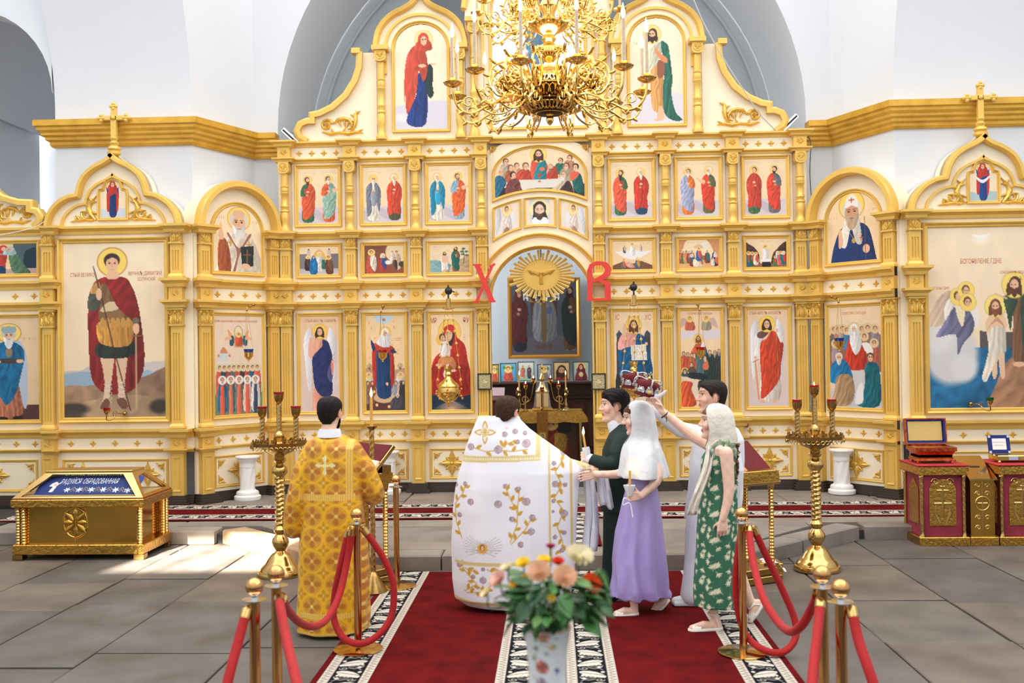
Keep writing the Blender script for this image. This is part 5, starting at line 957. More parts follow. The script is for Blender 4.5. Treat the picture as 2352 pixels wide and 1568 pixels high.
# ------------------------------------------------------------------ angled wings and side icon cases
XKL = onY(441,700,YK).x;XKR = onY(2072,700,YK).x
def wing(name,A,B,lab,arch_p,arch_lab,low_p,low_lab,txt):
    A,B = Vector(A),Vector(B);d = B-A;L = d.length;U = Unit(name,(A.x,A.y,ZS),math.atan2(d.y,d.x),lab,'iconostasis wing')
    c0,c1 = .115,L-.095;plinth(U,0,L,(c0,c1));a,b = c0+.085,c1-.085;m_ = (a+b)/2
    for z,h,dd in ((ZC7,.045,.05),(ZC6,.11,.08),(ZC5,.10,.075),(ZC4,.11,.08)): U.cornice(z,h,dd,0,L,(c0,c1))
    for uu in (c0,c1): U.cornice(ZC3,.10,.07,uu-.1,uu+.1,(uu,),hw=.099)
    U.frieze(ZF0,ZC6,[(a,b)],(c0,c1));U.frieze(ZG0,ZC4,[(a,b)],(c0,c1));base_panel(U,a,b)
    for c in (c0,c1): U.pedestal(c,ZB0,ZB1);U.fluted(c,ZL0,ZL1,O_CAPB,.215);U.fluted(c,ZM0,ZM1,O_CAPS,.125)
    U.box('side_board',CREAM,-.0,c0-.08,-.02,.03,ZB0,ZC3+.1);U.box('side_board',CREAM,c1+.08,L,-.02,.03,ZB0,ZC3+.1)
    U.box('panel',CREAM,a,b,0,.03,ZL0,ZL1);f = U.icon(a+.03,b-.03,1.185,2.565,low_p,low_lab)
    fw = (b-a)/2-.03;zb = 3.62;ra = L/2-.0
    body = [(m_+ra,ZM0)]+arcpts(m_,ZC3+.1,ra,0,PI,26)+[(m_-ra,ZM0)]
    bo = MB().prism(body,lambda q,h: U.P(q[0],h,q[1]),.0,.30).build('arch_board',CREAM,U.r,25)
    MB().sweep(arcpts(m_,ZC3+.1,ra-.10,0,PI,26),[(.10,.0),(.10,-.10),(.08,-.14),(.02,-.14),(0,-.10),(0,0)],lambda q,h: U.P(q[0],h,q[1])).build('arch_moulding',GOLDP,bo,35)
    ft = fw*.97;pts = [(m_-fw,3.05),(m_+fw,3.05),(m_+fw,zb)]+arcpts(m_,zb,fw,0,PI,20,ft)[1:-1]+[(m_-fw,zb)]
    p = arch_p;U.icon(m_-fw,m_+fw,3.05,zb+ft,p,arch_lab,.05,pts,lambda x,y: (lambda u,z: z < zb or ((u-m_)/(fw-.01))**2+((z-zb)/(ft-.01))**2 < 1)(m_-fw+(x-p.x0)/(p.x1-p.x0)*2*fw,zb+ft-(y-p.y0)/(p.y1-p.y0)*(zb+ft-3.05)))
    U.text(*txt,f);return U
WL = wing('iconostasis_wing',(XKL+.02,YK+.02),(XC-UE-.02,YI-.02),'angled iconostasis wing on the left, white bearded bishop in its arch',nicholas(),'painted icon of a white bearded bishop with a book',synaxis(),'painted icon of a crowd of saints before a church',(540,738,'СОБОРЪ НОВОМУЧЕНИКЪ I ИСПОВѢДНИКЪ РОССIЙСКИХЪ',4.5))
WR = wing('iconostasis_wing',(XC+UE+.02,YI-.02),(XKR-.02,YK+.02),'angled iconostasis wing on the right, patriarch in a white hood in its arch',patriarch(),'painted icon of a patriarch in a white hood',pentecost(),'painted icon of a seated group on steps',(1962,719,'СОШЕСТВIЕ СТАГО ДХА',6))
def trefoil(uc,hw,z0,zp):
    k = (zp-z0)
    R = [(hw,z0),(hw*.955,z0+.17*k),(hw*.83,z0+.33*k),(hw*.66,z0+.43*k),(hw*.535,z0+.455*k)]
    S = [(hw*.53,z0+.47*k),(hw*.50,z0+.58*k),(hw*.42,z0+.72*k),(hw*.28,z0+.83*k),(hw*.13,z0+.90*k),(hw*.04,z0+.96*k),(0,zp)]
    R = [(v.x,v.y) for v in spline([(a,b,0) for a,b in R],4)]+[(v.x,v.y) for v in spline([(a,b,0) for a,b in S],4)]
    return [(uc+a,b) for a,b in R]+[(uc-a,b) for a,b in R[::-1][1:]]
def kiot(name,x0,x1,cols,lab,big,biglab,small,smalllab):
    U = Unit(name,((x0+x1)/2,YK,ZS),0,lab,'icon case');o = (x0+x1)/2;u0,u1 = x0-o,x1-o;cols = [c-o for c in cols];c0,c1 = cols;a,b = c0+.085,c1-.085;m_ = (c0+c1)/2
    plinth(U,u0,u1,cols)
    for z,h,d in ((ZC7,.045,.05),(ZC6,.11,.08),(ZC3,.10,.08)): U.cornice(z,h,d,u0,u1,cols)
    for z,h,d in ((ZC5,.10,.075),(ZC4,.11,.08)):
        for c in cols: U.cornice(z,h,d,max(u0,c-.1),min(u1,c+.1),(c,),hw=.099)
    U.frieze(ZF0,ZC6,[(a,b)],cols,5);U.frieze(ZG0,ZC4,[],cols);base_panel(U,a,b,False)
    for k in (-.28,.28): U.put('diamond_rosette',O_DIAM,m_+k*(b-a),(ZB0+ZB1)/2-.015,-.008,k=.9)
    for c in cols: U.pedestal(c,ZB0,ZB1);U.fluted(c,ZL0,ZL1,O_CAPB,.215);U.fluted(c,ZM0,ZM1,O_CAPS,.125)
    U.box('panel',CREAM,u0,u1,.0,.06,ZB1,ZC3+.05);f = U.icon(a+.02,b-.02,1.175,3.515,big,biglab,.07,d=.06)
    zt_ = ZC3+.1;hw = (c1-c0)/2+.06;zp = zt_+.93;tr = trefoil(m_,hw,zt_,zp)
    bo = MB().prism(tr,lambda q,h: U.P(q[0],h,q[1]),.0,.26).build('gable_board',CREAM,U.r,20)
    MB().sweep(tr,[(-.075,0),(-.075,-.06),(-.055,-.09),(-.02,-.09),(0,-.06),(0,.10),(-.075,.1)],lambda q,h: U.P(q[0],h,q[1])).build('gable_moulding',GOLDP,bo,35)
    t2 = trefoil(m_,hw-.20,zt_,zp-.26);MB().sweep(t2,[(-.035,0),(-.03,-.035),(0,-.035),(0,0)],lambda q,h: U.P(q[0],h,q[1])).build('inner_moulding',GOLDP,bo,35)
    fw = .20;pts = [(m_-fw,zt_+.07),(m_+fw,zt_+.07),(m_+fw,zt_+.42),(m_+fw*.93,zt_+.47),(m_+fw*.68,zt_+.485),(m_+fw*.62,zt_+.53),(m_+fw*.45,zt_+.59),(m_,zt_+.625),(m_-fw*.45,zt_+.59),(m_-fw*.62,zt_+.53),(m_-fw*.68,zt_+.485),(m_-fw*.93,zt_+.47),(m_-fw,zt_+.42)]
    sm_ = small;U.icon(m_-fw,m_+fw,zt_+.07,zt_+.625,sm_,smalllab,.04,pts,lambda x,y: (lambda u,z: z < zt_+.46 or abs(u-m_) < fw*.66 and z < zt_+.6-(abs(u-m_)/fw)**2*.15)(m_-fw+(x-sm_.x0)/(sm_.x1-sm_.x0)*2*fw,zt_+.625-(y-sm_.y0)/(sm_.y1-sm_.y0)*.555))
    for s_ in (-1,1): U.put('acanthus_leaf',O_ACA,m_+s_*.36,zt_+.16,0,bo,fx=-s_,k=1.35)
    cr = U.P(m_,.04,zp);MB().lathe([(.05,-.03),(.085,-.01),(.085,.02),(.06,.035),(.085,.055),(.07,.085),(.045,.10),(.06,.13),(.035,.16),(.05,.19),(.03,.21)],16,cr).build('finial',GOLDP,U.r,30)
    c_ = MB();zc = cr.z+.19;X = cr.x;Y = cr.y
    c_.box(X-.035,X+.035,Y-.025,Y+.025,zc,zc+.40,bev=.008);c_.box(X-.16,X+.16,Y-.025,Y+.025,zc+.23,zc+.29,bev=.008)
    for px_,pz_ in ((-.16,.26),(.16,.26),(0,.41)):
        for q in ((0,0),(-.03,0),(.03,0),(0,.03),(0,-.03)): c_.ball((X+px_+q[0],Y-.01,zc+pz_+q[1]),.027,8,6)
    c_.ball((X,Y-.03,zc+.26),.03,8,6);c_.build('cross',GOLDP,U.r,35);return U,f
XFL = onY(108,700,YK).x;CL = (onY(116,700,YK).x,onY(410,700,YK).x)
KL,fl_ = kiot('icon_case',XFL,XKL+.015,CL,'gold framed icon case with a cross and a large warrior icon, left',warrior(),'painted icon of a young warrior in a red cloak with a spear',orant(bgl=(206,212,216)),'small painted icon of a standing woman in red and blue')
KL.text(190,632,'СТЫЙ ВЕЛИКО',9,fl_);KL.text(334,628,'МУЧНКЪ ДИМИТРIЙ',9,fl_);KL.text(337,641,'СОЛУНСКIЙ',8,fl_)
cr0 = onY(2099,700,YK).x;CRR = (cr0,cr0+(CL[1]-CL[0])*1.04)
KR,fr_ = kiot('icon_case',XKR-.015,CRR[1]+.14,CRR,'gold framed icon case with a cross and a large river baptism icon, right',baptism(),'painted icon of a baptism in a blue river with angels on a cloud',orant((196,54,40),(26,70,140),(232,230,228),(176,196,196)),'small painted icon of a woman in blue holding a white veil')
KR.text(2252,600,'БОГОЯВЛЕНIЕ ГДНЕ',11,fr_);KR.text(2330,625,'СТЫЙ IОАННЪ ПРЕДТЕЧА',6,fr_);KR.text(2160,662,'АГГЕЛЫ ГДНИ',6,fr_)
# the next icon case at the left edge of the view
x1_ = XFL-.005;FL = Unit('icon_case',(x1_-.75,YK+.03,ZS),0,'cream and gold icon case cut off by the left edge, saint in blue robes','icon case');c1 = .75-.075;u0,u1 = -.75,.75
plinth(FL,u0,u1,(c1,));
for z,h,d in ((ZC7,.045,.05),(ZC6,.11,.08),(ZC3,.10,.08),(ZC5,.10,.075),(ZC4,.11,.08)): FL.cornice(z,h,d,u0,u1,())
b = u1-.02;a = -.55
FL.box('panel',CREAM,u0,u1,0,.05,ZB1,ZC3+.05);base_panel(FL,a,b-.06)
FL.frieze(ZF0,ZC6,[(a,b)],(),5);FL.frieze(ZG0,ZC4,[(a,b)],(),5);FL.icon(a+.0,b-.05,1.175,2.565,blue_saint(),'painted icon of a saint in blue robes with a white beard',.05);FL.icon(a,b-.07,3.035,3.51,visitation(),'painted icon of two embracing women',.05)
zt_ = ZC3+.1;prof = [(u0,zt_),(.60,zt_),(.68,zt_+.06),(.70,zt_+.14),(.65,zt_+.22),(.56,zt_+.24),(.56,zt_+.33),(.40,zt_+.34),(.20,zt_+.40),(.05,zt_+.52),(-.06,zt_+.7),(-.12,zt_+.9),(u0,zt_+.9)]
bo = MB().prism(prof,lambda q,h: FL.P(q[0],h,q[1]),0,.2).build('gable_board',CREAM,FL.r,20)
MB().sweep(prof[1:12],[(0.005,-.07),(.03,-.05),(.03,.08),(-.03,.08),(-.05,0),(-.05,-.07)],lambda q,h: FL.P(q[0],h,q[1])).build('gable_moulding',GOLDP,bo,30);FL.put('acanthus_scroll',O_SCR,.28,zt_+.16,0,bo,fx=-1,k=1.2)
# ------------------------------------------------------------------ sanctuary seen through the doorway
def T(*a,**k): return tag(*a,**k)
def rect_at(x0,y0,x1,y1,Y):
    a = onY(x0,y1,Y);b = onY(x1,y0,Y);return a.x,b.x,a.z,b.z
def picture(name,px,Y,p,lab,cat,fm,fw=.04,group=None,lean=0.0,d=.03):
    x0,x1,z0,z1 = rect_at(*px,Y);r_ = root(name,((x0+x1)/2,Y,z0),lab,cat,group)
    MB().sweep([(x0,z0),(x1,z0),(x1,z1),(x0,z1)],[(0,0),(0,d),(-fw*.5,d*1.2),(-fw,d*.6),(-fw,0)],lambda q,h: (q[0],Y-h,q[1]),True).build('frame',fm,r_,20)
    me = p.mesh('painting',lambda x,y: (x0+(x-p.x0)/(p.x1-p.x0)*(x1-x0)-(x0+x1)/2,-.012,(p.y1-y)/(p.y1-p.y0)*(z1-z0)));reg(bpy.data.objects.new('painting',me),r_,MW[r_].copy())
    return r_
p = Paint((335,0,930,545),6,(84,94,116),(92,92,100));p.ell(632,60,330,150,(120,116,130),.8);p.poly([(340,420),(930,400),(930,550),(340,550)],(110,106,116))
p.saint(430,70,500,(40,40,60),(104,34,36),(90,40,36),None,1,style=2,halo=None,scarf=(104,34,36));p.saint(845,60,490,(110,74,52),(34,50,48),(50,36,30),(50,36,30),-1,style=0,halo=None,longh=True);p.poly([(525,130),(560,100),(560,300),(530,300)],(90,62,46));p.poly([(700,100),(740,130),(735,300),(705,300)],(90,62,46));p.poly([(545,200),(590,140),(670,140),(725,210),(730,400),(630,430),(545,400)],(150,150,156),(.16,6,.2));p.poly([(612,150),(646,150),(652,410),(610,410)],(132,104,62));p.head(630,95,36,(60,40,34),(60,40,34),None,None,0,True);p.poly([(605,70),(612,35),(648,35),(655,70)],(150,120,70));p.ell(675,220,26,26,(96,110,150))
for x in (580,630,680): p.ell(x,465,22,20,(120,84,70))
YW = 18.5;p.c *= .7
picture('altar_painting',(1168,637,1332,824),YW,p,'large dark painting of an enthroned king between two standing figures','painting',mat('old_gold_frame',(176,122,44),.35,.5),.07)
MB_ = MB();x0,x1,z0,z1 = rect_at(1110,1040,1380,1020,YW)
ww = root('wainscot',(XC,YW-.2,ZS),'dark carved wooden panelling with a shelf under the altar painting','panelling')
zs_ = onY(1250,877,YW-.35).z
MB().box(XC-1.4,XC+1.4,YW-.10,YW-.02,ZS,zs_-.03).build('panel',WOOD,ww,0);MB().box(XC-1.4,XC+1.4,YW-.42,YW-.02,zs_-.03,zs_).build('shelf',WOOD,ww,0);MB().box(XC-1.4,XC+1.4,YW-.16,YW-.10,zs_-.32,zs_-.26,bev=.01).build('rail',WOOD,ww,0)
for k in range(9): 
    mb = MB();xk = XC-1.2+k*.3;mb.box(xk-.11,xk+.11,YW-.125,YW-.1,ZS+.1,zs_-.4,bev=.01)
    for j in range(5): mb.ball((xk,YW-.125,ZS+.25+j*.12),.05,8,4)
    mb.build('carved_panel',WOOD,ww,30)
def miniicon(kind):
    p = Paint((0,0,100,120),2.6,*{0: ((110,180,214),(60,150,200)),1: ((226,226,220),(150,180,150)),2: ((180,190,200),(150,150,150)),3: ((222,190,130),(206,170,110)),4: ((190,206,200),(170,180,170)),5: ((196,160,84),(170,130,60))}[kind])
    if kind == 3: p.poly([(15,120),(30,85),(70,85),(90,120)],(150,50,40));p.head(52,55,30,(50,34,26),(60,40,30),None,None,0,True,skin=(200,150,110))
    elif kind == 1: p.saint(32,24,105,(206,170,160),(206,110,100),style=2);p.saint(70,24,105,(60,56,80),(90,70,90),style=2)
    elif kind == 4: p.poly([(15,118),(25,60),(50,44),(75,60),(85,118)],(130,44,54),(.15,4,.1));p.head(50,34,15,BR,None,(120,40,50));p.ell(50,80,14,16,(226,206,150))
    else: p.ell(50,58,26,36,(206,150,120),.4);p.poly([(20,110),(30,60),(50,46),(70,60),(80,110)],(206,90,70) if kind != 2 else (150,130,120),(.2,4,.3));p.head(50,38,14,(110,70,40));p.ell(25,30,12,14,(60,140,90),.5);p.ell(76,32,12,14,(60,140,90),.5)
    return p
for i,(a,b,y0,y1,kd,lab) in enumerate(((1126,1146,836,878,5,'small gilded icon at the left end of the sanctuary shelf'),(1149,1186,833,877,0,'small sky blue icon standing on the sanctuary shelf'),(1189,1227,830,875,1,'small icon of two figures standing on the sanctuary shelf'),(1234,1266,836,874,2,'small grey icon behind the tabernacle on the shelf'),(1271,1308,831,874,3,'small icon of a dark haired bearded face on the shelf'),(1316,1353,830,874,4,'small icon of a woman in crimson on the shelf'))):
    picture('shelf_icon',(a,y0,b,y1),YW-.25,miniicon(kd),lab,'icon',mat('dark_icon_edge',(40,50,44),.5),.012,'icons along the sanctuary shelf',d=.02)
# altar table
YT = 16.2;x0,x1,zt0,zt1 = rect_at(1188,948,1340,922,YT);at = root('altar_table',((x0+x1)/2,YT+.4,ZS),'altar table under a gold brocade cloth in the sanctuary','altar table')
BROC = mat('gold_brocade',(206,158,60),.5,.25,var=(26,(170,120,36)),bump=(60,.3));zt1 += .02
MB().box(x0+.08,x1-.08,YT+.04,YT+.8,ZS,zt1-.02).build('body',mat('dark_altar_cloth',(44,30,30),.6,var=(6,(110,50,36))),at,0);MB().box(x0+.02,x1-.02,YT,YT+.84,zt1-.03,zt1).build('table_top',BROC,at,0)
mb = MB();rows = []
for k,z in enumerate((zt1+.004,zt1-.03,zt1-.17)):
    e = .0 if k == 0 else .012+.03*(k == 2);ring = [(x0-e,YT-e),(x1+e+.03*(k == 2),YT-e),(x1+e+.06*(k == 2),YT+.84),(x0-e,YT+.84)];pts = []
    for q in range(4):
        a_,b_ = ring[q],ring[(q+1) % 4]
        for t in range(12): pts.append((a_[0]+(b_[0]-a_[0])*t/12,a_[1]+(b_[1]-a_[1])*t/12+(.012*math.sin(t*2.6) if k == 2 else 0),z+(.012*math.sin(t*1.7+q) if k == 2 else 0)))
    rows.append(pts)
mb.grid(rows,True).build('cloth',BROC,at,50,fix=False)
pa = Paint((0,0,400,420),7,(60,40,30),(96,56,34));pa.poly([(150,60),(260,60),(330,250),(300,420),(120,420)],(160,56,40),(.2,5,.3));pa.poly([(230,150),(320,170),(300,330),(240,300)],(196,150,60),(.2,5,.3));pa.ell(120,180,50,60,(20,18,20));pa.ell(300,90,60,60,(30,24,24));pa.head(200,60,30,(120,70,30))
me = pa.mesh('painted_panel',lambda x,y: (x0+.1+x/400*(x1-x0-.2)-(x0+x1)/2,-.365,.1+(420-y)/420*(zt1-.36)));reg(bpy.data.objects.new('painted_panel',me),at,MW[at].copy())
for s_ in (x0+.06,x1-.06):
    MB().lathe([(.03,0),(.03,zt1-ZS-.05)],10,(s_,YT+.02,ZS),twist=lambda a,z,r: r*(1+.25*math.sin(a*2+z*60))).build('corner_post',BRASS,at)
bz = lambda px,py,Y: onY(px,py,Y)
xs,ztp = bz(1245,915,YT-.02).x,zt1
MB().box(xs-.09,xs+.09,YT-.065,YT-.055,ztp-.62,ztp+.01).build('hanging_cloth',mat('ochre_brocade',(190,128,40),.5,.2,var=(30,(150,96,30))),at,0)
pc = Paint((0,0,60,90),2.5,(200,170,110));pc.poly([(10,90),(20,50),(40,50),(52,90)],(90,60,60));pc.head(30,32,14,BR,BR);cx_ = (x0+x1)/2
me = pc.mesh('cloth_icon',lambda x,y: (xs-.06+x/60*.12-cx_,-.4-.068,ztp-.50+(90-y)/90*.18-ZS));reg(bpy.data.objects.new('cloth_icon',me),at,MW[at].copy())
# things standing on the altar
def flame(mb,c,s=1.0): mb.lathe([(.001,-.012*s),(.007*s,0),(.009*s,.012*s),(.005*s,.03*s),(.0006,.05*s)],8,c)
tb = root('tabernacle',(xs,YT+.42,ztp),'gilded tabernacle under a glass cover on the altar','tabernacle')
MB().box(xs-.17,xs+.17,YT+.25,YT+.6,ztp+.005,ztp+.06,bev=.01).box(xs-.10,xs+.10,YT+.32,YT+.52,ztp+.06,ztp+.30,bev=.01).lathe([(.10,.30),(.12,.32),(.06,.40),(.035,.48),(.05,.53),(.03,.58),(.012,.62)],14,(xs,YT+.42,ztp)).build('shrine',CHGOLD,tb,30)
MB().box(xs-.012,xs+.012,YT+.41,YT+.43,ztp+.6,ztp+.78).box(xs-.05,xs+.05,YT+.41,YT+.43,ztp+.69,ztp+.715).build('cross',CHGOLD,tb,0)
gl = MB().sweep([(xs-.15,YT+.26),(xs+.15,YT+.26),(xs+.15,YT+.58),(xs-.15,YT+.58)],[(0,.06),(-.06,.5),(-.064,.5),(-.004,.06)],lambda q,h: (q[0],q[1],ztp+h),True).build('glass_cover',GLASS,tb,0)
for px in (1193,1300):
    b_ = bz(px,917,YT+.15);cs = root('candlestick',(b_.x,YT+.15,ztp),'brass altar candlestick with a lit candle, %s end of the altar' % ('left' if px < 1240 else 'right'),'candlestick','altar candlesticks')
    MB().lathe([(.075,.006),(.075,.02),(.05,.05),(.02,.07),(.028,.12),(.014,.15),(.014,.24),(.03,.27),(.016,.30),(.03,.34),(.03,.35),(.012,.355)],14,(b_.x,YT+.15,ztp)).build('stick',BRASS,cs);MB().lathe([(.012,.34),(.011,.60)],8,(b_.x,YT+.15,ztp)).build('candle',WAX,cs);m_ = MB();flame(m_,(b_.x,YT+.15,ztp+.615),1.1);m_.build('flame',FLAME,cs)
sb_ = root('seven_branch_candelabrum',(xs,YT+.2,ztp),'brass seven branched candelabrum with red glass cups on the altar','candelabrum')
mb = MB()
for s_ in (-1,1):
    mb.lathe([(.05,.004),(.05,.02),(.015,.05),(.012,.26)],10,(xs+s_*.28,YT+.2,ztp))
    for k,(dx,dz) in enumerate(((.40,.26),(.27,.36),(.14,.45))):
        mb.tube(spline([(xs+s_*.26,YT+.2,ztp+.15),(xs+s_*(.26+(dx-.26)*.6),YT+.2,ztp+.12+.05*k),(xs+s_*dx,YT+.2,ztp+dz)],5),.008,6)
    mb.tube([(xs+s_*.28+.05*math.cos(t),YT+.2,ztp+.2+.05*math.sin(t)) for t in np.linspace(0,6.28,14)],.006,5)
mb.tube([(xs,YT+.19,ztp+.0),(xs,YT+.19,ztp+.3)],.02,8);mb.build('branches',BRASS,sb_)
for s_,dx,dz in ((-1,.40,.26),(-1,.27,.36),(-1,.14,.45),(0,0,.30),(1,.14,.45),(1,.27,.36),(1,.40,.26)):
    c_ = (xs+s_*dx,YT+.2,ztp+dz);k = MB().lathe([(.012,0),(.03,.02),(.035,.07),(.03,.07),(.02,.03)],10,c_).build('cup',CHGOLD,sb_);MB().lathe([(.02,.05),(.034,.07),(.036,.10),(.02,.085)],10,c_).build('glass',REDGL,sb_);m_ = MB();flame(m_,(c_[0],c_[1],c_[2]+.10),.8);m_.build('flame',FLAME,sb_)
b_ = bz(1141,925,15.6);cb = root('red_cabinet',(b_.x,15.7,ZS),'small dark red wooden cabinet just inside the doorway','cabinet');MB().box(b_.x-.14,b_.x+.14,15.5,15.9,ZS,b_.z+.02,bev=.01).build('body',mat('mahogany',(120,34,26),.4,var=(6,.7)),cb,0);MB().box(b_.x-.16,b_.x+.16,15.48,15.92,b_.z+.02,b_.z+.05,bev=.008).build('top',mat('mahogany',(120,34,26)),cb,0)
bk = MB().box(-.12,.12,-.09,.09,-.02,.02,Matrix.Translation((b_.x,15.7,b_.z+.16)) @ Matrix.Rotation(.75,4,'X')).box(-.09,.09,-.06,-.05,-.1,.0,Matrix.Translation((b_.x,15.72,b_.z+.15))).build('book',mat('pale_pink_cover',(226,190,200),.4),base=(b_.x,15.7,b_.z+.05));tag(bk,'pale pink book leaning on the red cabinet','book')
hl = bz(1243,690,15.0);cr_ = root('crystal_pendant',hl,'small crystal chandelier hanging behind the sunburst','chandelier');MB().tube([hl+Vector((0,0,.05)),hl+Vector((0,0,2.4))],.006,6).lathe([(.004,-.09),(.02,-.06),(.008,-.03),(.03,0),(.01,.05)],10,hl).build('stem',CHGOLD,cr_)
for k in range(10):
    a = 2*PI*k/10;c_ = hl+Vector((math.cos(a)*.26,math.sin(a)*.26,.06));MB().tube(spline([hl+Vector((0,0,.02)),hl+Vector((math.cos(a)*.14,math.sin(a)*.14,-.02)),c_],4),.006,5).build('arm',CHGOLD,cr_);MB().lathe([(.004,-.06),(.016,-.02),(.012,.02),(.02,.05)],8,c_).build('crystal_cup',GLASS,cr_)
# ------------------------------------------------------------------ carpets
REDC = mat('red_carpet_pile',(104,11,14),.95,var=(5,(74,6,9)),bump=(220,.25,.004),spec=.1)
def border_tile():
    p = Paint((0,0,130,176),2.0,(22,22,30));p.poly([(-2,-2),(26,-2),(26,180),(-2,180)],(200,192,178),sm=False);p.poly([(104,-2),(133,-2),(133,180),(104,180)],(200,192,178),sm=False)
    for x0 in (0,104):
        for k in range(9): p.line([(x0+5,k*20-4),(x0+21,k*20+6),(x0+5,k*20+16)],4.2,(112,100,92));p.ell(x0+17,k*20+16,3,4,(176,160,146))
        for x in (x0+1,x0+25): p.line([(x,-2),(x,180)],2.0,(96,66,60))
    W_ = (200,194,180)
    for oy,sx in ((0,1),(88,-1)):
        for rep in (-176,0,176):
            X = lambda x: 65+sx*(x-65);y = oy+rep
            p.poly([(X(32),y+10),(X(52),y+2),(X(76),y+12),(X(96),y+34),(X(100),y+52),(X(84),y+44),(X(62),y+34),(X(44),y+30)],W_)
            for t in range(6): a = .3+t*.42;cx,cy = 40+t*10,y+30+t*2;p.poly([(X(cx),cy),(X(cx+10),cy+3),(X(cx+2+t),cy+16),(X(cx-4),cy+12)],W_)
            for t in range(5): cx,cy = 40+t*12,y+9+t*4;p.line([(X(cx),cy+8),(X(cx+14),cy+12+t)],3.2,(40,38,44))
            p.line([(X(v[0]),v[1]) for v in spiral(84,y+72,12,3,0,1.2,12)],3.6,W_);p.line([(X(34),y+50),(X(40),y+66),(X(56),y+74),(X(72),y+66)],4,W_);p.line([(X(36),y+82),(X(52),y+60),(X(74),y+56)],3,W_);p.ell(X(44),y+60,5,7,W_);p.ell(X(94),y+12,5,8,W_)
    return p
TILE = border_tile();BW,BL = .31,.42
BMESH = TILE.mesh('carpet_border',lambda x,y: ((x/130-.5)*BW,(.5-y/176)*BL,0),vcmat('carpet_border_weave',.95,spec=.1))
def runner(name,cx,cy,z,width,length,rz,lab,group=None):
    r_ = root(name,(cx,cy,z),lab,'carpet',group,rz);M = MW[r_];e = .045
    MB().box(-width/2,width/2,-length/2,length/2,.001,.012,M,bev=.003).build('pile',REDC,r_,0);n = int(length/BL);k = length/(n*BL)
    for s_ in (-1,1):
        for i in range(n): inst('border',BMESH,M @ Matrix.Translation((s_*(width/2-e-BW/2),-length/2+BL*k*(i+.5),.0145)) @ Matrix.Diagonal((s_,k,1,1)),r_)
runner('carpet_runner',-.765,6.45,.0,1.48,5.2,0.0,'long red carpet runner with black acanthus borders, under the priest','red carpet runners')
runner('carpet_runner',.74,6.45,.0,1.46,5.2,0.0,'long red carpet runner with black acanthus borders, under the bride','red carpet runners')
runner('carpet_runner',XC,11.65,ZS+.004,1.12,12.4,PI/2,'red carpet runner laid across the soleas before the iconostasis','red carpet runners')
runner('carpet_runner',XC,10.28,ZS+.012,1.18,1.55,0.0,'short red carpet runner from the step towards the doorway','red carpet runners')
# ------------------------------------------------------------------ rope stanchions
def make_post(x,y,lab,rb=.165):
    r_ = root('stanchion',(x,y,.015),lab,'stanchion','brass rope stanchions');c = (x,y,.015)
    MB().lathe([(rb-.003,0),(rb,.004),(rb,.010),(rb-.01,.014),(.04,.018),(.03,.02)],40,c).build('base',BRASS,r_);MB().lathe([(.027,.018),(.027,.06),(.025,.06),(.025,.845)],20,c).build('pole',REDGOLD,r_)
    MB().lathe([(.016,.845),(.058,.846),(.058,.85),(.016,.852),(.016,.868),(.02,.872),(.012,.878)],24,c).build('hook_plate',CHROME,r_);MB().lathe([(.012,.872),(.016,.885),(.022,.887)],16,c).ball((x,y,.015+.908),.042,20,14).build('ball_finial',REDGOLD,r_)
    return r_
PST = []
for px,py,top,lab in ((823,1497,None,'brass stanchion holding a looped red rope in front of the deacon'),(912,1350,None,'farthest brass stanchion on the left carpet border, without a rope'),(634,1297,1,'brass stanchion near the left, second from the viewer, two ropes hooked on it'),(584,1326,1,'nearest brass stanchion on the left side, cut off below'),(1708,1504,None,'brass stanchion holding a looped red rope beside the bridesmaid'),(1888,1298,1,'brass stanchion near the right, behind the nearest one'),(1930,1329,1,'nearest brass stanchion on the right side, cut off below')):
    if top: d = ray(px,py);P_ = Vector((0,0,CAMZ))+d*((.965-CAMZ)/d.z)
    else: P_ = onZ(px,py)
    PST.append((P_.x,P_.y));make_post(P_.x,P_.y,lab,.128 if top else .165)
def rope(pts,lab):
    P_ = [Vector(q) for q in pts];r_ = root('velvet_rope',P_[0],lab,'rope','red velvet barrier ropes');L = spline(P_,8);n = len(L)
    MB().tube(L[1:-1],.023,12).build('cord',VELVET,r_)
    for e,f in ((0,2),(n-1,n-3)):
        a = L[e];d = (L[f]-a).normalized();MB().tube([a-d*.012,a+d*.03],.026,12).tube([a+d*.03,a+d*.034],.024,12).tube([a-d*.035,a-d*.012],.008,8).ball(a-d*.02,.014,8,6).build('end_cap',BRASS,r_)
def pxl(lst): return [onY(a,b,Y) for a,b,Y in lst]
y1,y2,y3,y4,y5,y6,y7 = [q[1] for q in PST]
rope(pxl([(648,1372,y3+.05),(662,1402,y3+.4),(690,1430,y3+.8),(722,1438,y3+1.1),(752,1420,y3+1.4),(778,1370,y3+1.6),(797,1290,y1-.06),(809,1218,y1-.05)]),'red velvet rope sagging between the two left stanchions')
rope(pxl([(800,1222,y1-.03),(782,1300,y1-.03),(768,1370,y1-.02),(768,1425,y1-.02),(790,1465,y1-.06),(830,1478,y1-.1),(872,1455,y1-.06),(900,1410,y1),(903,1340,y1+.02),(880,1280,y1+.02),(837,1217,y1)]),'red velvet rope hanging in a loop from one left stanchion')
rope(pxl([(641,1376,y3-.05),(652,1440,y3-.3),(668,1510,y3-.6),(690,1600,y3-.9),(720,1700,y3-1.1)]),'red velvet rope running from a left stanchion towards the viewer')
rope(pxl([(566,1405,y4-.02),(548,1470,y4-.1),(528,1545,y4-.2),(505,1640,y4-.3)]),'red velvet rope dropping left from the nearest left stanchion')
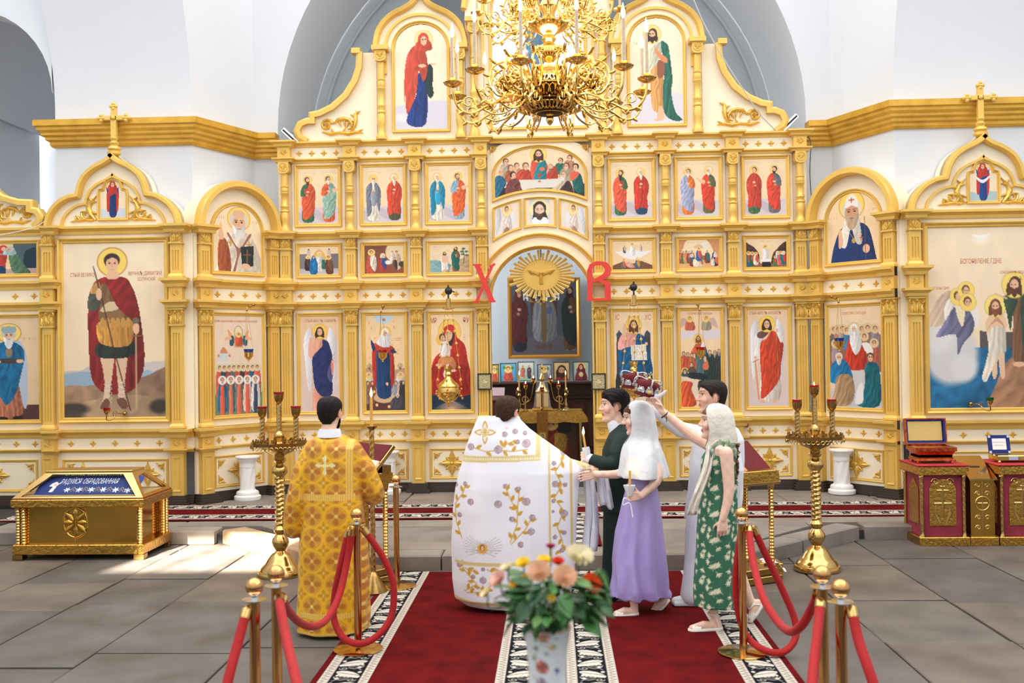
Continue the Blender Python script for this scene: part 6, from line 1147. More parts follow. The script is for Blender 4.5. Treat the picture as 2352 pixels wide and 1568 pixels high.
rope(pxl([(1720,1217,y5-.04),(1730,1290,y5-.3),(1752,1370,y5-.7),(1785,1425,y5-1.0),(1815,1450,y5-1.3),(1842,1435,y5-1.5),(1865,1395,y6+.2),(1879,1362,y6+.04)]),'red velvet rope sagging between the two right stanchions')
rope(pxl([(1732,1216,y5),(1762,1280,y5+.02),(1800,1360,y5+.02),(1826,1425,y5),(1825,1470,y5-.05),(1795,1498,y5-.1),(1750,1490,y5-.08),(1712,1455,y5+.05),(1694,1395,y5+.06),(1690,1320,y5+.05),(1702,1222,y5+.03)]),'red velvet rope hanging in a loop from one right stanchion')
rope(pxl([(1884,1388,y6-.05),(1878,1450,y6-.2),(1868,1540,y6-.45),(1860,1660,y6-.7)]),'red velvet rope running from a right stanchion towards the viewer')
rope(pxl([(1957,1402,y7-.02),(1972,1470,y7-.1),(1996,1540,y7-.2),(2030,1640,y7-.3)]),'red velvet rope dropping right from the nearest right stanchion')
# ------------------------------------------------------------------ furniture
def tw(n,am,k): return lambda a,z,r: r*(1+am*math.sin(a*n-z*k))
def ringed(r,z0,z1,pitch=.02,am=.18): 
    n = max(4,int((z1-z0)/pitch));return [(r*(1+am*(1 if i % 2 else -1)),z0+(z1-z0)*i/n) for i in range(n+1)]
def candle_stand(x,y,lab,lit,H=1.0):
    r_ = root('candle_stand',(x,y,.0),lab,'candle stand','tall brass candle stands');c = (x,y,0);k = H
    MB().lathe([(.205,.004),(.21,.02),(.20,.045),(.185,.05),(.175,.075),(.15,.10),(.135,.115),(.115,.15),(.09,.185),(.075,.20),(.055,.21),(.04,.23)],32,c).build('base',BRASS,r_)
    MB().lathe([(.04,.22),(.05,.24),(.07,.27),(.078,.30),(.07,.335),(.05,.36),(.04,.375),(.055,.395),(.06,.42),(.04,.45),(.034,.46)],24,c).build('lower_knop',BRASS,r_)
    MB().lathe([(.043,z) for z in np.linspace(.45,.90,34)],20,c,twist=tw(2,.16,150)).build('twisted_stem',BRASS,r_)
    MB().lathe([(.034,.89),(.05,.905),(.068,.93),(.072,.955),(.06,.985),(.042,1.005),(.036,1.015),(.05,1.03),(.062,1.045),(.05,1.07),(.04,1.085)],24,c).build('upper_knop',BRASS,r_)
    MB().lathe([(.04,1.08),(.06,1.095),(.12,1.12),(.15,1.155),(.17,1.175),(.175,1.18),(.12,1.185)],32,c).build('bowl',BRASSD,r_)
    tr = MB();tr.lathe([(.25,1.18),(.262,1.182),(.265,1.21),(.255,1.21),(.25,1.19)],8,c);trayo = tr.build('tray',BRASSD,r_,20)
    fr = MB()
    for i in range(40):
        a = 2*PI*i/40;s_ = .262*math.cos(PI/8)/math.cos((a % (PI/4))-PI/8);q = Vector((x+s_*math.cos(a),y+s_*math.sin(a),1.165));t = Vector((-math.sin(a),math.cos(a),0));fr.tube([q+t*(.016*math.cos(u))+Vector((0,0,.016*math.sin(u))) for u in np.linspace(0,5.7,7)],.0035,4,True)
    fr.build('pierced_fringe',BRASS,trayo)
    def sock(): m = MB();m.lathe([(.006,0),(.008,.004),(.008,.03),(.006,.03)],6);return m.mesh('candle_socket',BRASS,40)
    sm_ = MATS.get('_s') or sock();MATS['_s'] = sm_
    for rr,n in ((.235,20),(.19,16),(.14,10)):
        for i in range(n): a = 2*PI*(i+.3)/n;inst('candle_socket',sm_,Matrix.Translation((x+rr*math.cos(a),y+rr*math.sin(a),1.205)),trayo)
    for i,(dx,dz) in enumerate(((-.155,1.43),(0,1.56),(.155,1.43))):
        cc = (x+dx,y,0);z0 = 1.19 if dx else 1.2
        if dx == 0: MB().lathe([(.03,1.18),(.045,1.2),(.03,1.215),(.042,1.24),(.05,1.265),(.042,1.29),(.022,1.31)],18,cc).build('centre_knop',BRASS,r_)
        MB().lathe([(.023,z) for z in np.linspace(1.2 if dx else 1.3,dz,18)],14,cc,twist=tw(2,.14,190)).build('lamp_stem',BRASS,r_);cu = MB().lathe([(.014,0),(.032,.02),(.042,.05),(.045,.085),(.038,.085),(.03,.04)],16,(x+dx,y,dz)).build('lamp_cup',BRASSD,r_)
        MB().lathe([(.02,.05),(.04,.075),(.046,.105)]+[(.04,.10),(.02,.06)],14,(x+dx,y,dz),twist=lambda a,z,r: r*(1+.04*math.cos(a*7))).build('lamp_glass',REDGL,cu)
        if lit and i in lit: m_ = MB();flame(m_,(x+dx,y,dz+.10),.7);m_.build('flame',FLAME,cu)
    for dx,dy in ((-.05,-.12),(.09,-.06)): MB().lathe([(.004,1.205),(.0036,1.30)],6,(x+dx,y+dy,0)).build('thin_candle',WAX,r_)
    return r_
q = onZ(1869,1302);candle_stand(q.x,q.y-.12,'tall brass candle stand with three red glass cups, right of the bridesmaid',(1,));candle_stand(-2.50,8.98,'tall brass candle stand with three red glass cups, left of the deacon',())
q = onZ(858,1362);cs = root('candle_stand',(q.x,q.y,0),'slim brass candle stand with one tall lit candle beside the deacon','candle stand');c = (q.x,q.y,0)
MB().lathe([(.11,.003),(.115,.02),(.10,.05),(.075,.09),(.05,.14),(.03,.17),(.02,.18)],24,c).build('base',BRASSD,cs);MB().lathe([(.02,z) for z in np.linspace(.17,1.36,60)],14,c,twist=tw(2,.2,120)).build('twisted_stem',BRASS,cs);MB().lathe([(.02,.75),(.06,.80),(.075,.83),(.04,.835)],16,c).build('drip_bowl',BRASSD,cs);MB().lathe([(.014,1.35),(.016,1.36),(.045,1.385),(.05,1.395),(.016,1.395)],16,c).build('drip_pan',BRASSD,cs);MB().lathe([(.014,1.39),(.012,1.63)],10,c).build('candle',WAX,cs);m_ = MB();flame(m_,(q.x,q.y,1.65),1.4);m_.build('flame',FLAME,cs)
# white gypsum pedestals
def pedestal(px,py,lab):
    q = onZ(px,py,ZS);r_ = root('gypsum_pedestal',(q.x,q.y,ZS),lab,'pedestal','white twisted pedestals');c = (q.x,q.y,ZS)
    MB().lathe([(.165,.003),(.17,.02),(.17,.05),(.155,.06),(.14,.065),(.145,.09),(.135,.11),(.11,.12),(.105,.13)],28,c).build('foot',MARBLE,r_);MB().lathe([(.095,z) for z in np.linspace(.125,.42,22)],28,c,twist=tw(6,.07,17)).build('twisted_shaft',MARBLE,r_);MB().lathe([(.098,.415),(.105,.43),(.10,.45),(.105,.49),(.125,.51),(.13,.53),(.15,.54),(.155,.555),(.15,.565),(.10,.567)],28,c).build('capital',MARBLE,r_)
pedestal(569,1147,'white twisted pedestal on the left before the angled wing');pedestal(1934,1133,'white twisted pedestal on the right before the angled wing');pedestal(892,1133,'white twisted pedestal half hidden behind the left lectern')
# lecterns
EMB = mat('embossed_brass',(214,166,78),.2,1.0,var=(40,.75),bump=(34,.55,.01))
def lectern(x,y,rz,lab,face):
    r_ = root('lectern',(x,y,.0),lab,'lectern',None,rz);M = MW[r_];w_,d_ = .23,.2
    MB().box(-w_-.03,w_+.03,-d_-.03,d_+.03,.0,.06,M,bev=.006).box(-w_,w_,-d_,d_,.06,.12,M,bev=.006).build('plinth',BRASSD,r_,20)
    for sx in (-1,1):
        for sy in (-1,1):
            cc = (sx*(w_-.03),sy*(d_-.03),0);MB().lathe([(.03,.12),(.034,.14),(.02,.16)]+[(a,b) for a,b in ringed(.022,.16,.80,.014)]+[(.03,.82),(.035,.86)],12,cc,M).build('twisted_column',BRASS,r_)
    MB().box(-w_-.02,w_+.02,-d_-.02,d_+.02,.86,.96,M,bev=.006).build('frieze',EMB,r_,20);MB().box(-.1,.1,d_*.3,d_*.34,.13,.84,M).build('back_panel',EMB,r_,0)
    MT = M @ Matrix.Translation((0,.02,1.0)) @ Matrix.Rotation(face,4,'X');tp = MB().box(-w_-.05,w_+.05,-.27,.27,-.02,.02,MT,bev=.006).build('slanted_top',BRASS,r_,20);MB().box(-w_-.04,w_+.04,-.26,.26,.02,.028,MT).build('velvet',MAROON,tp,0)
    MB().box(-w_-.02,w_+.02,d_-.1 if face > 0 else -d_,d_ if face > 0 else -d_+.1,.95,1.02,M).build('top_support',BRASSD,r_,0);return r_,MT
lectern(-1.76,8.74,-.7,'brass lectern with a slanted maroon velvet top in front of the deacon',.75);L2,MT = lectern(1.60,8.74,.5,'brass lectern with a slanted maroon velvet top behind the bridesmaid',.62)
bk = MB().box(-.14,-.02,-.16,.10,.03,.06,MT,bev=.004).build('prayer_book',mat('tan_leather',(196,140,84),.5),base=MT @ Vector((-.08,0,.03)));tag(bk,'tan wooden book lying on the right lectern','book')
MB().tube([MT @ Vector((-.24,-.2,.05)),MT @ Vector((.2,-.2,.05))],.006,8).ball(MT @ Vector((.2,-.2,.05)),.014,8,6).build('book_rail',CHROME,L2)
q = onZ(1772,1328);ch = root('small_chest',(q.x,q.y+.1,0),'small brass chest under a white cloth on the floor by the right lectern','chest');MB().box(q.x-.1,q.x+.1,q.y,q.y+.2,.0,.13,bev=.006).build('body',EMB,ch,20)
mb = MB();rows = [[(q.x+sx*.11+.012*math.sin(k*2+sx),q.y-.01+k*.03,.135 if abs(sx) < .95 else .06+.03*math.sin(k)) for sx in (-1.08,-.95,-.5,0,.5,.95,1.08)] for k in range(8)];mb.grid(rows).build('white_cloth',mat('white_linen',(244,244,246),.8),ch,60,fix=False)
# reliquary on the left
x0,x1,yf,yb = onZ(17,1291).x,onZ(318,1291).x,9.70,10.43;RQ = root('reliquary',((x0+x1)/2,(yf+yb)/2,0),'large brass reliquary with a sloping glass lid and blue embroidered cover inside','reliquary')
REL = mat('mirror_brass',(206,160,74),.12,1.0,var=(2.5,.82),bump=(3.5,.05,.02));zb = .60
for a in (x0,x1-.1):
    for b in (yf,yb-.1): MB().box(a,a+.1,b,b+.1,0,.05).build('foot',BRASSD,RQ,0)
MB().box(x0,x1,yf,yb,.05,.15,bev=.008).build('lower_band',EMB,RQ,20);MB().box(x0+.09,x1-.09,yf+.06,yb-.06,.15,zb-.08).build('body',REL,RQ,0);MB().box(x0-.01,x1+.01,yf-.01,yb+.01,zb-.08,zb,bev=.008).build('upper_band',EMB,RQ,20);MB().box(x0,x1,yf,yb,zb,zb+.012).build('red_trim',MAROON,RQ,0)
for sx in (x0+.045,x0+.10,x1-.045):
    for sy in (yf+.035,yb-.035): MB().lathe(ringed(.024,.15,zb-.08,.014,.16),12,(sx,sy,0)).build('ringed_column',BRASS,RQ)
MB().lathe(ringed(.024,.15,zb-.08,.014,.16),12,(x1-.045,yb-.12,0)).build('ringed_column',BRASS,RQ)
mb = MB();f_ = lambda q,h: ((x0+x1)/2-.05+q[0],yf+.058-h,.36+q[1]);rays(mb,0,0,0,0,0)
for k in range(8): a = k*PI/4;mb.leaf([(math.cos(a)*r*.13*(1.2 if k % 2 else 1),math.sin(a)*r*.15) for r in (.2,.5,.8,1.0)],(.01,.03,.022,.004),.012,f_)
mb.leaf(arcpts(0,0,.12,0,2*PI,20,.15),(.012,.012),.01,f_);mb.leaf([(0,.2),(0,.0),(0,-.2)],(.004,.014,.004),.012,f_);mb.build('embossed_cross',REL,RQ)
zl = zb+.235;ins = .30;ix0,ix1,iy0,iy1 = x0+.20,x1-.24,yf+.30,yb-.14
def lidq(p,q,r,s_,w0,nm):
    """sloped glazed side: brass frame around a pane, corners p,q (low) r,s (high)"""
    P_ = [Vector(v) for v in (p,q,r,s_)];c_ = sum(P_,Vector())/4;I = [v+(c_-v).normalized()*w0*1.5 for v in P_];n_ = (P_[1]-P_[0]).cross(P_[3]-P_[0]).normalized()
    mb = MB();
    for k in range(4): a,b = k,(k+1) % 4;mb.add([P_[a],P_[b],I[b],I[a],P_[a]-n_*.02,P_[b]-n_*.02,I[b]-n_*.02,I[a]-n_*.02],[(0,1,2,3),(7,6,5,4),(3,2,6,7),(0,4,5,1)])
    o_ = mb.build(nm,BRASS,RQ,0);MB().add([v-n_*.006 for v in I]+[v-n_*.009 for v in I],[(0,1,2,3),(7,6,5,4),(0,4,5,1),(1,5,6,2),(2,6,7,3),(3,7,4,0)]).build('pane',THING,o_,0)
zq = zb+.012;A0,A1,A2,A3 = (x0,yf,zq),(x1,yf,zq),(x1,yb,zq),(x0,yb,zq);T0,T1,T2,T3 = (ix0,iy0,zl),(ix1,iy0,zl),(ix1,iy1,zl),(ix0,iy1,zl)
for a,b,c_,d_ in ((A0,A1,T1,T0),(A1,A2,T2,T1),(A3,A0,T0,T3),(A2,A3,T3,T2)): lidq(a,b,c_,d_,.055,'lid_side')
MB().box(ix0-.01,ix1+.01,iy0-.01,iy1+.01,zl-.01,zl+.015,bev=.005).build('lid_top',BRASS,RQ,20)
# blue cover inside: a mound with white lettering and lilies
pb = Paint((0,0,800,220),4.4,(28,58,132),(20,44,112))
for k in range(6):
    cx = 250+k*95
    for a in range(6): t = a*PI/3+.3*k;pb.poly([(cx,178),(cx+14*math.cos(t-.4),178+14*math.sin(t-.4)),(cx+30*math.cos(t),178+30*math.sin(t)),(cx+14*math.cos(t+.4),178+14*math.sin(t+.4))],(214,226,240))
    pb.line([(cx+24,178),(cx+48,150),(cx+72,180)],6,(206,170,84));pb.line([(cx+34,196),(cx+48,172),(cx+64,196)],5,(206,170,84))
pb.poly([(100,100),(130,80),(150,100),(170,90),(150,130),(140,190),(110,190),(120,140),(90,130)],(230,226,216));pb.ell(132,116,12,12,(226,170,110))
bx0,bx1 = x0+.16,x1-.12;cxr = (x0+x1)/2;cyr = (yf+yb)/2
def mound(x,y): t = y/220;return (bx0+x/800*(bx1-bx0)-cxr,yf+.10+(1-t)*.25-cyr,zb+.035+.165*(1-t)**.85-.02*abs(x/400-1)**3)
me = pb.mesh('blue_cover',mound,vcmat('blue_embroidered_velvet',.7));bc = reg(bpy.data.objects.new('blue_cover',me),RQ,MW[RQ].copy())
for body,fx in (('РАДУЙСЯ',.31),('ОБРАДОВАННАЯ',.605)):
    tm = text_mesh(body,.11,.39);tm.materials.append(mat('white_thread',(226,230,238),.7));xc_ = fx*800
    for v in tm.vertices:
        X_ = xc_+v.co.x/(bx1-bx0)*800;Y_ = 92-v.co.y/.28*220;q_ = mound(X_,Y_);v.co = Vector((q_[0],q_[1]-.005,q_[2]+.006))
    reg(bpy.data.objects.new('lettering',tm),bc,MW[RQ].copy())
MB().box(x0+.05,x1-.05,yf+.05,yb-.05,zb+.013,zb+.03).build('inner_bed',mat('gold_bed_cloth',(190,160,110),.6),RQ,0)
# right-hand pedestals, donation box and caskets
PINK = mat('crimson_velvet_panel',(150,40,62),.7,sheen=.05,var=(7,(120,26,46)))
def stand(x0,x1,y0,lab):
    d_ = .50;r_ = root('casket_stand',((x0+x1)/2,y0+d_/2,0),lab,'stand','brass stands on the right');y1_ = y0+d_;zt_ = .81
    MB().box(x0-.02,x1+.02,y0-.02,y1_+.02,0,.09,bev=.006).build('plinth',EMB,r_,20);MB().box(x0+.03,x1-.03,y0+.03,y1_-.03,.09,zt_-.1).build('velvet_body',PINK,r_,0)
    MB().box(x0-.02,x1+.02,y0-.02,y1_+.02,zt_-.1,zt_-.012,bev=.006).build('upper_band',EMB,r_,20);MB().box(x0-.03,x1+.03,y0-.03,y1_+.03,zt_-.012,zt_,bev=.003).build('velvet_top',mat('bright_red_velvet',(176,30,34),.8,sheen=.05),r_,20)
    for sx in (x0+.02,x1-.02):
        for sy in (y0+.02,y1_-.02): MB().lathe([(.026,.09),(.02,.11)]+[(.018,z) for z in np.linspace(.12,zt_-.14,26)]+[(.026,zt_-.12),(.02,zt_-.1)],12,(sx,sy,0),twist=tw(2,.15,190)).build('twisted_column',BRASS,r_)
    m_ = (x0+x1)/2;hw = (x1-x0)*.29;za,zb_ = .20,.56
    pts = [(m_-hw,za),(m_+hw,za)]+arcpts(m_,zb_,hw,0,PI,14,hw*.8)
    pl = MB().prism(pts,lambda q,h: (q[0],h,q[1]),y0+.022,y0+.03).build('embossed_plate',EMB,r_,20);c_ = MB();f_ = lambda q,h: (m_+q[0],y0+.022-h,.42+q[1])
    for z,l in ((.17,.05),(.13,.12),(.0,.17)): c_.leaf([(-l/2,z),(0,z),(l/2,z)],(.012,.014,.012),.01,f_)
    c_.leaf([(0,.2),(0,0),(0,-.12)],(.012,.014,.014),.012,f_)
    for s_ in (-1,1): c_.leaf([(s_*v[0],v[1]) for v in spiral(.07,.22,.04,.01,0,1.2,10)],(.008,.006),.008,f_);c_.leaf([(s_*.03,-.2),(s_*.08,-.1),(s_*.06,.02)],(.006,.018,.004),.008,f_)
    c_.build('relief_cross',BRASS,pl)
    ps = MB().prism([(y0+.12,za),(y1_-.12,za),(y1_-.12,zb_),((y0+y1_)/2,zb_+.1),(y0+.12,zb_)],lambda q,h: (h,q[0],q[1]),x0+.022,x0+.03).build('embossed_plate',EMB,r_,20);return (m_,(y0+y1_)/2,zt_)
sx0 = onZ(2116,1254).x;sy0 = onZ(2116,1254).y;s1 = stand(sx0,sx0+.455,sy0,'brass and crimson stand carrying the open casket, next to the donation box');sx2 = onZ(2300,1253).x;s2 = stand(sx2,sx2+.455,sy0,'brass and crimson stand at the right edge of the view')
bx0,bx1 = sx0+.50,sx2-.05;db = root('donation_box',((bx0+bx1)/2,sy0+.2,0),'narrow brass donation box with a sloping slotted top between the stands','donation box')
MB().box(bx0-.02,bx1+.02,sy0-.02,sy0+.4,0,.09,bev=.006).build('plinth',EMB,db,20);MB().box(bx0,bx1,sy0+.02,sy0+.38,.09,.66).build('body',REL,db,0);MB().prism([(sy0-.01,.655),(sy0+.40,.655),(sy0+.40,.86),(sy0-.01,.67)],lambda q,h: (h,q[0],q[1]),bx0-.02,bx1+.02).build('sloping_top',BRASS,db,0)
m_ = (bx0+bx1)/2;MS = Matrix.Translation((m_,sy0+.2,.768)) @ Matrix.Rotation(math.atan2(.19,.41),4,'X');MB().box(-.05,.05,-.012,.012,0,.003,MS).build('coin_slot',BLACK,db,0);MB().lathe([(.012,.0),(.012,.006)],10,(0,-.12,0),MS).build('lock',CHROME,db)
c_ = MB();f_ = lambda q,h: (m_+q[0],sy0+.02-h,.42+q[1]);c_.leaf(arcpts(0,0,.07,0,2*PI,16),(.008,.008),.008,f_);c_.leaf([(0,.22),(0,-.28)],(.008,.008),.01,f_);c_.leaf([(-.05,.0),(.05,0)],(.01,.01),.01,f_)
for s_ in (-1,1):
    for z in (.18,.1,-.14,-.24): c_.leaf([(s_*v[0],v[1]) for v in spiral(.045,z,.028,.006,0,1.2,8)],(.006,.005),.006,f_)
c_.build('relief_ornament',BRASS,db)
CAS = mat('gilt_red_enamel',(206,110,50),.25,.8,var=(30,(160,36,30)));NAVY = mat('navy_velvet_lining',(18,34,110),.7)
mx,my,mz = s1;mx -= .02;ck = root('open_casket',(mx,my,mz),'open gilt casket with a navy lining on the left stand','casket');w_ = .21
for sx in (-1,1):
    for sy in (-1,1): MB().lathe([(.012,0),(.02,.01),(.01,.03)],8,(mx+sx*(w_-.05),my+sy*.09,mz)).build('foot',CHGOLD,ck)
MB().sweep([(mx-w_+.04,my-.11),(mx+w_-.04,my-.11),(mx+w_-.04,my+.11),(mx-w_+.04,my+.11)],[(0,.03),(.02,.03),(.015,.05),(-.01,.07),(.02,.12),(.035,.125),(.035,.165),(.02,.17),(0,.17)],lambda q,h: (q[0],q[1],mz+h),True).build('body',CAS,ck,20);MB().box(mx-w_+.04,mx+w_-.04,my-.11,my+.11,mz+.03,mz+.155).build('glass_tray',mat('gold_insert',(232,196,120),.3,.7),ck,0)
ML = Matrix.Translation((mx-.015,my+.13,mz+.17)) @ Matrix.Rotation(math.radians(-8),4,'X');ld = MB().sweep([(-w_,0),(w_,0),(w_,.27),(-w_,.27)],[(0,0),(0,.06),(-.012,.06),(-.012,.01)],lambda q,h: ML @ Vector((q[0],-h,q[1])),True).build('lid',CAS,ck,20);MB().box(-w_+.01,w_-.01,-.014,-.004,.01,.26,ML).build('lid_lining',NAVY,ld,0);MB().box(-w_+.035,w_-.035,-.022,-.014,.04,.24,ML).build('lid_plate',mat('gold_insert',(232,196,120)),ld,0)
MB().sweep([(-w_+.012,.012),(w_-.012,.012),(w_-.012,.258),(-w_+.012,.258)],[(0,.01),(0,.058),(-.016,.05),(-.016,.012)],lambda q,h: ML @ Vector((q[0],-h,q[1])),True).build('lid_edge_lining',NAVY,ld,0)
mx,my,mz = s2;mx -= .11;c2 = root('small_casket',(mx,my-.05,mz),'small gilt casket with blue enamel on the right stand','casket');MB().box(mx-.08,mx+.3,my-.12,my+.1,mz+.02,mz+.075,bev=.008).build('body',CHGOLD,c2,20);MB().box(mx+.03,mx+.12,my-.126,my-.12,mz+.03,mz+.065).build('enamel_plate',mat('pale_blue_enamel',(170,190,220),.2),c2,0)
for sx in (-.06,.26): MB().lathe([(.012,0),(.018,.01),(.01,.025)],8,(mx+sx,my-.11,mz)).build('foot',CHGOLD,c2)
MP = Matrix.Translation((mx+.01,my+.03,mz+.08)) @ Matrix.Rotation(-.22,4,'X');pq = root('certificate_frame',MP.translation,'blue framed white certificate propped on the small casket','framed card');MB().box(-.11,.11,0,.012,0,.19,MP).build('blue_frame',NAVY,pq,0);MB().box(-.07,.07,-.004,0,.04,.155,MP).build('card',mat('white_card',(238,238,236),.6),pq,0)
for k in range(4):
    sx,sz = ((-.095,.015),(.095,.015),(.095,.175),(-.095,.175))[k];MB().box(sx-.012,sx+.012,-.004,0,sz-.012,sz+.012,MP).build('corner_mount',CHROME,pq,0)
for k,L_ in enumerate(('во имя Отца и Сына','и Святаго Духа')): tm = text_mesh(L_,.014,.9);tm.materials.append(mat('pink_ink',(206,120,140),.6));inst('lettering',tm,MP @ Matrix.Translation((0,-.005,.115-k*.03)) @ Matrix.Rotation(PI/2,4,'X'),pq)
# ------------------------------------------------------------------ chandelier
CX,CY = onY(1262,200,8.2).x,8.2;CHD = root('chandelier',(CX,CY,3.86),'large gilded two tier chandelier with candle bulbs hanging in front of the iconostasis','chandelier')
def chain_arm():
    """one scrolled arm in the r,z plane (z relative to the pan ring)"""
    mb = MB();V = lambda r,z: (r,0,z);T2 = lambda pts,rad,n=6: mb.tube([V(*q) for q in pts],rad,n)
    sp = lambda pts,n=5: [(v.x,v.y) for v in spline([(a,b,0) for a,b in pts],n)]
    T2(sp([(.23,-.02),(.31,-.09),(.42,-.10),(.54,-.15),(.64,-.205),(.73,-.19),(.79,-.11),(.806,-.01)]),.011,7)
    T2(sp([(.20,.04),(.25,.17),(.36,.225),(.47,.18),(.51,.06),(.45,-.04),(.38,-.06)]),.009);T2(spiral(.36,.05,.115,.02,2.2,1.7,26),.009);T2(spiral(.68,-.12,.055,.012,3.4,-1.3,16),.006);T2(spiral(.56,-.07,.05,.012,.4,1.3,16),.006);T2(sp([(.23,-.06),(.34,-.17),(.46,-.205),(.56,-.17)]),.008)
    T2(spiral(.43,.10,.05,.012,-1,1.3,14),.006);T2(spiral(.47,-.2,.035,.008,2.5,1.2,12),.005)
    for s_ in (-1,1):
        f = lambda q,h,s_=s_: (q[0],s_*(.004+h),q[1])
        for x,z,a,l in ((.52,-.13,2.2,.06),(.60,-.2,-.9,.05),(.66,-.205,-2.1,.05),(.72,-.19,-.6,.05),(.78,-.13,2.7,.06),(.40,-.1,-1.2,.06),(.30,.2,2.5,.07),(.44,.2,.7,.08),(.50,.1,.3,.06),(.28,-.1,-2.2,.07),(.36,.05,.4,.06),(.36,.05,2.5,.06),(.36,.05,4.6,.06),(.57,-.07,1.3,.05)): mb.leaf([(x+math.cos(a)*l*t/3,z+math.sin(a)*l*t/3) for t in range(4)],(.006,.014,.011,.001),.012,f)
    mb.ball((.64,0,-.205),.02,8,5);return mb.mesh('arm',CHGOLD,50)
def drip():
    n = 24;return MB().lathe([(.01,-.035),(.03,-.03),(.06,-.012),(.075,.006),(.068,.006),(.03,-.006),(.022,.0),(.028,.012),(.022,.022),(.03,.032),(.024,.04),(.016,.045)],n,twist=lambda a,z,r: r*(1+(.07*math.cos(a*12) if .04 < r else 0))).mesh('drip_pan',CHGOLD,40)
def candle_m(): return MB().lathe([(.0135,.04),(.0145,.06),(.0135,.37),(.008,.372)],12).mesh('candle_sleeve',mat('clear_beaded_sleeve',(214,190,160),.25,.0,var=(60,.75),coat=.4),40)
def bulb_m(): return MB().lathe([(.007,.375),(.012,.385),(.0175,.405),(.015,.43),(.007,.46),(.001,.49)],12).mesh('flame_bulb',BULB,60)
AM,DM,CM,BM = chain_arm(),drip(),candle_m(),bulb_m()
def star():
    mb = MB();rays(mb,12,.008,.055,.012,.012,k=3);rays(mb,12,.006,.035,.009,.02,.26,k=3);mb.ball((0,-.012,0),.014,8,5);return mb.mesh('sunflower',CHGOLD,50)
def rosem():
    mb = MB();rays(mb,8,.01,.07,.028,.02,k=3);rays(mb,6,.005,.045,.022,.035,.3,k=3);mb.ball((0,-.03,0),.018,8,5);return mb.mesh('rose',CHGOLD,50)
SM,RM = star(),rosem()
for zr,k,off,n in ((4.14,1.0,PI/12,12),(4.78,.73,0.0,12)):
    for i in range(n):
        a = off+2*PI*i/n-PI/2;M = Matrix.Translation((CX,CY,zr)) @ Matrix.Rotation(a,4,'Z') @ Matrix.Diagonal((k,k,k,1));ar = inst('arm',AM,M,CHD)
        for nm,me in (('drip_pan',DM),('candle_sleeve',CM),('flame_bulb',BM)): inst(nm,me,M @ Matrix.Translation((.806,0,.03)),ar)
        inst('sunflower',SM,M @ Matrix.Translation((.345,0,.245)) @ Matrix.Rotation(PI/2,4,'Z') @ Matrix.Rotation(-.5,4,'X'),ar);inst('rose',RM,M @ Matrix.Translation((.36,.0,.05)) @ Matrix.Rotation(.0 if i % 2 else PI,4,'Z'),ar)
c = (CX,CY,0)
MB().lathe([(.004,3.86),(.02,3.875),(.032,3.90),(.03,3.925),(.018,3.94),(.03,3.95),(.06,3.955),(.045,3.975)],16,c).build('acorn_finial',CHGOLD,CHD)
prof = [(.06,3.95),(.14,3.97),(.21,4.02),(.25,4.09),(.255,4.16),(.21,4.22),(.15,4.245),(.10,4.25)]
bo = MB().lathe([(r*.97,z) for r,z in prof],36,c).build('bowl_lining',mat('dark_bronze_interior',(62,40,16),.45,.8),CHD)
lat = MB();PS = [(v.x,v.y) for v in spline([(a,b,0) for a,b in prof[:7]],5)]
def onb(t,a): i = min(len(PS)-1,max(0,int(t*(len(PS)-1))));r,z = PS[i];return (CX+(r+.004)*math.cos(a),CY+(r+.004)*math.sin(a),z)
for k in range(18):
    a0 = 2*PI*k/18
    for tc in (.28,.55,.8):
        for s_ in (-1,1): lat.tube([onb(tc+.085*math.sin(u),a0+s_*(.085-.075*math.cos(u))) for u in np.linspace(0,5.2,12)],.0055,4);
        lat.tube([onb(tc-.1,a0),onb(tc+.1,a0)],.006,4);lat.ball(onb(tc+.12,a0+PI/18),.012,6,4)
for t in (.1,.42,.68,.93): lat.tube([onb(t,u) for u in np.linspace(0,2*PI,48,False)],.006,5,True)
lat.build('pierced_bowl',CHGOLD,CHD)
MB().lathe([(.15,4.24),(.16,4.25),(.16,4.27),(.10,4.28),(.05,4.30),(.06,4.33),(.05,4.36),(.035,4.38),(.05,4.40),(.085,4.44),(.09,4.47),(.075,4.51),(.04,4.54),(.06,4.57),(.05,4.60),(.07,4.615),(.15,4.66),(.165,4.69),(.14,4.71),(.06,4.72),(.05,4.78),(.08,4.84),(.05,4.9),(.06,5.1),(.04,5.3),(.07,5.5),(.03,5.7),(.02,6.2)],28,c).build('stem',CHGOLD,CHD)
MB().tube([(CX,CY,6.2),(CX,CY,9.4)],.015,8).build('hanging_rod',CHGOLD,CHD)
gl = bpy.data.lights.new('chandelier_glow','POINT');gl.energy = 22;gl.color = (1,.86,.62);gl.shadow_soft_size = .3;go = bpy.data.objects.new('chandelier_glow',gl);COL.objects.link(go);go.location = (CX,CY,4.45)
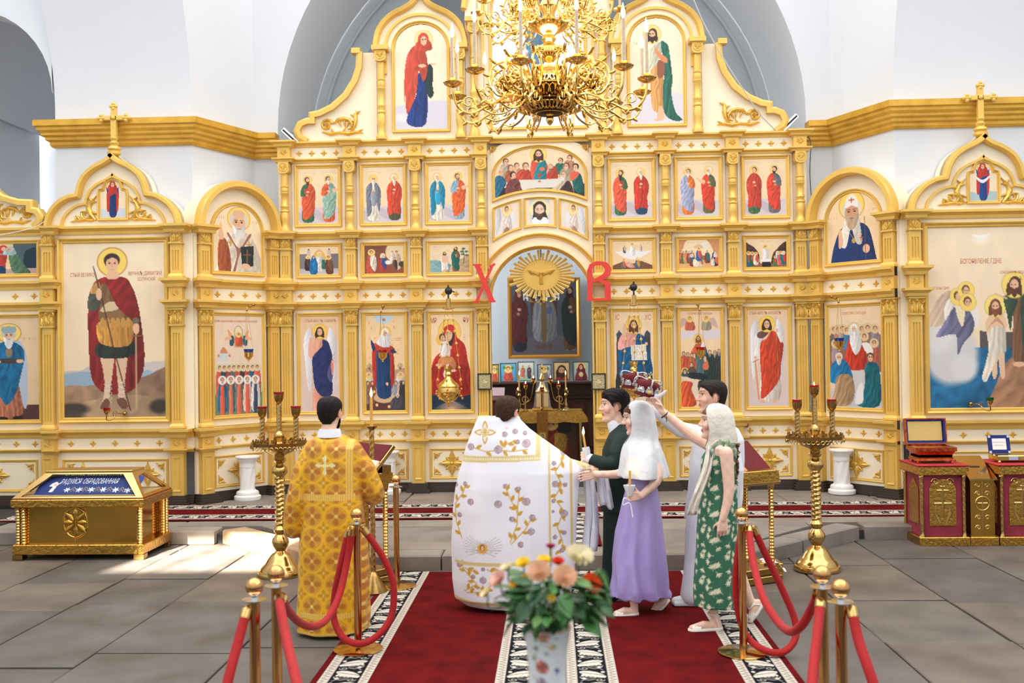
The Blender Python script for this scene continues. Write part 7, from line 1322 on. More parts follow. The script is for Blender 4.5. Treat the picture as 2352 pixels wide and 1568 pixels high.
# ------------------------------------------------------------------ hanging oil lamps
def chainlinks(mb,a,b,big=False):
    a,b = Vector(a),Vector(b);n = max(3,int((b-a).length/.05));d = (b-a)/n
    for i in range(n):
        p,q = a+d*i,a+d*(i+1)
        if big and i % 3 == 1: c = (p+q)/2;mb.lathe([(.001,-.03),(.02,0),(.001,.024)],4,tuple(c),None,1,.3)
        else: mb.tube([p,q],0.0035 if big else .002,4)
def big_lamp(px,pyt,pyb,Y,lab):
    t = onY(px,pyt,Y);b = onY(px,pyb,Y);r_ = root('hanging_oil_lamp',b,lab,'oil lamp','large hanging oil lamps');cc = tuple(b)
    MB().lathe([(.012,-.14),(.022,-.125),(.008,-.11),(.02,-.09),(.05,-.075),(.10,-.05),(.135,.01),(.14,.06),(.13,.10),(.14,.11),(.14,.125),(.12,.15),(.06,.20),(.035,.24),(.045,.27),(.03,.30),(.05,.34),(.055,.37),(.03,.37)],24,cc).build('bowl',CHGOLD,r_)
    mb = MB();
    for k in range(3): 
        a = k*2*PI/3+.5;e = b+Vector((math.cos(a)*.17,math.sin(a)*.17,.02))
        for j in range(5): mb.ball(e+Vector((math.cos(j*1.3)*.02,.0,-.06+j*.03)),.016,6,4)
    mb.build('cherub_handles',CHGOLD,r_)
    mb = MB()
    for k in range(3): a = k*2*PI/3+.5;chainlinks(mb,b+Vector((math.cos(a)*.18,math.sin(a)*.18,.12)),t+Vector((math.cos(a)*.05,math.sin(a)*.05,-.04)),True)
    mb.build('chain',CHGOLD,r_);MB().lathe([(.02,-.05),(.075,-.04),(.075,-.025),(.03,-.02),(.03,.09),(.01,.095)],16,tuple(t)).build('canopy',BRASS,r_);MB().ball(t+Vector((0,.03,.19)),.05,12,6).tube([t+Vector((0,0,.09)),t+Vector((0,.0,.26))],.012,6).tube([t+Vector((0,.03,.2)),t+Vector((0,YI-.06-Y,.22))],.012,6).build('pulley',BLACK,r_)
big_lamp(1030,702,908,12.6,'large gold oil lamp hanging on chains in front of the mother and child icon');big_lamp(1456,694,897,12.6,'large gold oil lamp hanging behind the wedding crowns')
def small_lamp(px,pyt,pyb,Y,gm,lab,wallY):
    t = onY(px,pyt,Y);b = onY(px+(4 if px < 1000 else 2),pyb,Y);r_ = root('small_oil_lamp',b,lab,'oil lamp','small hanging oil lamps');cc = tuple(b)
    cu = MB().lathe([(.004,-.09),(.012,-.08),(.006,-.07),(.03,-.05),(.055,-.02),(.058,.03),(.062,.035),(.05,.035),(.03,-.03)],18,cc).build('cup',CHGOLD,r_);MB().lathe([(.03,.0),(.054,.03),(.064,.075),(.056,.07),(.03,.02)],16,cc,twist=lambda a,z,r: r*(1+.05*math.cos(a*8)*(z > .03))).build('glass',gm,cu);mb = MB()
    for k in range(3): a = k*2*PI/3;chainlinks(mb,b+Vector((math.cos(a)*.06,math.sin(a)*.06,.02)),t+Vector((math.cos(a)*.01,math.sin(a)*.01,0)))
    mb.build('chain',BRASS,r_);MB().tube(spline([t,t+Vector((0,.05,.06)),t+Vector((0,.12,.04)),Vector((t.x+wallY[1],wallY[0],t.z+.08))],5),.008,6).ball(Vector((t.x+wallY[1],wallY[0],t.z+.08)),.022,8,6).ball(t,.015,8,6).build('bracket',BRASSD,r_)
small_lamp(567,712,815,12.55,BLUEGL,'small blue glass oil lamp hanging before the left angled wing',(12.83,.0));small_lamp(875,716,816,13.15,REDGL,'small red glass oil lamp before the icon of the woman in blue',(13.32,0));small_lamp(1607,712,810,13.15,REDGL,'small red glass oil lamp before the icon of the mourners',(13.32,0));small_lamp(1926,693,790,12.5,BLUEGL,'small blue glass oil lamp hanging before the right angled wing',(12.8,0))
def bracket_lamp(px,py,gm,sx,lab):
    b = onY(px,py,YK-.22);r_ = root('bracket_oil_lamp',(b.x+sx*.12,YK-.04,b.z),lab,'oil lamp','bracket oil lamps');cc = tuple(b);MB().lathe([(.006,-.03),(.015,-.02),(.035,.005),(.04,.03),(.03,.03)],14,cc).build('cup',BRASS,r_);MB().lathe([(.02,.01),(.04,.03),(.048,.065),(.04,.06),(.02,.02)],14,cc).build('glass',gm,r_)
    MB().tube(spline([b+Vector((0,0,-.03)),b+Vector((0,0,-.09)),b+Vector((sx*.06,.02,-.08)),b+Vector((sx*.1,.08,-.02)),Vector((b.x+sx*.16,YK-.06,b.z-.02))],6),.008,6).tube([b+Vector((v[0]*sx*.9,.05,v[1])) for v in spiral(.09,-.02,.04,.01,0,1.4,12)],.005,5).ball(Vector((b.x+sx*.16,YK-.06,b.z-.02)),.03,8,6).build('arm',BRASSD,r_)
bracket_lamp(245,948,REDGL,1,'red glass bracket lamp at the foot of the warrior icon');bracket_lamp(2274,925,GREENGL,-1,'green glass bracket lamp at the foot of the baptism icon')
k = onY(1715,977,YI-.03);MB_ = MB().ball((k.x,YI-.05,k.z),.026,12,8).tube([(k.x,YI-.05,k.z),(k.x,YI,k.z)],.01,8);MB_.build('door_knob',mat('brown_knob',(150,96,40),.3),CI.r)
# floodlights on the cornice ends and the cables
for px,py,sx in ((668,318,1),(1812,287,-1)):
    q = onY(px,py,13.45);r_ = root('floodlight',q,'slim silver floodlight strip resting on the %s cornice end' % ('left' if sx > 0 else 'right'),'floodlight');M = Matrix.Translation(q+Vector((0,.05,.02))) @ Matrix.Rotation(sx*.75,4,'Y');MB().box(-.16,.16,-.05,.05,-.035,.035,M,bev=.006).build('housing',CHROME,r_,20);MB().box(-.15,.15,-.055,-.05,-.012,.012,M).build('lens',BLACK,r_,0)
def cable(pts,Y,r,lab,col): o_ = MB().tube(spline([onY(a,b,Y) for a,b in pts],6),r,5).build('cable',col,base=onY(*pts[0],Y));tag(o_,lab,'cable')
cable([(1590,-8),(1620,60),(1665,140),(1710,210),(1745,262),(1782,300)],13.2,.008,'thin pale cable slanting down across the right gable',mat('grey_cable',(190,184,176),.6));cable([(1855,312),(1862,330),(1860,400),(1866,480)],13.6,.007,'thin dark cable hanging beside the right corner column',mat('dark_cable',(96,94,90),.6));cable([(662,302),(712,318)],13.5,.004,'short wire at the left cornice end',mat('dark_cable',(96,94,90)))
cable([(-6,540),(40,532),(78,522),(104,508)],12.15,.005,'white cable lying on the left icon case cornice',mat('white_cable',(236,236,236),.5))
# ------------------------------------------------------------------ vase of flowers near the viewer
YV = 2.8;vb = onY(1256,1440,YV);VX,VZ = vb.x,vb.z
tb = root('flower_table',(VX,YV,0),'small round table under the flower vase','table');zt_ = VZ-.44;MB().lathe([(.19,zt_-.03),(.2,zt_-.02),(.2,zt_-.002),(.18,zt_)],28,(VX,YV,0)).build('table_top',WOOD,tb);MB().lathe([(.14,0),(.14,.03),(.04,.06),(.03,zt_-.03)],16,(VX,YV,0)).build('leg',WOOD,tb)
pv = Paint((0,0,360,440),5.5,(236,240,242))
rv = random.Random(4)
def bloom(x,y,r,c):
    for k in range(7): a = k*.9;pv.ell(x+math.cos(a)*r*.5,y+math.sin(a)*r*.5,r*.55,r*.5,tuple(min(255,v*(.85+.3*(k % 2))) for v in c))
    pv.ell(x,y,r*.35,r*.3,tuple(v*.8 for v in c))
for x,y,r,c in ((255,95,20,(206,120,106)),(262,10,16,(214,150,136)),(250,140,17,(200,170,190)),(285,40,9,(236,190,120)),(240,45,8,(150,180,150)),(300,105,7,(120,120,190)),(230,70,9,(170,190,160)),(270,170,12,(206,190,120)),(80,90,20,(206,120,106)),(60,140,15,(200,170,190))): bloom(x,y,r,c)
for k in range(26): x,y = 225+rv.random()*80,rv.random()*200;pv.ell(x,y,5,3,(150,180,150),.5)
vprof = [(.0,.066),(.02,.064),(.06,.057),(.13,.053),(.2,.056),(.28,.068),(.36,.072),(.42,.062),(.44,.058)]
def vr(d): return float(np.interp(d,[a for a,b in vprof],[b for a,b in vprof]))
vs = root('flower_vase',(VX,YV,zt_),'white porcelain vase painted with pink flowers, nearest the viewer','vase')
me = pv.mesh('body',lambda x,y: (vr(y/1000)*math.cos(x/360*2*PI),vr(y/1000)*math.sin(x/360*2*PI),.44-y/1000),vcmat('painted_porcelain',.2,coat=.5));me.polygons.foreach_set('use_smooth',[True]*len(me.polygons));reg(bpy.data.objects.new('body',me),vs,MW[vs].copy())
MB().tube([(VX+.066*math.cos(t),YV+.066*math.sin(t),VZ) for t in np.linspace(0,2*PI,32,False)],.003,6,True).build('rim',mat('pink_rim',(226,190,180),.3),vs);MB().lathe([(.055,.0),(.058,.004)],24,(VX,YV,zt_)).build('foot',MARBLE,vs)
def petalflower(mb,r,layers,rnd):
    """layered cupped petals, opening along +z"""
    for L in range(layers):
        n = 4+L*2;t = (L+1)/layers;tilt = .2+.85*t;rr = r*(.35+.65*t)
        for k in range(n):
            a = 2*PI*k/n+L*.7+rnd.uniform(-.1,.1);rows = [];wd = rr*(.62 if L < 2 else .55)
            for j in range(5):
                s_ = j/4;out = rr*math.sin(tilt*s_*1.1)*1.0;up = rr*(.9*math.cos(tilt)*s_+.35*s_*(1-s_));w_ = wd*math.sin(PI*(.18+.72*s_))
                rows.append([(math.cos(a)*(out-abs(q)*.12*rr)-math.sin(a)*q*w_,math.sin(a)*(out-abs(q)*.12*rr)+math.cos(a)*q*w_,up+.1*rr*abs(q)*s_-.12*r) for q in (-1,-.5,0,.5,1)])
            mb.grid(rows)
def flower(px,py,rpx,c,lab,layers=5,dy=0.0,ax=(0,-.8,.6)):
    p_ = onY(px,py,YV+dy);r = rpx*(YV+dy)/FPX*1.15;ax = (Vector(ax)+Vector((0,0,.35))).normalized();M = Matrix.Translation(p_) @ ax.to_track_quat('Z','Y').to_matrix().to_4x4();r_ = root('flower',p_,lab,'flower','flowers in the vase');mb = MB();petalflower(mb,r,layers,random.Random(px));mb.v = [tuple(M @ Vector(v)) for v in mb.v]
    col_ = mat('petal_%02x%02x%02x' % c,c,.6,var=(30,tuple(int(v*.93) for v in c)),spec=.2);mb.build('petals',col_,r_,70,fix=False)
    MB().tube(spline([p_-ax*.3*r,p_-ax*r*.9+Vector((0,0,-.03)),Vector((VX+(p_.x-VX)*.35,YV+(p_.y-YV)*.3,VZ+.06)),Vector((VX+(p_.x-VX)*.15,YV,VZ-.1))],5),.0025,5).build('stem',mat('flower_stem',(74,110,60),.6),r_)
PEACH,YEL,CRM,ORG = (255,210,172),(255,220,60),(255,244,206),(250,96,36)
for a in ((1202,1295,17,YEL,'yellow chrysanthemum, upper left of the bouquet',4,.0,(-.3,-.7,.7)),(1249,1288,16,YEL,'yellow flower at the top behind the peach rose',4,.05,(0,-.5,.8)),(1239,1316,28,PEACH,'large peach rose left of the middle',6,-.04,(-.1,-.9,.45)),(1296,1327,29,PEACH,'large peach rose right of the middle',6,-.05,(.15,-.9,.45)),(1330,1281,32,CRM,'large pale cream rose at the upper right',6,.0,(.25,-.7,.7)),(1356,1342,25,ORG,'orange red rose at the right',5,.0,(.5,-.8,.3)),(1282,1292,15,(228,64,30),'small orange red flower between the yellow and cream blooms',4,.05,(0,-.6,.8)),(1146,1332,22,(252,206,186),'pale pink rose at the left',5,.0,(-.6,-.7,.4)),(1165,1305,16,(246,232,196),'small cream rose at the upper left',4,.05,(-.5,-.5,.7)),(1117,1364,15,(246,226,176),'cream rosebud at the far left',3,.03,(-.8,-.4,.5)),(1265,1257,12,(170,30,84),'magenta flower standing highest',4,.08,(0,-.3,.95)),(1180,1341,10,(248,184,30),'small yellow flower beside the pale pink rose',3,-.03,(-.3,-.9,.3)),(1208,1326,10,(248,196,40),'small yellow flower left of the peach rose',3,.0,(-.4,-.8,.3)),(1267,1373,10,(240,206,70),'small yellow bud below the roses',3,-.08,(0,-1,.2)),(1306,1362,8,(110,30,50),'small maroon bud below the right peach rose',3,-.04,(0,-1,.2))): flower(*a)
gr = root('bouquet_greenery',(VX,YV,VZ),'dense green leaves of the bouquet spilling over the vase rim','foliage');rv = random.Random(11);LM = []
for c in ((46,96,44),(62,118,52),(34,78,40),(96,136,70)):
    mb = MB();rows = [[(q*.016*math.sin(PI*(.08+.88*j/6))*(1.25-.4*j/6),j*.0095-.0,.004*abs(q)-.010*(j/6)**2) for q in (-1,-.5,0,.5,1)] for j in range(7)];LM.append(mb.grid(rows).mesh('leaf',mat('rose_leaf_%d' % c[0],c,.45,var=(40,.8)),60))
for i in range(170):
    a = rv.uniform(0,2*PI);e = rv.uniform(-.75,.9);rr = rv.uniform(.55,1.0);p_ = Vector((VX+.02+math.cos(a)*.125*rr*math.cos(e),YV+math.sin(a)*.12*rr*math.cos(e),VZ+.075+.085*math.sin(e)*rr));d = Vector((math.cos(a),math.sin(a),rv.uniform(-.9,.5))).normalized();M = Matrix.Translation(p_) @ d.to_track_quat('Y','Z').to_matrix().to_4x4() @ Matrix.Rotation(rv.uniform(-.6,.6),4,'Y');k = rv.uniform(.7,1.35);inst('leaf',LM[rv.choice((0,0,1,1,2,3))],M @ Matrix.Diagonal((k,k,k,1)),gr)
for i in range(16): t = i/15;p_ = onY(1372+22*t,1312+60*t*t+rv.uniform(-6,6),YV+.02);d = Vector((rv.uniform(-1,1),-.5,-1)).normalized();inst('leaf',LM[3],Matrix.Translation(p_) @ d.to_track_quat('Y','Z').to_matrix().to_4x4() @ Matrix.Diagonal((.7,.7,.7,1)),gr)
MB().tube(spline([onY(1330,1360,YV),onY(1365,1315,YV+.02),onY(1390,1315,YV+.02),onY(1402,1360,YV+.02)],6),.0025,5).build('drooping_sprig',mat('flower_stem',(74,110,60)),gr)
# ------------------------------------------------------------------ people
def vox(mb,vs,sm=3,wr=None):
    """fuse overlapping volumes into one continuous surface"""
    me = mb.mesh('tmp',None,0,fix=True);o = bpy.data.objects.new('tmp',me);COL.objects.link(o)
    r_ = o.modifiers.new('r','REMESH');r_.mode = 'VOXEL';r_.voxel_size = vs
    if sm: s_ = o.modifiers.new('s','SMOOTH');s_.factor = .5;s_.iterations = sm
    bpy.context.view_layer.update();out = bpy.data.meshes.new_from_object(o.evaluated_get(bpy.context.evaluated_depsgraph_get()));bpy.data.objects.remove(o);bpy.data.meshes.remove(me)
    if wr:
        V,N = coords(out);out.vertices.foreach_set('co',(V+N*wr(V)[:,None]).astype(np.float32).ravel())
    out.polygons.foreach_set('use_smooth',[True]*len(out.polygons));out.update();return out
def coords(me):
    n = len(me.vertices);V = np.empty(n*3,np.float32);me.vertices.foreach_get('co',V);N = np.empty(n*3,np.float32);me.vertex_normals.foreach_get('vector',N);return V.reshape(-1,3).astype(float),N.reshape(-1,3).astype(float)
def put(name,me,parent,m=None):
    """mesh given in world space -> child of parent"""
    if m: me.materials.clear();me.materials.append(m)
    me.transform(minv(parent));return reg(bpy.data.objects.new(name,me),parent,MW[parent].copy())
def cap(mb,pts,rr,n=12,flat=1.0):
    P_ = [Vector(q) for q in pts];mb.tube(P_,list(rr),n,flat=flat);mb.ball(P_[0],rr[0]*.98,n,8);mb.ball(P_[-1],rr[-1]*.98,n,8)
def loft(mb,rows,n=48):
    """rows: (centre, rx, ry, fold amplitude, fold count, phase)"""
    R_ = []
    for c,rx,ry,am,k,ph in rows: R_.append([(c[0]+rx*math.cos(t)*(1+am*math.sin(k*t+ph)),c[1]+ry*math.sin(t)*(1+am*math.sin(k*t+ph)),c[2]) for t in np.linspace(0,2*PI,n,False)])
    b = len(mb.v);mb.grid(R_,True);mb.f.append(tuple(reversed(range(b,b+n))));mb.f.append(tuple(range(b+(len(rows)-1)*n,b+len(rows)*n)))
def wrinkle(am,fx=9.,fz=14.): return lambda V: am*(np.sin(V[:,0]*fx+3*np.sin(V[:,2]*5)+V[:,1]*7)*.6+np.sin(V[:,2]*fz+V[:,0]*11+2*np.sin(V[:,1]*9))*.5)
HR = [(-.118,.062,.01,.018),(-.108,.080,-.02,.036),(-.088,.088,-.045,.049),(-.066,.082,-.062,.057),(-.048,.088,-.074,.062),(-.03,.086,-.084,.066),(-.01,.086,-.09,.07),(.012,.082,-.096,.073),(.032,.079,-.099,.075),(.052,.086,-.1,.076),(.076,.082,-.096,.073),(.095,.066,-.082,.062),(.108,.04,-.058,.044),(.116,.005,-.02,.014)]
def head_add(mb,M,k=1.0):
    h = MB();rows = []
    for z,xf,xb,w_ in HR: rows.append([((xf+xb)/2+(xf-xb)/2*math.copysign(abs(math.cos(t))**.9,math.cos(t)),w_*math.sin(t)*(1-.12*max(0,math.cos(t))),z) for t in np.linspace(0,2*PI,28,False)])
    h.grid(rows,True);h.f += [tuple(reversed(range(28))),tuple(range(13*28,14*28))]
    h.tube([(.076,0,.036),(.094,0,.01),(.108,0,-.012)],[.007,.009,.0115],8);h.ball((.106,0,-.012),.0115,8,6)
    for s_ in (-1,1): h.ball((.094,s_*.012,-.015),.0095,8,6);h.ball((.055,s_*.040,-.014),.03,10,8);h.ball((.0,0,0),1,12,8,M=Matrix.Translation((-.014,s_*.080,-.004)) @ Matrix.Rotation(s_*.35,4,'Z') @ Matrix.Diagonal((.019,.010,.034,1)))
    for z,r in ((-.043,.0065),(-.055,.0075)): h.tube([(.074,-.024,z-.001),(.090,0,z),(.074,.024,z-.001)],[.004,r,.004],8)
    h.ball((.078,0,-.092),.019,10,8);h.tube([(.066,-.048,.044),(.085,-.015,.046),(.085,.015,.046),(.066,.048,.044)],.009,8)
    mb.add(h.v,h.f,M @ Matrix.Diagonal((k,k,k,1)))
def hand_add(mb,w_,f,side,n_,curl=.5,k=1.0,thumb=.6):
    """palm and five fingers; f forward, side towards the thumb, n_ palm normal (fingers curl to it)"""
    w_,f,side,n_ = Vector(w_),Vector(f).normalized(),Vector(side).normalized(),Vector(n_).normalized()
    for t in (-1,-.33,.33,1): mb.tube([w_+side*(t*.016*k),w_+f*(.045*k)+side*(t*.026*k),w_+f*(.088*k)+side*(t*.030*k)],[.014*k,.0145*k,.0125*k],8)
    for i,(s_,L) in enumerate(((.033,.068),(.011,.078),(-.011,.072),(-.032,.056))):
        p_ = w_+f*(.085*k)+side*(s_*k);a = 0.15*curl;P_ = [p_-f*.02*k,p_]
        for j,q in enumerate((.42,.33,.25)): a += curl*(.75 if j else .6);p_ = p_+(f*math.cos(a)+n_*math.sin(a))*(L*q*k);P_.append(p_)
        mb.tube(spline(P_,3),[.0088*k-.0002*k*j for j in range(13)],8);mb.ball(P_[-1],.0072*k,8,6)
    p_ = w_+f*.025*k+side*.026*k;d = (f*.6+side*.75+n_*thumb).normalized();q = p_+d*.042*k;e = q+(f*.8+side*.15+n_*thumb*1.1).normalized()*.032*k;mb.tube(spline([w_+f*.01*k,p_,q,e],3),.0095*k,8);mb.ball(e,.0088*k,8,6)
SK = (236,192,166)
def finish_body(me,Mh,root_,skin=SK,hairf=None,hairc=(40,30,26),k=1.0,beard=None,dmax=.014):
    """skin colours and facial features on the fused body, and the hair as a part raised from the scalp"""
    V,N = coords(me);Mi = np.array(Mh.inverted());L = (V @ Mi[:3,:3].T+Mi[:3,3])/k;C = np.tile(np.array(skin,float),(len(V),1));x,y,z = L.T;ay = np.abs(y);hd = (np.abs(z) < .13) & (np.abs(x) < .14) & (ay < .1)
    C *= (1+.03*np.sin(V[:,:1]*90)*np.sin(V[:,2:3]*70))
    def dab(c,d,o=1.0): nonlocal C;a = (np.clip(1.4-d,0,1)*hd*o)[:,None];C = C*(1-a)+np.array(c,float)*a
    dab((226,150,132),np.hypot((ay-.042)/.028,(z+.02)/.025)+(x < .02)*9,.35);dab((186,96,88),np.hypot(y/.026,(z+.049)/.0125)+(x < .07)*9);dab((226,150,130),np.hypot((x+.014)/.026,z/.04)+(ay < .074)*9,.6)
    dab((250,246,240),np.hypot((ay-.031)/.014,(z-.024)/.0065)+(x < .05)*9);dab((60,40,32),np.hypot((ay-.03)/.006,(z-.024)/.0062)+(x < .05)*9);dab((58,40,32),np.hypot((ay-.032)/.02,(z-.045-(.006-.2*(ay-.03)**2))/.0045)+(x < .045)*9,.9);dab((92,60,50),np.hypot((ay-.031)/.017,(z-.0315)/.003)+(x < .05)*9,.8)
    if beard: dab(beard,np.where((z < -.02) & (x > -.02) & (z > -.13) & (np.hypot(y/.02,(z+.049)/.012) > 1.2),np.maximum(0,(-.035-z+.05*(x > .07))*-40),9))
    setcol(me,np.clip(C,0,255));o = put('body',me,root_,vcmat('skin',.5,spec=.4));o.data.materials[0].node_tree.nodes['Principled BSDF'].inputs['Subsurface Weight'].default_value = .08
    if hairf is not None:
        m_ = hairf(x,ay,z);m_[~hd | ((ay > .079) & (np.abs(z+.004) < .04) & (x > -.045))] = -1;nf = len(me.polygons);keep = [p.vertices[:] for p in me.polygons if all(m_[i] > 0 for i in p.vertices)];used = sorted({i for f in keep for i in f});mp = {i: j for j,i in enumerate(used)}
        if used:
            dsp = np.minimum(dmax,m_*.7+.001)*(1+.12*np.sin(L[:,0]*130+L[:,1]*310+3*np.sin(L[:,2]*40)));W_ = V+N*dsp[:,None]*k;h = bpy.data.meshes.new('hair');h.from_pydata([tuple(W_[i]) for i in used],[],[tuple(mp[i] for i in f) for f in keep]);h.polygons.foreach_set('use_smooth',[True]*len(h.polygons));put('hair',h,root_,mat('hair_%d_%d' % hairc[:2],hairc,.6,spec=.2,var=(60,tuple(int(c*.6) for c in hairc)),bump=(240,.5,.004)))
    return o
def short_hair(x,ay,z): return z-np.interp(x,[-.2,-.055,-.035,-.004,.022,.034,.06,.1],[-.09,-.08,-.03,-.012,.02,.046,.07,.078])
def headM(c,yaw,pitch=0.0,roll=0.0): return Matrix.Translation(c) @ Matrix.Rotation(yaw,4,'Z') @ Matrix.Rotation(pitch,4,'Y') @ Matrix.Rotation(roll,4,'X')
def smp(p,x,y):
    """bilinear look-up in a painted canvas"""
    u = np.clip((x-p.x0)/(p.x1-p.x0)*p.nx,0,p.nx-.001);v = np.clip((y-p.y0)/(p.y1-p.y0)*p.ny,0,p.ny-.001);i = u.astype(int);j = v.astype(int);fu = (u-i)[:,None];fv = (v-j)[:,None]
    return p.c[j,i]*(1-fu)*(1-fv)+p.c[j,i+1]*fu*(1-fv)+p.c[j+1,i]*(1-fu)*fv+p.c[j+1,i+1]*fu*fv
def G(px,py,Y): return onY(px,py,Y)
def scarf(c,yaw,rows,m,root_,name='headscarf',k=1.0,folds=.012):
    """open-fronted head cloth: rows (z, cx, rx, ry, opening half angle) in the head frame, double sided with thickness"""
    M = headM(c,yaw);R_ = []
    for j,(z,cx,rx,ry,op) in enumerate(rows):
        R_.append([tuple(M @ Vector((cx+rx*math.cos(t)*(1+folds*(.3+.11*j)*math.sin(9*t+j*.5+2*math.sin(t*2))),ry*math.sin(t)*(1+folds*(.3+.11*j)*math.sin(9*t+j*.5+2*math.sin(t*2))),z))) for t in np.linspace(op,2*PI-op,40)])
    me = MB().grid(R_).mesh(name,m,60);o = bpy.data.objects.new(name,me);md = o.modifiers.new('t','SOLIDIFY');md.thickness = .004;md.offset = 0;ss = o.modifiers.new('s','SUBSURF');ss.levels = ss.render_levels = 1;me.transform(minv(root_));return reg(o,root_,MW[root_].copy())
def shoe(mb,heel,toe,r=.04,hgt=.06): 
    heel,toe = Vector(heel),Vector(toe);d = toe-heel;cap(mb,[heel+d*.12+Vector((0,0,hgt*.5)),heel+d*.5+Vector((0,0,hgt*.45)),heel+d*.88+Vector((0,0,hgt*.35))],[r*.85,r,r*.8],10,1.0)
WCL = mat('white_cotton',(236,238,246),.8,bump=(13,.35,.02),var=(5,.95))
# ---- deacon in gold
YD = onZ(765,1452).y;q = onZ(765,1452);DE = root('person',(q.x,YD,.014),'man in a gold brocade robe seen from behind, dark hair, facing the icons','person')
hc = G(758,950,YD-.02);Mh = headM(hc,PI/2-.16,.1);b = MB();head_add(b,Mh,.98);cap(b,[hc+Vector((-.005,-.02,-.06)),hc+Vector((0,-.03,-.17))],[.052,.058]);loft(b,[((q.x,YD,z),rx,.1,0,1,0) for z,rx in ((.9,.12),(1.15,.13),(1.3,.11),(1.4,.05))],20);cap(b,[(q.x+.1,YD,1.26),G(858,1105,YD+.1),G(852,1075,YD+.42)],[.05,.045,.03]);hand_add(b,G(852,1075,YD+.42),(.15,.8,.5),(-1,0,.2),(0,.4,-1),.7)
finish_body(vox(b,.005,3),Mh,DE,hairf=lambda x,ay,z: np.maximum(short_hair(x,ay,z),(-.03-z)*(x > .02)*(z > -.13)),hairc=(34,26,24),k=.98)
b = MB();loft(b,[(G(757,1003,YD-.045),.088,.085,0,1,0),(G(757,985,YD-.045),.076,.07,0,1,0)],32);put('white_collar',b.mesh('c',None,60),DE,WCL)
b = MB();rw = []
for y,x0,x1,ry,am in ((1458,684,846,.225,.03),(1400,682,848,.22,.03),(1300,686,846,.20,.028),(1200,692,838,.185,.022),(1120,700,830,.172,.012),(1060,702,828,.165,.008),(1028,702,826,.155,0),(1010,715,806,.135,0),(1000,726,792,.11,0),(994,733,783,.09,0)):
    a,e = G(x0,y,YD),G(x1,y,YD);rw.append((((a.x+e.x)/2,YD,max(.03,a.z)),(e.x-a.x)/2,ry,am,9,y*.004))
loft(b,rw,64)
for pts,rr in (([G(722,1030,YD),G(700,1080,YD-.02),G(684,1150,YD-.03),G(676,1190,YD-.02),G(674,1212,YD-.01)],(.075,.085,.088,.082,.078)),([G(806,1030,YD),G(836,1080,YD+.03),G(852,1122,YD+.06),G(856,1135,YD+.14),G(852,1120,YD+.26)],(.075,.088,.092,.088,.08))): cap(b,pts,rr,16)
rb = vox(b,.0065,4,wrinkle(.004));V,N = coords(rb);V += 0
tile = Paint((0,0,100,90),1.0,(240,180,32))
tile.ell(50,45,43,41,(206,146,40));tile.ell(50,45,39,37,(230,178,66));tile.ell(50,45,36,34,(208,150,42))
for a in range(4): t = a*PI/2;tile.poly([(50,45),(50+32*math.cos(t-.34),45+31*math.sin(t-.34)),(50+37*math.cos(t),45+35*math.sin(t)),(50+32*math.cos(t+.34),45+31*math.sin(t+.34))],(190,118,36));tile.line([(50+8*math.cos(t+.78),45+8*math.sin(t+.78)),(50+33*math.cos(t+.78),45+31*math.sin(t+.78))],2,(240,196,100))
tile.ell(50,45,8,8,(240,200,108))
for cx,cy in ((0,0),(100,0),(0,90),(100,90)):
    for a in range(4): t = a*PI/2;tile.ell(cx+13*math.cos(t),cy+13*math.sin(t),11,7,(204,148,36),rot=t)
    tile.line([(cx-6,cy),(cx+6,cy)],2,(246,212,116));tile.line([(cx,cy-6),(cx,cy+6)],2,(246,212,116))
C = smp(tile,(V[:,0]*575-q.x*575+10) % 100,(-V[:,2]*575) % 90)
zz_ = V[:,2];back = N[:,1] < .3;xr = V[:,0]-G(757,1000,YD).x
def bandc(mk,col=(232,186,84)): C[mk] = np.array(col)*(1+.08*np.sin(V[mk,:1]*400))
bandc((np.abs(zz_-G(757,1135,YD).z) < .024) & (np.abs(xr) < .2));bandc((np.abs(zz_-G(757,1398,YD).z) < .02));bandc(zz_ < .055);bandc((np.abs(xr-.165) < .022) & (zz_ > G(757,1135,YD).z) & back)
cz = G(757,1063,YD).z
for (dx,dz) in ((0,0),(0,.05),(0,-.05),(.05,0),(-.05,0)): bandc(back & (np.hypot(xr-dx,zz_-cz-dz) < .016),(238,222,160))
bandc(back & (np.minimum(np.abs(xr),np.abs(zz_-cz)) < .007) & (np.maximum(np.abs(xr),np.abs(zz_-cz)) < .07),(244,230,170))
setcol(rb,np.clip(C,0,255));put('brocade_robe',rb,DE,vcmat('gold_brocade_cloth',.42,.15,sheen=.1))
b = MB();
for s_ in (-.09,.09): shoe(b,(q.x+s_,YD-.1,.014),(q.x+s_*1.2,YD+.16,.014))
put('shoes',vox(b,.008,2),DE,BLACK)
# ---- priest in white
q = onZ(1175,1400);YP = q.y;PR = root('person',(q.x,YP,.014),'priest in a white embroidered cope seen from behind, arm stretched to the couple','person')
hc = G(1166,948,YP);Mh = headM(hc,PI/2-.45,.25);b = MB();head_add(b,Mh,.98);cap(b,[hc+Vector((0,0,-.06)),hc+Vector((0,-.02,-.2))],[.058,.07]);loft(b,[((q.x-.02,YP,z),rx,.1,0,1,0) for z,rx in ((.9,.12),(1.15,.13),(1.3,.11),(1.42,.05))],20);hw_ = G(1338,1072,YP+.05);cap(b,[(q.x+.1,YP,1.35),G(1270,1050,YP+.02),hw_],[.05,.045,.03]);hand_add(b,hw_,(1,.1,-.15),(0,1,.3),(-.1,0,-1),.5)
finish_body(vox(b,.005,3),Mh,PR,hairf=lambda x,ay,z: short_hair(x,ay,z)+.015,hairc=(74,50,36),k=.98,dmax=.02)
b = MB();rw = []
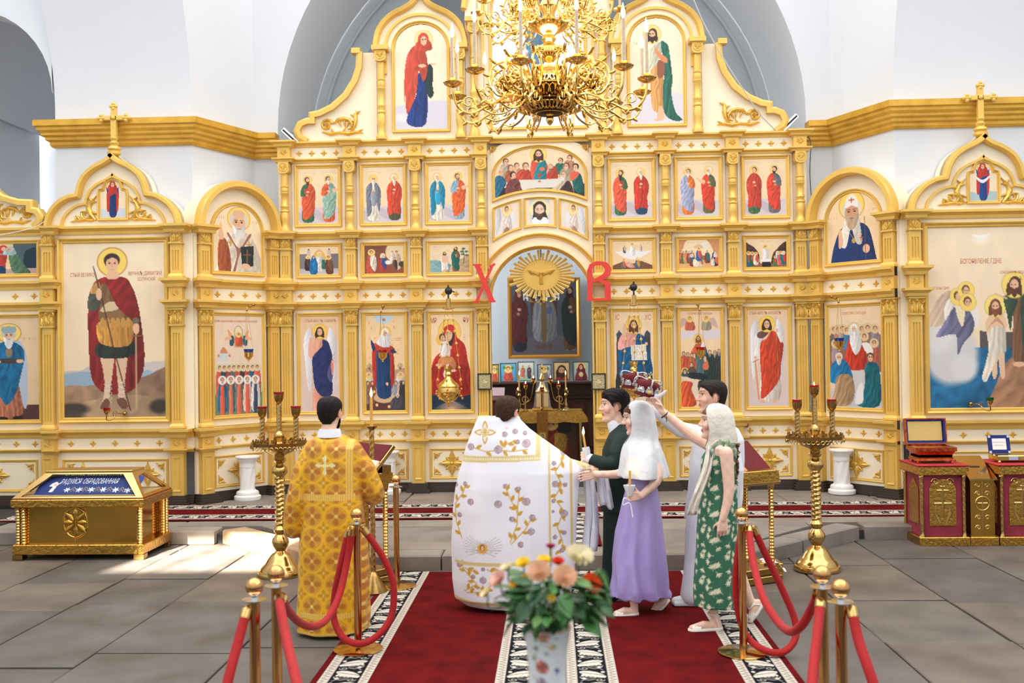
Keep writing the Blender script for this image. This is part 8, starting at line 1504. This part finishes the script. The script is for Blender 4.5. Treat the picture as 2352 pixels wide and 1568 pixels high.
for y,x0,x1,ry,am in ((1388,1070,1290,.20,.0),(1372,1046,1312,.235,.012),(1330,1041,1322,.245,.02),(1250,1040,1326,.245,.02),(1170,1041,1328,.235,.018),(1120,1046,1330,.225,.012),(1085,1053,1334,.21,.006),(1060,1061,1318,.19,0),(1035,1068,1286,.17,0),(1010,1077,1250,.15,0),(985,1086,1216,.125,0),(965,1093,1196,.11,0),(956,1098,1192,.10,0)):
    a,e = G(x0,y,YP),G(x1,y,YP);rw.append((((a.x+e.x)/2,YP+.02,a.z),(e.x-a.x)/2,ry,am,7,1.0+y*.003))
loft(b,rw,72);cap(b,[G(1290,1066,YP+.03),G(1322,1072,YP+.05),G(1336,1074,YP+.05)],[.062,.058,.05],14)
cope = vox(b,.007,4,wrinkle(.004,5,6));V,N = coords(cope);X0,Z0 = G(1030,1420,YP-.2).x,G(1030,1420,YP-.2).z;KX = FPX/(YP-.2)
PX = 1030+(V[:,0]-X0)*KX;PY = 1420-(V[:,2]-Z0)*KX+.0135*(PX-1030)
p = Paint((1020,940,1360,1410),1.0,(238,238,246));GD,MV,MV2 = (206,160,50),(176,150,160),(206,186,190)
p.view(1030,880,.6027)
def sprig(path,leaves,blooms):
    p.line(path,5,GD)
    for x,y,a in leaves: p.poly([(x,y),(x+14*math.cos(a-.5),y+14*math.sin(a-.5)),(x+27*math.cos(a),y+27*math.sin(a)),(x+14*math.cos(a+.5),y+14*math.sin(a+.5))],GD)
    for x,y,r in blooms: p.ell(x,y,r,r*.95,(130,100,112));p.ell(x,y,r-2,r*.95-2,MV2);p.ell(x-r*.2,y-r*.2,r*.5,r*.45,MV);p.line([(x-r*.5,y+r*.2),(x,y+r*.6),(x+r*.5,y+r*.1)],2,(130,100,112))
def autolv(path,n):
    out = []
    for i in range(n): t = (i+.5)/n*(len(path)-1);k = int(t);f = t-k;a,e = path[k],path[min(k+1,len(path)-1)];ang = math.atan2(e[1]-a[1],e[0]-a[0]);out.append((a[0]+(e[0]-a[0])*f,a[1]+(e[1]-a[1])*f,ang+(.8 if i % 2 else -.8)))
    return out
for path,n,bl in (([(240,610),(268,540),(270,480),(278,410)],7,((195,465,15),(224,398,10),(273,408,10),(303,457,16))),([(245,615),(300,560),(322,520)],4,((325,517,12),(320,570,14),(248,522,11),(280,618,12))),([(270,500),(240,440),(226,405)],4,()),([(52,600),(28,540),(24,470),(55,430),(66,400)],8,((88,458,13),(66,392,9),(42,512,10),(28,398,8))),([(90,250),(150,268),(200,262),(250,268),(310,262)],6,((197,260,16),(88,250,14),(305,240,17))),([(210,262),(225,225),(235,240),(262,225)],4,((222,203,11),(262,194,11),(272,233,9),(300,202,9))),([(60,800),(110,770),(70,730),(45,700)],6,((38,705,10),(95,742,9))),([(70,805),(130,800),(170,770)],5,((134,754,14),(134,712,8),(190,740,10))),([(62,710),(85,722),(105,715)],2,()),([(150,712),(170,722),(190,710)],2,())): sprig(path,autolv(path,n),bl)
path = [(430,265),(450,300),(415,350),(440,400),(410,450),(445,500),(420,560),(440,620),(430,660)];sprig(path,autolv(path,16),((448,283,12),(410,318,9),(414,396,13),(452,402,9),(406,460,8),(447,512,15),(410,598,9),(404,500,6),(446,585,9),(437,650,10)))
for x0_,x1_ in ((388,396),(471,481)): p.poly([(x0_,240),(x1_,250),(x1_,690),(x0_,690)],(222,200,130),sm=False)
p.poly([(52,285),(352,283),(352,306),(50,310)],(222,200,136),sm=False);p.poly([(340,205),(360,215),(360,306),(342,306)],(222,200,136),sm=False);p.poly([(20,686),(190,688),(390,680),(390,694),(190,702),(20,698)],(222,200,136),sm=False);p.poly([(10,825),(90,838),(300,840),(300,850),(90,850),(10,838)],(222,200,136),sm=False);p.poly([(100,121),(200,121),(206,130),(100,132)],(226,206,146),sm=False)
for k in range(34): p.ell(58+k*9,297,3,4,(240,234,214))
for a in range(4): t = a*PI/2;p.poly([(145,195),(145+22*math.cos(t-.5),195+24*math.sin(t-.5)),(145+44*math.cos(t),195+46*math.sin(t)),(145+22*math.cos(t+.5),195+24*math.sin(t+.5))],GD);p.poly([(145,195),(145+17*math.cos(t-.4),195+19*math.sin(t-.4)),(145+36*math.cos(t),195+38*math.sin(t)),(145+17*math.cos(t+.4),195+19*math.sin(t+.4))],(234,228,214))
p.line([(130,195),(160,195)],6,GD);p.line([(145,180),(145,210)],6,GD)
for k in range(26): a = PI*.05+k*PI*2/26;L_ = 78 if abs(math.cos(a)) > .5 else 44;p.line([(133+18*math.cos(a),633+18*math.sin(a)),(133+L_*math.cos(a),633+L_*.62*math.sin(a)-12*abs(math.cos(a)))],2.6,(170,164,156))
p.ell(133,633,20,20,(230,170,60));p.ell(133,630,10,13,(120,80,50));p.ell(133,632,7,10,SKIN)
p.poly([(500,300),(545,330),(545,350),(500,330)],(226,200,136))
setcol(cope,np.clip(np.where((N[:,1] < .35)[:,None],smp(p,PX,PY),np.array([[236,236,244]])),0,255));put('embroidered_cope',cope,PR,vcmat('white_satin_brocade',.5,sheen=.1))
b = MB();rows = []
for j in range(14):
    t = j/13;c_ = G(1352+6*math.sin(t*3),1088+178*t,YP+.04);rows.append([(c_.x-.05+.1*i/6+.012*math.sin(i*1.8+t*4),c_.y+.03*math.sin(i*2.2+1),c_.z) for i in range(7)])
b.grid(rows);rows = []
for j in range(10): t = j/9;c_ = G(1382+12*t,1090+74*t,YP+.08);rows.append([(c_.x-.05+.10*i/6,c_.y+.025*math.sin(i*1.9+t*2),c_.z+.02*math.sin(i)) for i in range(7)])
b.grid(rows);me = b.mesh('stole',WCL,70);o = put('stole',me,PR);md = o.modifiers.new('t','SOLIDIFY');md.thickness = .006
b = MB();cap(b,[G(1325,1072,YP+.05),G(1345,1076,YP+.05)],[.05,.046],14);put('cuff',vox(b,.008,2),PR,mat('gold_trim_white',(232,220,190),.6,var=(60,(206,166,80))))
b = MB();shoe(b,G(1120,1404,YP-.1),G(1158,1406,YP-.1));shoe(b,(q.x+.1,YP,.014),(q.x+.2,YP+.2,.014));put('shoes',vox(b,.008,2),PR,BLACK)
def arm(mb,pts,r=(.046,.038,.027)): cap(mb,spline(pts,4),list(np.interp(np.linspace(0,1,4*(len(pts)-1)+1),[0,.5,1],r)),10)
def trow(rows,Y): return [((((G(x0,y,Y).x+G(x1,y,Y).x)/2),Y+dy,G((x0+x1)/2,y,Y).z),(G(x1,y,Y).x-G(x0,y,Y).x)/2,ry,am,k,y*.004) for y,x0,x1,ry,am,k,dy in rows]
def candle(base,top,lab,lace):
    r_ = root('wedding_candle',base,lab,'candle','wedding candles');MB().tube([base,top],.009,10).build('wax',WAX,r_);m_ = MB();flame(m_,tuple(top+Vector((0,0,.014))),1.1);m_.build('flame',FLAME,r_);d = (top-base).normalized();M = Matrix.Translation(base+d*.02) @ d.to_track_quat('Z','Y').to_matrix().to_4x4()
    MB().lathe([(.012,-.01),(.03,.03),(.04*lace,.07),(.036*lace,.07),(.01,.01)],20,(0,0,0),M,twist=lambda a,z,r: r*(1+.1*math.sin(a*5))).build('lace_cuff',WCL,r_)
    MB().tube(spline([base+Vector((0,-.02,-.02)),base+Vector((-.04,-.03,0)),base+Vector((-.05,-.03,-.05)),base+Vector((.0,-.025,-.04)),base+Vector((.02,-.03,-.14))],5),.005,5).build('ribbon',WCL,r_)
# ---- groom
YG = onZ(1400,1387).y+.15;q = G(1410,1387,YG);GR = root('person',(q.x,YG,.014),'groom in a dark green suit in profile, holding a lit candle','person');hc = G(1410,934,YG);Mh = headM(hc,PI+.05,.06);b = MB();head_add(b,Mh,1.07);cap(b,[hc+Vector((.02,0,-.06)),hc+Vector((.035,0,-.19))],[.058,.064]);loft(b,[((q.x+.04,YG,z),.06,.12,0,1,0) for z in (1.0,1.15,1.3)],16)
wl = G(1364,1056,YG-.2);hp = G(1349,1050,YG-.2);arm(b,[G(1425,1010,YG-.16),G(1412,1060,YG-.2),wl]);hand_add(b,wl,(-1,0,.25),(0,.3,1),(.2,1,0),1.1);wr_ = G(1372,1082,YG+.05);arm(b,[G(1425,1010,YG+.16),G(1415,1065,YG+.16),wr_]);hand_add(b,wr_,(-1,-.2,-.1),(0,0,1),(0,-1,0),.4)
finish_body(vox(b,.005,3),Mh,GR,(240,200,178),lambda x,ay,z: short_hair(x,ay,z)+.006,(30,22,22),1.07,dmax=.025)
SUIT = mat('dark_green_suiting',(16,44,38),.75,bump=(200,.2,.003),var=(6,.8));b = MB()
loft(b,trow([(1172,1378,1452,.18,.012,5,0),(1130,1380,1450,.175,.008,5,0),(1080,1381,1452,.19,0,1,0),(1035,1384,1456,.205,0,1,0),(1005,1394,1454,.19,0,1,0),(985,1404,1450,.13,0,1,0),(972,1412,1440,.07,0,1,0)],YG),40);cap(b,[G(1430,1012,YG-.15),G(1416,1045,YG-.2),G(1410,1064,YG-.21),G(1385,1062,YG-.21),G(1362,1055,YG-.2)],[.07,.066,.062,.055,.046],14);cap(b,[G(1430,1012,YG+.15),G(1415,1062,YG+.16),G(1380,1080,YG+.07)],[.07,.06,.048],14);put('jacket',vox(b,.008,4,wrinkle(.004,20,30)),GR,SUIT)
b = MB();cap(b,[G(1414,1160,YG-.07),G(1408,1265,YG-.08),G(1402,1366,YG-.08)],[.10,.085,.07],14);cap(b,[G(1420,1160,YG+.07),G(1425,1265,YG+.08),G(1432,1366,YG+.09)],[.10,.085,.07],14);put('trousers',vox(b,.01,3,wrinkle(.005,12,16)),GR,SUIT)
b = MB();shoe(b,G(1442,1394,YG-.08),G(1368,1394,YG-.1),.042,.07);shoe(b,G(1462,1384,YG+.09),G(1400,1382,YG+.09),.042,.07);put('shoes',vox(b,.008,2),GR,mat('black_leather',(24,22,24),.3));b = MB();cap(b,[G(1413,974,YG),G(1418,984,YG)],[.066,.075],20);put('shirt_collar',vox(b,.007,2),GR,WCL);b = MB();cap(b,[G(1362,1055,YG-.2),G(1356,1053,YG-.2)],[.043,.04],14);put('shirt_cuff',vox(b,.007,2),GR,WCL)
candle(hp+Vector((.0,0,-.01)),G(1340,1000,YG-.2),'lit wedding candle in the hand of the groom',.7)
# ---- bride
YB = onZ(1440,1409).y;q = G(1462,1408,YB);BR_ = root('person',(q.x,YB,.014),'bride in a lilac satin dress with a white headscarf, walking, candle in hand','person');hc = G(1461,962,YB);Mh = headM(hc,PI,.2);b = MB();head_add(b,Mh,.98);cap(b,[hc+Vector((.015,0,-.06)),hc+Vector((.035,0,-.19))],[.048,.052]);loft(b,[((q.x+.04,YB,z),.07,.11,0,1,0) for z in (.7,.9,1.1,1.28)],16)
wl = G(1474,1137,YB-.24);arm(b,[G(1490,1040,YB-.11),G(1512,1095,YB-.2),wl]);hand_add(b,wl,(-1,0,-.12),(0,-.2,1),(0,1,.2),1.0,.95);wr_ = G(1368,1089,YB+.06);arm(b,[G(1480,1040,YB+.12),G(1430,1085,YB+.1),wr_]);hand_add(b,wr_,(-1,0,-.15),(0,0,1),(0,-1,0),.5,.95)
for p0,p1,p2,p3 in ((G(1475,1180,YB-.06),G(1456,1382,YB-.07),G(1458,1404,YB-.07),G(1414,1408,YB-.08)),(G(1480,1180,YB+.06),G(1520,1362,YB+.1),G(1528,1376,YB+.1),G(1496,1407,YB+.08))): cap(b,[p0,p1],[.06,.032]);cap(b,[p1,p2],[.032,.028]);cap(b,[p2,p2*.45+p3*.55+Vector((0,0,.012)),p3],[.026,.03,.018])
finish_body(vox(b,.005,3),Mh,BR_,(242,204,184),lambda x,ay,z: short_hair(x,ay,z)+.005,(96,62,44),.98,dmax=.006)
b = MB();loft(b,trow([(1369,1403,1540,.17,.085,9,0),(1350,1406,1532,.185,.075,9,0),(1290,1409,1528,.185,.055,8,0),(1220,1416,1523,.175,.035,7,0),(1160,1428,1517,.165,.012,5,0),(1120,1438,1510,.15,0,1,0),(1092,1447,1506,.13,0,1,0),(1060,1442,1507,.14,0,1,0),(1030,1446,1503,.135,0,1,0),(1010,1456,1496,.10,0,1,0)],YB),72);put('satin_dress',vox(b,.008,3,lambda V: (.011*np.sin(np.arctan2(V[:,1]-YB,(V[:,0]-q.x)*1.4)*8+2.2*np.sin(V[:,2]*4.5)+V[:,2]*3)+.005*np.sin(V[:,2]*9+V[:,0]*22))*np.clip((1.0-V[:,2])/.5,0,1)),BR_,mat('lilac_satin',(176,158,222),.28,sheen=.15,spec=.7,aniso=.5))
VEIL = mat('white_chiffon',(226,228,231),.75,alpha=.93,bump=(15,.5,.025));scarf(hc,PI,[(.142,-.02,.012,.012,.05),(.134,-.018,.055,.045,.25),(.11,-.02,.095,.075,.55),(.06,-.024,.113,.09,.8),(.0,-.028,.118,.096,.92),(-.05,-.034,.118,.097,.9),(-.10,-.044,.118,.096,.7),(-.14,-.048,.114,.1,.4),(-.17,-.042,.122,.125,.12),(-.20,-.038,.138,.17,.03),(-.25,-.04,.155,.215,.02),(-.32,-.045,.17,.25,.02),(-.39,-.05,.185,.275,.02),(-.43,-.05,.195,.285,.02)],VEIL,BR_,'lace_headscarf',folds=.05)
b = MB();
for j in range(40): b.ball(headM(hc,PI) @ Vector((-.022+.121*math.cos(.88),-.099*math.sin(.88)-.004,.1-j*.005)),.0035,5,4)
b.build('lace_edge',WCL,BR_)
SAND_M = mat('white_leather_strap',(236,230,220),.5)
def sandal(ank,heel,ball_,toe,par,strap=False):
    b = MB();n_ = (toe-heel).normalized();s_ = Vector((0,1,0));dn = n_.cross(s_);dn = dn if dn.z < 0 else -dn
    b.grid([[p_+s_*w_*u+dn*h for u in (-1,1)] for p_,w_,h in ((heel-n_*.03,.02,.026),(heel,.033,.027),(ball_,.04,.027),(toe+n_*.01,.034,.024),(toe+n_*.03,.012,.02))]);o = b.mesh('sole',SAND_M,30);ob = put('sandal_sole',o,par);md = ob.modifiers.new('t','SOLIDIFY');md.thickness = .02;md.offset = 1
    b = MB()
    for t,w_ in ((.35,.037),(.6,.036),(.85,.032)): c_ = ball_*(1-t)+toe*t;b.tube([c_+s_*w_*math.cos(u)-dn*(.035*math.sin(u)-.018) for u in np.linspace(0,PI,9)],.006,6,flat=2.0)
    if strap: b.tube([ank+s_*.036*math.cos(u)+n_*.036*math.sin(u)-dn*.0 for u in np.linspace(0,2*PI,16,False)],.006,6,True);b.tube([heel+s_*.03,ank+s_*.034-n_*.01],.006,6);b.tube([heel-s_*.03,ank-s_*.034-n_*.01],.006,6)
    b.build('sandal_straps',SAND_M,par)
sandal(None,G(1458,1404,YB-.07),G(1436,1407,YB-.07),G(1414,1408,YB-.08),BR_);sandal(None,G(1528,1378,YB+.1),G(1512,1395,YB+.09),G(1497,1408,YB+.08),BR_)
candle(G(1446,1142,YB-.25),G(1447,1080,YB-.25),'lit wedding candle with a lace cuff in the hand of the bride',1.1)
# ---- best man
YM = onZ(1580,1388).y;q = G(1630,1388,YM);BM_ = root('person',(q.x,YM,.014),'tall man in a white shirt and trousers holding a crown aloft, behind the bridesmaid','person');hc = G(1635,913,YM);Mh = headM(hc,PI,.02);b = MB();head_add(b,Mh,1.1);cap(b,[hc+Vector((.02,0,-.06)),hc+Vector((.04,0,-.2))],[.062,.07]);loft(b,[((q.x+.06,YM,z),.07,.13,0,1,0) for z in (1.0,1.2,1.34)],16);wl = G(1502,938,YM+.02);arm(b,[G(1640,1000,YM+.14),G(1562,984,YM+.1),wl]);hand_add(b,wl,(-.8,-.1,.55),(0,-1,0),(.5,0,-1),.35)
finish_body(vox(b,.005,3),Mh,BM_,(232,186,160),short_hair,(44,34,30),1.1,dmax=.012)
b = MB();loft(b,trow([(1190,1572,1702,.19,.02,7,0),(1130,1578,1706,.19,.015,7,0),(1060,1584,1710,.20,.01,6,0),(1010,1592,1708,.205,0,1,0),(985,1612,1696,.18,0,1,0),(968,1622,1672,.10,0,1,0)],YM),48);cap(b,[G(1650,1000,YM+.13),G(1600,995,YM+.12),G(1562,985,YM+.1),G(1530,962,YM+.06),G(1506,942,YM+.02)],[.08,.072,.064,.056,.046],14);cap(b,[G(1668,1005,YM-.14),G(1690,1080,YM-.16),G(1680,1150,YM-.14)],[.08,.066,.055],14);put('white_shirt',vox(b,.009,4,wrinkle(.006,14,18)),BM_,WCL)
b = MB();cap(b,[G(1610,1180,YM-.06),G(1596,1280,YM-.07),G(1586,1368,YM-.08)],[.11,.085,.078],14);cap(b,[G(1660,1180,YM+.07),G(1672,1280,YM+.08),G(1690,1368,YM+.1)],[.11,.085,.075],14);put('white_trousers',vox(b,.01,3,wrinkle(.006,10,14)),BM_,WCL)
for hx,tx,yy,dy in ((1612,1544,1390,-.08),(1690,1640,1392,.08)):
    b = MB();shoe(b,G(hx,yy,YM+dy),G(tx,yy,YM+dy),.046,.09);b.box(G(tx,yy,YM).x-.0,G(hx,yy,YM).x,YM+dy-.045,YM+dy+.045,.016,.045);o = put('sneaker',vox(b,.007,2),BM_,mat('white_sneaker',(232,236,238),.5))
    for k in range(3): a = G(hx-24-k*8,yy-16,YM+dy-.05);MB().tube([a,a+Vector((.025,-.002,-.035))],.006,5).build('green_stripe',mat('mint_stripe',(150,226,160),.5),o)
# ---- bridesmaid
YS = onZ(1620,1444).y;q = G(1640,1444,YS);SM_ = root('person',(q.x,YS,.014),'young woman in a green leaf print dress and cream headscarf, one arm raised','person');hc = G(1640,972,YS);Mh = headM(hc,PI-.08,.0);b = MB();head_add(b,Mh,.98);cap(b,[hc+Vector((.015,0,-.06)),hc+Vector((.035,0,-.19))],[.048,.054]);loft(b,[((q.x+.04,YS,z),rx,ry,0,1,0) for z,rx,ry in ((.7,.07,.1),(.9,.07,.11),(1.1,.075,.12),(1.30,.075,.155),(1.36,.05,.1))],20)
wl = G(1520,943,YS+.22);arm(b,[G(1655,1035,YS+.12),G(1590,1000,YS+.2),wl],(.048,.04,.027));hand_add(b,wl,(-.55,0,.85),(.6,-.8,.3),(-.85,0,-.5),.5,.95);arm(b,[G(1668,1040,YS-.15),G(1674,1130,YS-.17),G(1660,1192,YS-.18)],(.05,.038,.026));hand_add(b,G(1660,1192,YS-.18),(-.05,0,-1),(-1,-.2,0),(0,.8,0),.5,.95)
for p0,p1,p2,p3 in ((G(1652,1200,YS-.05),G(1638,1408,YS-.06),G(1650,1436,YS-.06),G(1588,1441,YS-.08)),(G(1655,1200,YS+.06),G(1726,1386,YS+.12),G(1742,1384,YS+.12),G(1722,1418,YS+.1))): cap(b,[p0,p1],[.06,.031]);cap(b,[p1,p2],[.031,.028]);cap(b,[p2,p2*.45+p3*.55+Vector((0,0,.012)),p3],[.027,.03,.018])
finish_body(vox(b,.005,3),Mh,SM_,(240,200,178),lambda x,ay,z: short_hair(x,ay,z)+.005,(120,84,58),.98,dmax=.006)
b = MB();loft(b,trow([(1387,1592,1694,.19,.05,8,0),(1340,1594,1692,.185,.045,8,0),(1250,1600,1692,.17,.035,8,0),(1160,1605,1692,.155,.015,6,0),(1100,1609,1690,.135,0,1,0),(1050,1611,1690,.15,0,1,0),(1024,1626,1688,.145,0,1,0),(1012,1640,1682,.12,0,1,0)],YS),72);dr = vox(b,.0065,3,wrinkle(.005,9,4));V,N = coords(dr);t_ = Paint((0,0,100,100),1.6,(46,104,78));rr = random.Random(2)
for k in range(11):
    cx,cy,a0 = rr.uniform(0,100),rr.uniform(0,100),rr.uniform(0,6)
    for ox in (-100,0,100):
        for oy in (-100,0,100):
            if -20 < cx+ox < 120 and -20 < cy+oy < 120:
                for j in range(4): a = a0+(j-1.5)*.6;t_.poly([(cx+ox,cy+oy),(cx+ox+9*math.cos(a-.28),cy+oy+9*math.sin(a-.28)),(cx+ox+17*math.cos(a),cy+oy+17*math.sin(a)),(cx+ox+9*math.cos(a+.28),cy+oy+9*math.sin(a+.28))],(226,222,190))
                t_.line([(cx+ox,cy+oy),(cx+ox-10*math.cos(a0),cy+oy-10*math.sin(a0))],2.4,(226,222,190))
setcol(dr,np.clip(smp(t_,(np.arctan2(V[:,1]-YS,V[:,0]-q.x-.02)*.15*560) % 100,(-V[:,2]*560) % 100),0,255));put('leaf_print_dress',dr,SM_,vcmat('printed_viscose',.7))
b = MB();b.tube([G(1662,1040,YS-.115)+Vector((.075*math.cos(u),0,.078*math.sin(u)))*(1+.07*math.sin(u*11)) for u in np.linspace(-.5,3.7,30)],.02,8);put('ruffled_strap',vox(b,.006,1),SM_,mat('green_ruffle',(60,112,86),.7,var=(40,(200,200,170))))
CREAMC = mat('cream_gauze',(228,221,206),.8,bump=(17,.6,.025));scarf(hc,PI-.08,[(.144,-.02,.012,.012,.05),(.134,-.018,.055,.045,.25),(.11,-.02,.095,.078,.55),(.06,-.022,.116,.095,.8),(.0,-.024,.122,.1,.95),(-.05,-.03,.124,.1,1.0),(-.10,-.04,.125,.098,.85),(-.145,-.045,.118,.1,.5),(-.175,-.03,.10,.1,.1)],CREAMC,SM_,folds=.045)
b = MB();rows = []
for j in range(16): t = j/15;c_ = G(1632-34*t+6*math.sin(t*5),1022+160*t,YS-.1-.05*math.sin(t*2));rows.append([(c_.x-.028-.02*t+(.045+.03*t)*i/5,c_.y+.018*math.sin(i*2.1+t*5),c_.z) for i in range(6)])
b.grid(rows);o = put('scarf_end',b.mesh('scarf_end',CREAMC,70),SM_);md = o.modifiers.new('t','SOLIDIFY');md.thickness = .005
b = MB()
for k in range(16): rk = random.Random(k);b.tube([G(1680+rk.uniform(-4,12)+3*math.sin(t*16+k),1020+t*(78+rk.uniform(0,18)),YS+rk.uniform(-.09,.06))+Vector((.01*math.sin(t*18+k),.01*math.cos(t*18+k),0)) for t in np.linspace(0,1,18)],lambda t: .011*(1-.6*t),6)
b.build('curly_hair',mat('light_brown_curls',(132,92,62),.5,var=(50,(96,62,40))),SM_);b = MB();b.tube([wl+Vector((.022,0,-.03))+Vector((.030*math.sin(u)*.8,.031*math.cos(u),.030*math.sin(u)*.75)) for u in np.linspace(0,2*PI,16,False)],.005,6,True);b.tube([wl+Vector((.03,-.03,-.04)),wl+Vector((.03,-.035,-.08))],.003,5);b.build('black_bracelet',BLACK,SM_)
sandal(G(1638,1408,YS-.06),G(1650,1437,YS-.06),G(1616,1440,YS-.07),G(1589,1442,YS-.08),SM_,True);sandal(G(1726,1388,YS+.12),G(1744,1386,YS+.12),G(1732,1404,YS+.11),G(1722,1419,YS+.1),SM_,True)
# ---- the two wedding crowns
def crown(px,py,Y,tilt,lab):
    c_ = G(px,py,Y);r_ = root('wedding_headpiece',c_,lab,'crown','wedding crowns');M = Matrix.Translation(c_) @ Matrix.Rotation(tilt,4,'Y') @ Matrix.Diagonal((.84,.84,.84,1));MW[r_] = Matrix.Translation(c_);f = lambda mb: [tuple(M @ Vector(v)) for v in mb.v]
    def bl(mb,nm,m,p_=None): mb.v = f(mb);return mb.build(nm,m,p_ or r_,45)
    bl(MB().lathe([(.098,-.075),(.104,-.07),(.104,-.055),(.098,-.05)],32),'velvet_rim',MAROON);bl(MB().lathe([(.09,-.055),(.098,-.02),(.108,.02),(.10,.05),(.07,.068),(.03,.072),(.005,.066)],32,twist=lambda a,z,r: r*(1+.05*math.cos(a*6)*(z > 0))),'velvet_cap',MAROON)
    for k in range(8):
        a = k*PI/4+.2;mb = MB();R_ = Matrix.Rotation(a,4,'Z') @ Matrix.Translation((.0,-.100,-.045));fl = lambda q,h: tuple(R_ @ Vector((q[0],-h-.1*abs(q[0])*0,q[1])));mb.leaf([(0,0),(0,.02),(0,.045),(0,.06)],(.034,.038,.024,.026),.008,fl);rk = 3 if k % 2 else 5
        for j in range(rk): t = PI*j/(rk-1);mb.ball(fl((.016*math.cos(t),.045+.016*math.sin(t)),.004),.008,6,4)
        bl(mb,'silver_plate',SILVER)
    for k in range(4):
        a = k*PI/2+.2;mb = MB();mb.tube([(math.cos(a)*r,math.sin(a)*r,z) for r,z in spline2(((.10,-.02),(.128,.03),(.12,.075),(.08,.085),(.03,.075),(.0,.08)))],.006,6);
        for j in range(5): mb.ball((math.cos(a)*.118,math.sin(a)*.118,.03+.011*j),.009,6,4)
        bl(mb,'silver_arch',SILVER)
    bl(MB().ball((0,0,.09),.016,10,6).box(-.005,.005,-.005,.005,.10,.15).box(-.02,.02,-.005,.005,.122,.132),'gold_cross',CHGOLD);bl(MB().lathe([(.02,-.004),(.02,.006),(.012,.008)],14,(0,0,0),Matrix.Translation((.02,-.108,-.035)) @ Matrix.Rotation(PI/2,4,'X')),'medallion',CHGOLD)
def spline2(p): return [(v.x,v.y) for v in spline([(a,b,0) for a,b in p],5)]
crown(1455,874,YM-.0,.12,'red velvet and silver wedding crown held farther back, over the groom');crown(1486,891,YS+.28,.26,'red velvet and silver wedding crown tilted over the head of the bride')
b = MB();rows = [[tuple(G(1498+i*5+8*t,918-14*t-i*1.2+3*math.sin(i),YS+.2+.02*i)) for t in (0,.5,1)] for i in range(6)];o = b.grid(rows).build('white_kerchief',WCL,base=G(1500,915,YS+.2),smooth=60,fix=False);md = o.modifiers.new('t','SOLIDIFY');md.thickness = .006;tag(o,'folded white kerchief in the hand holding the nearer crown','kerchief')
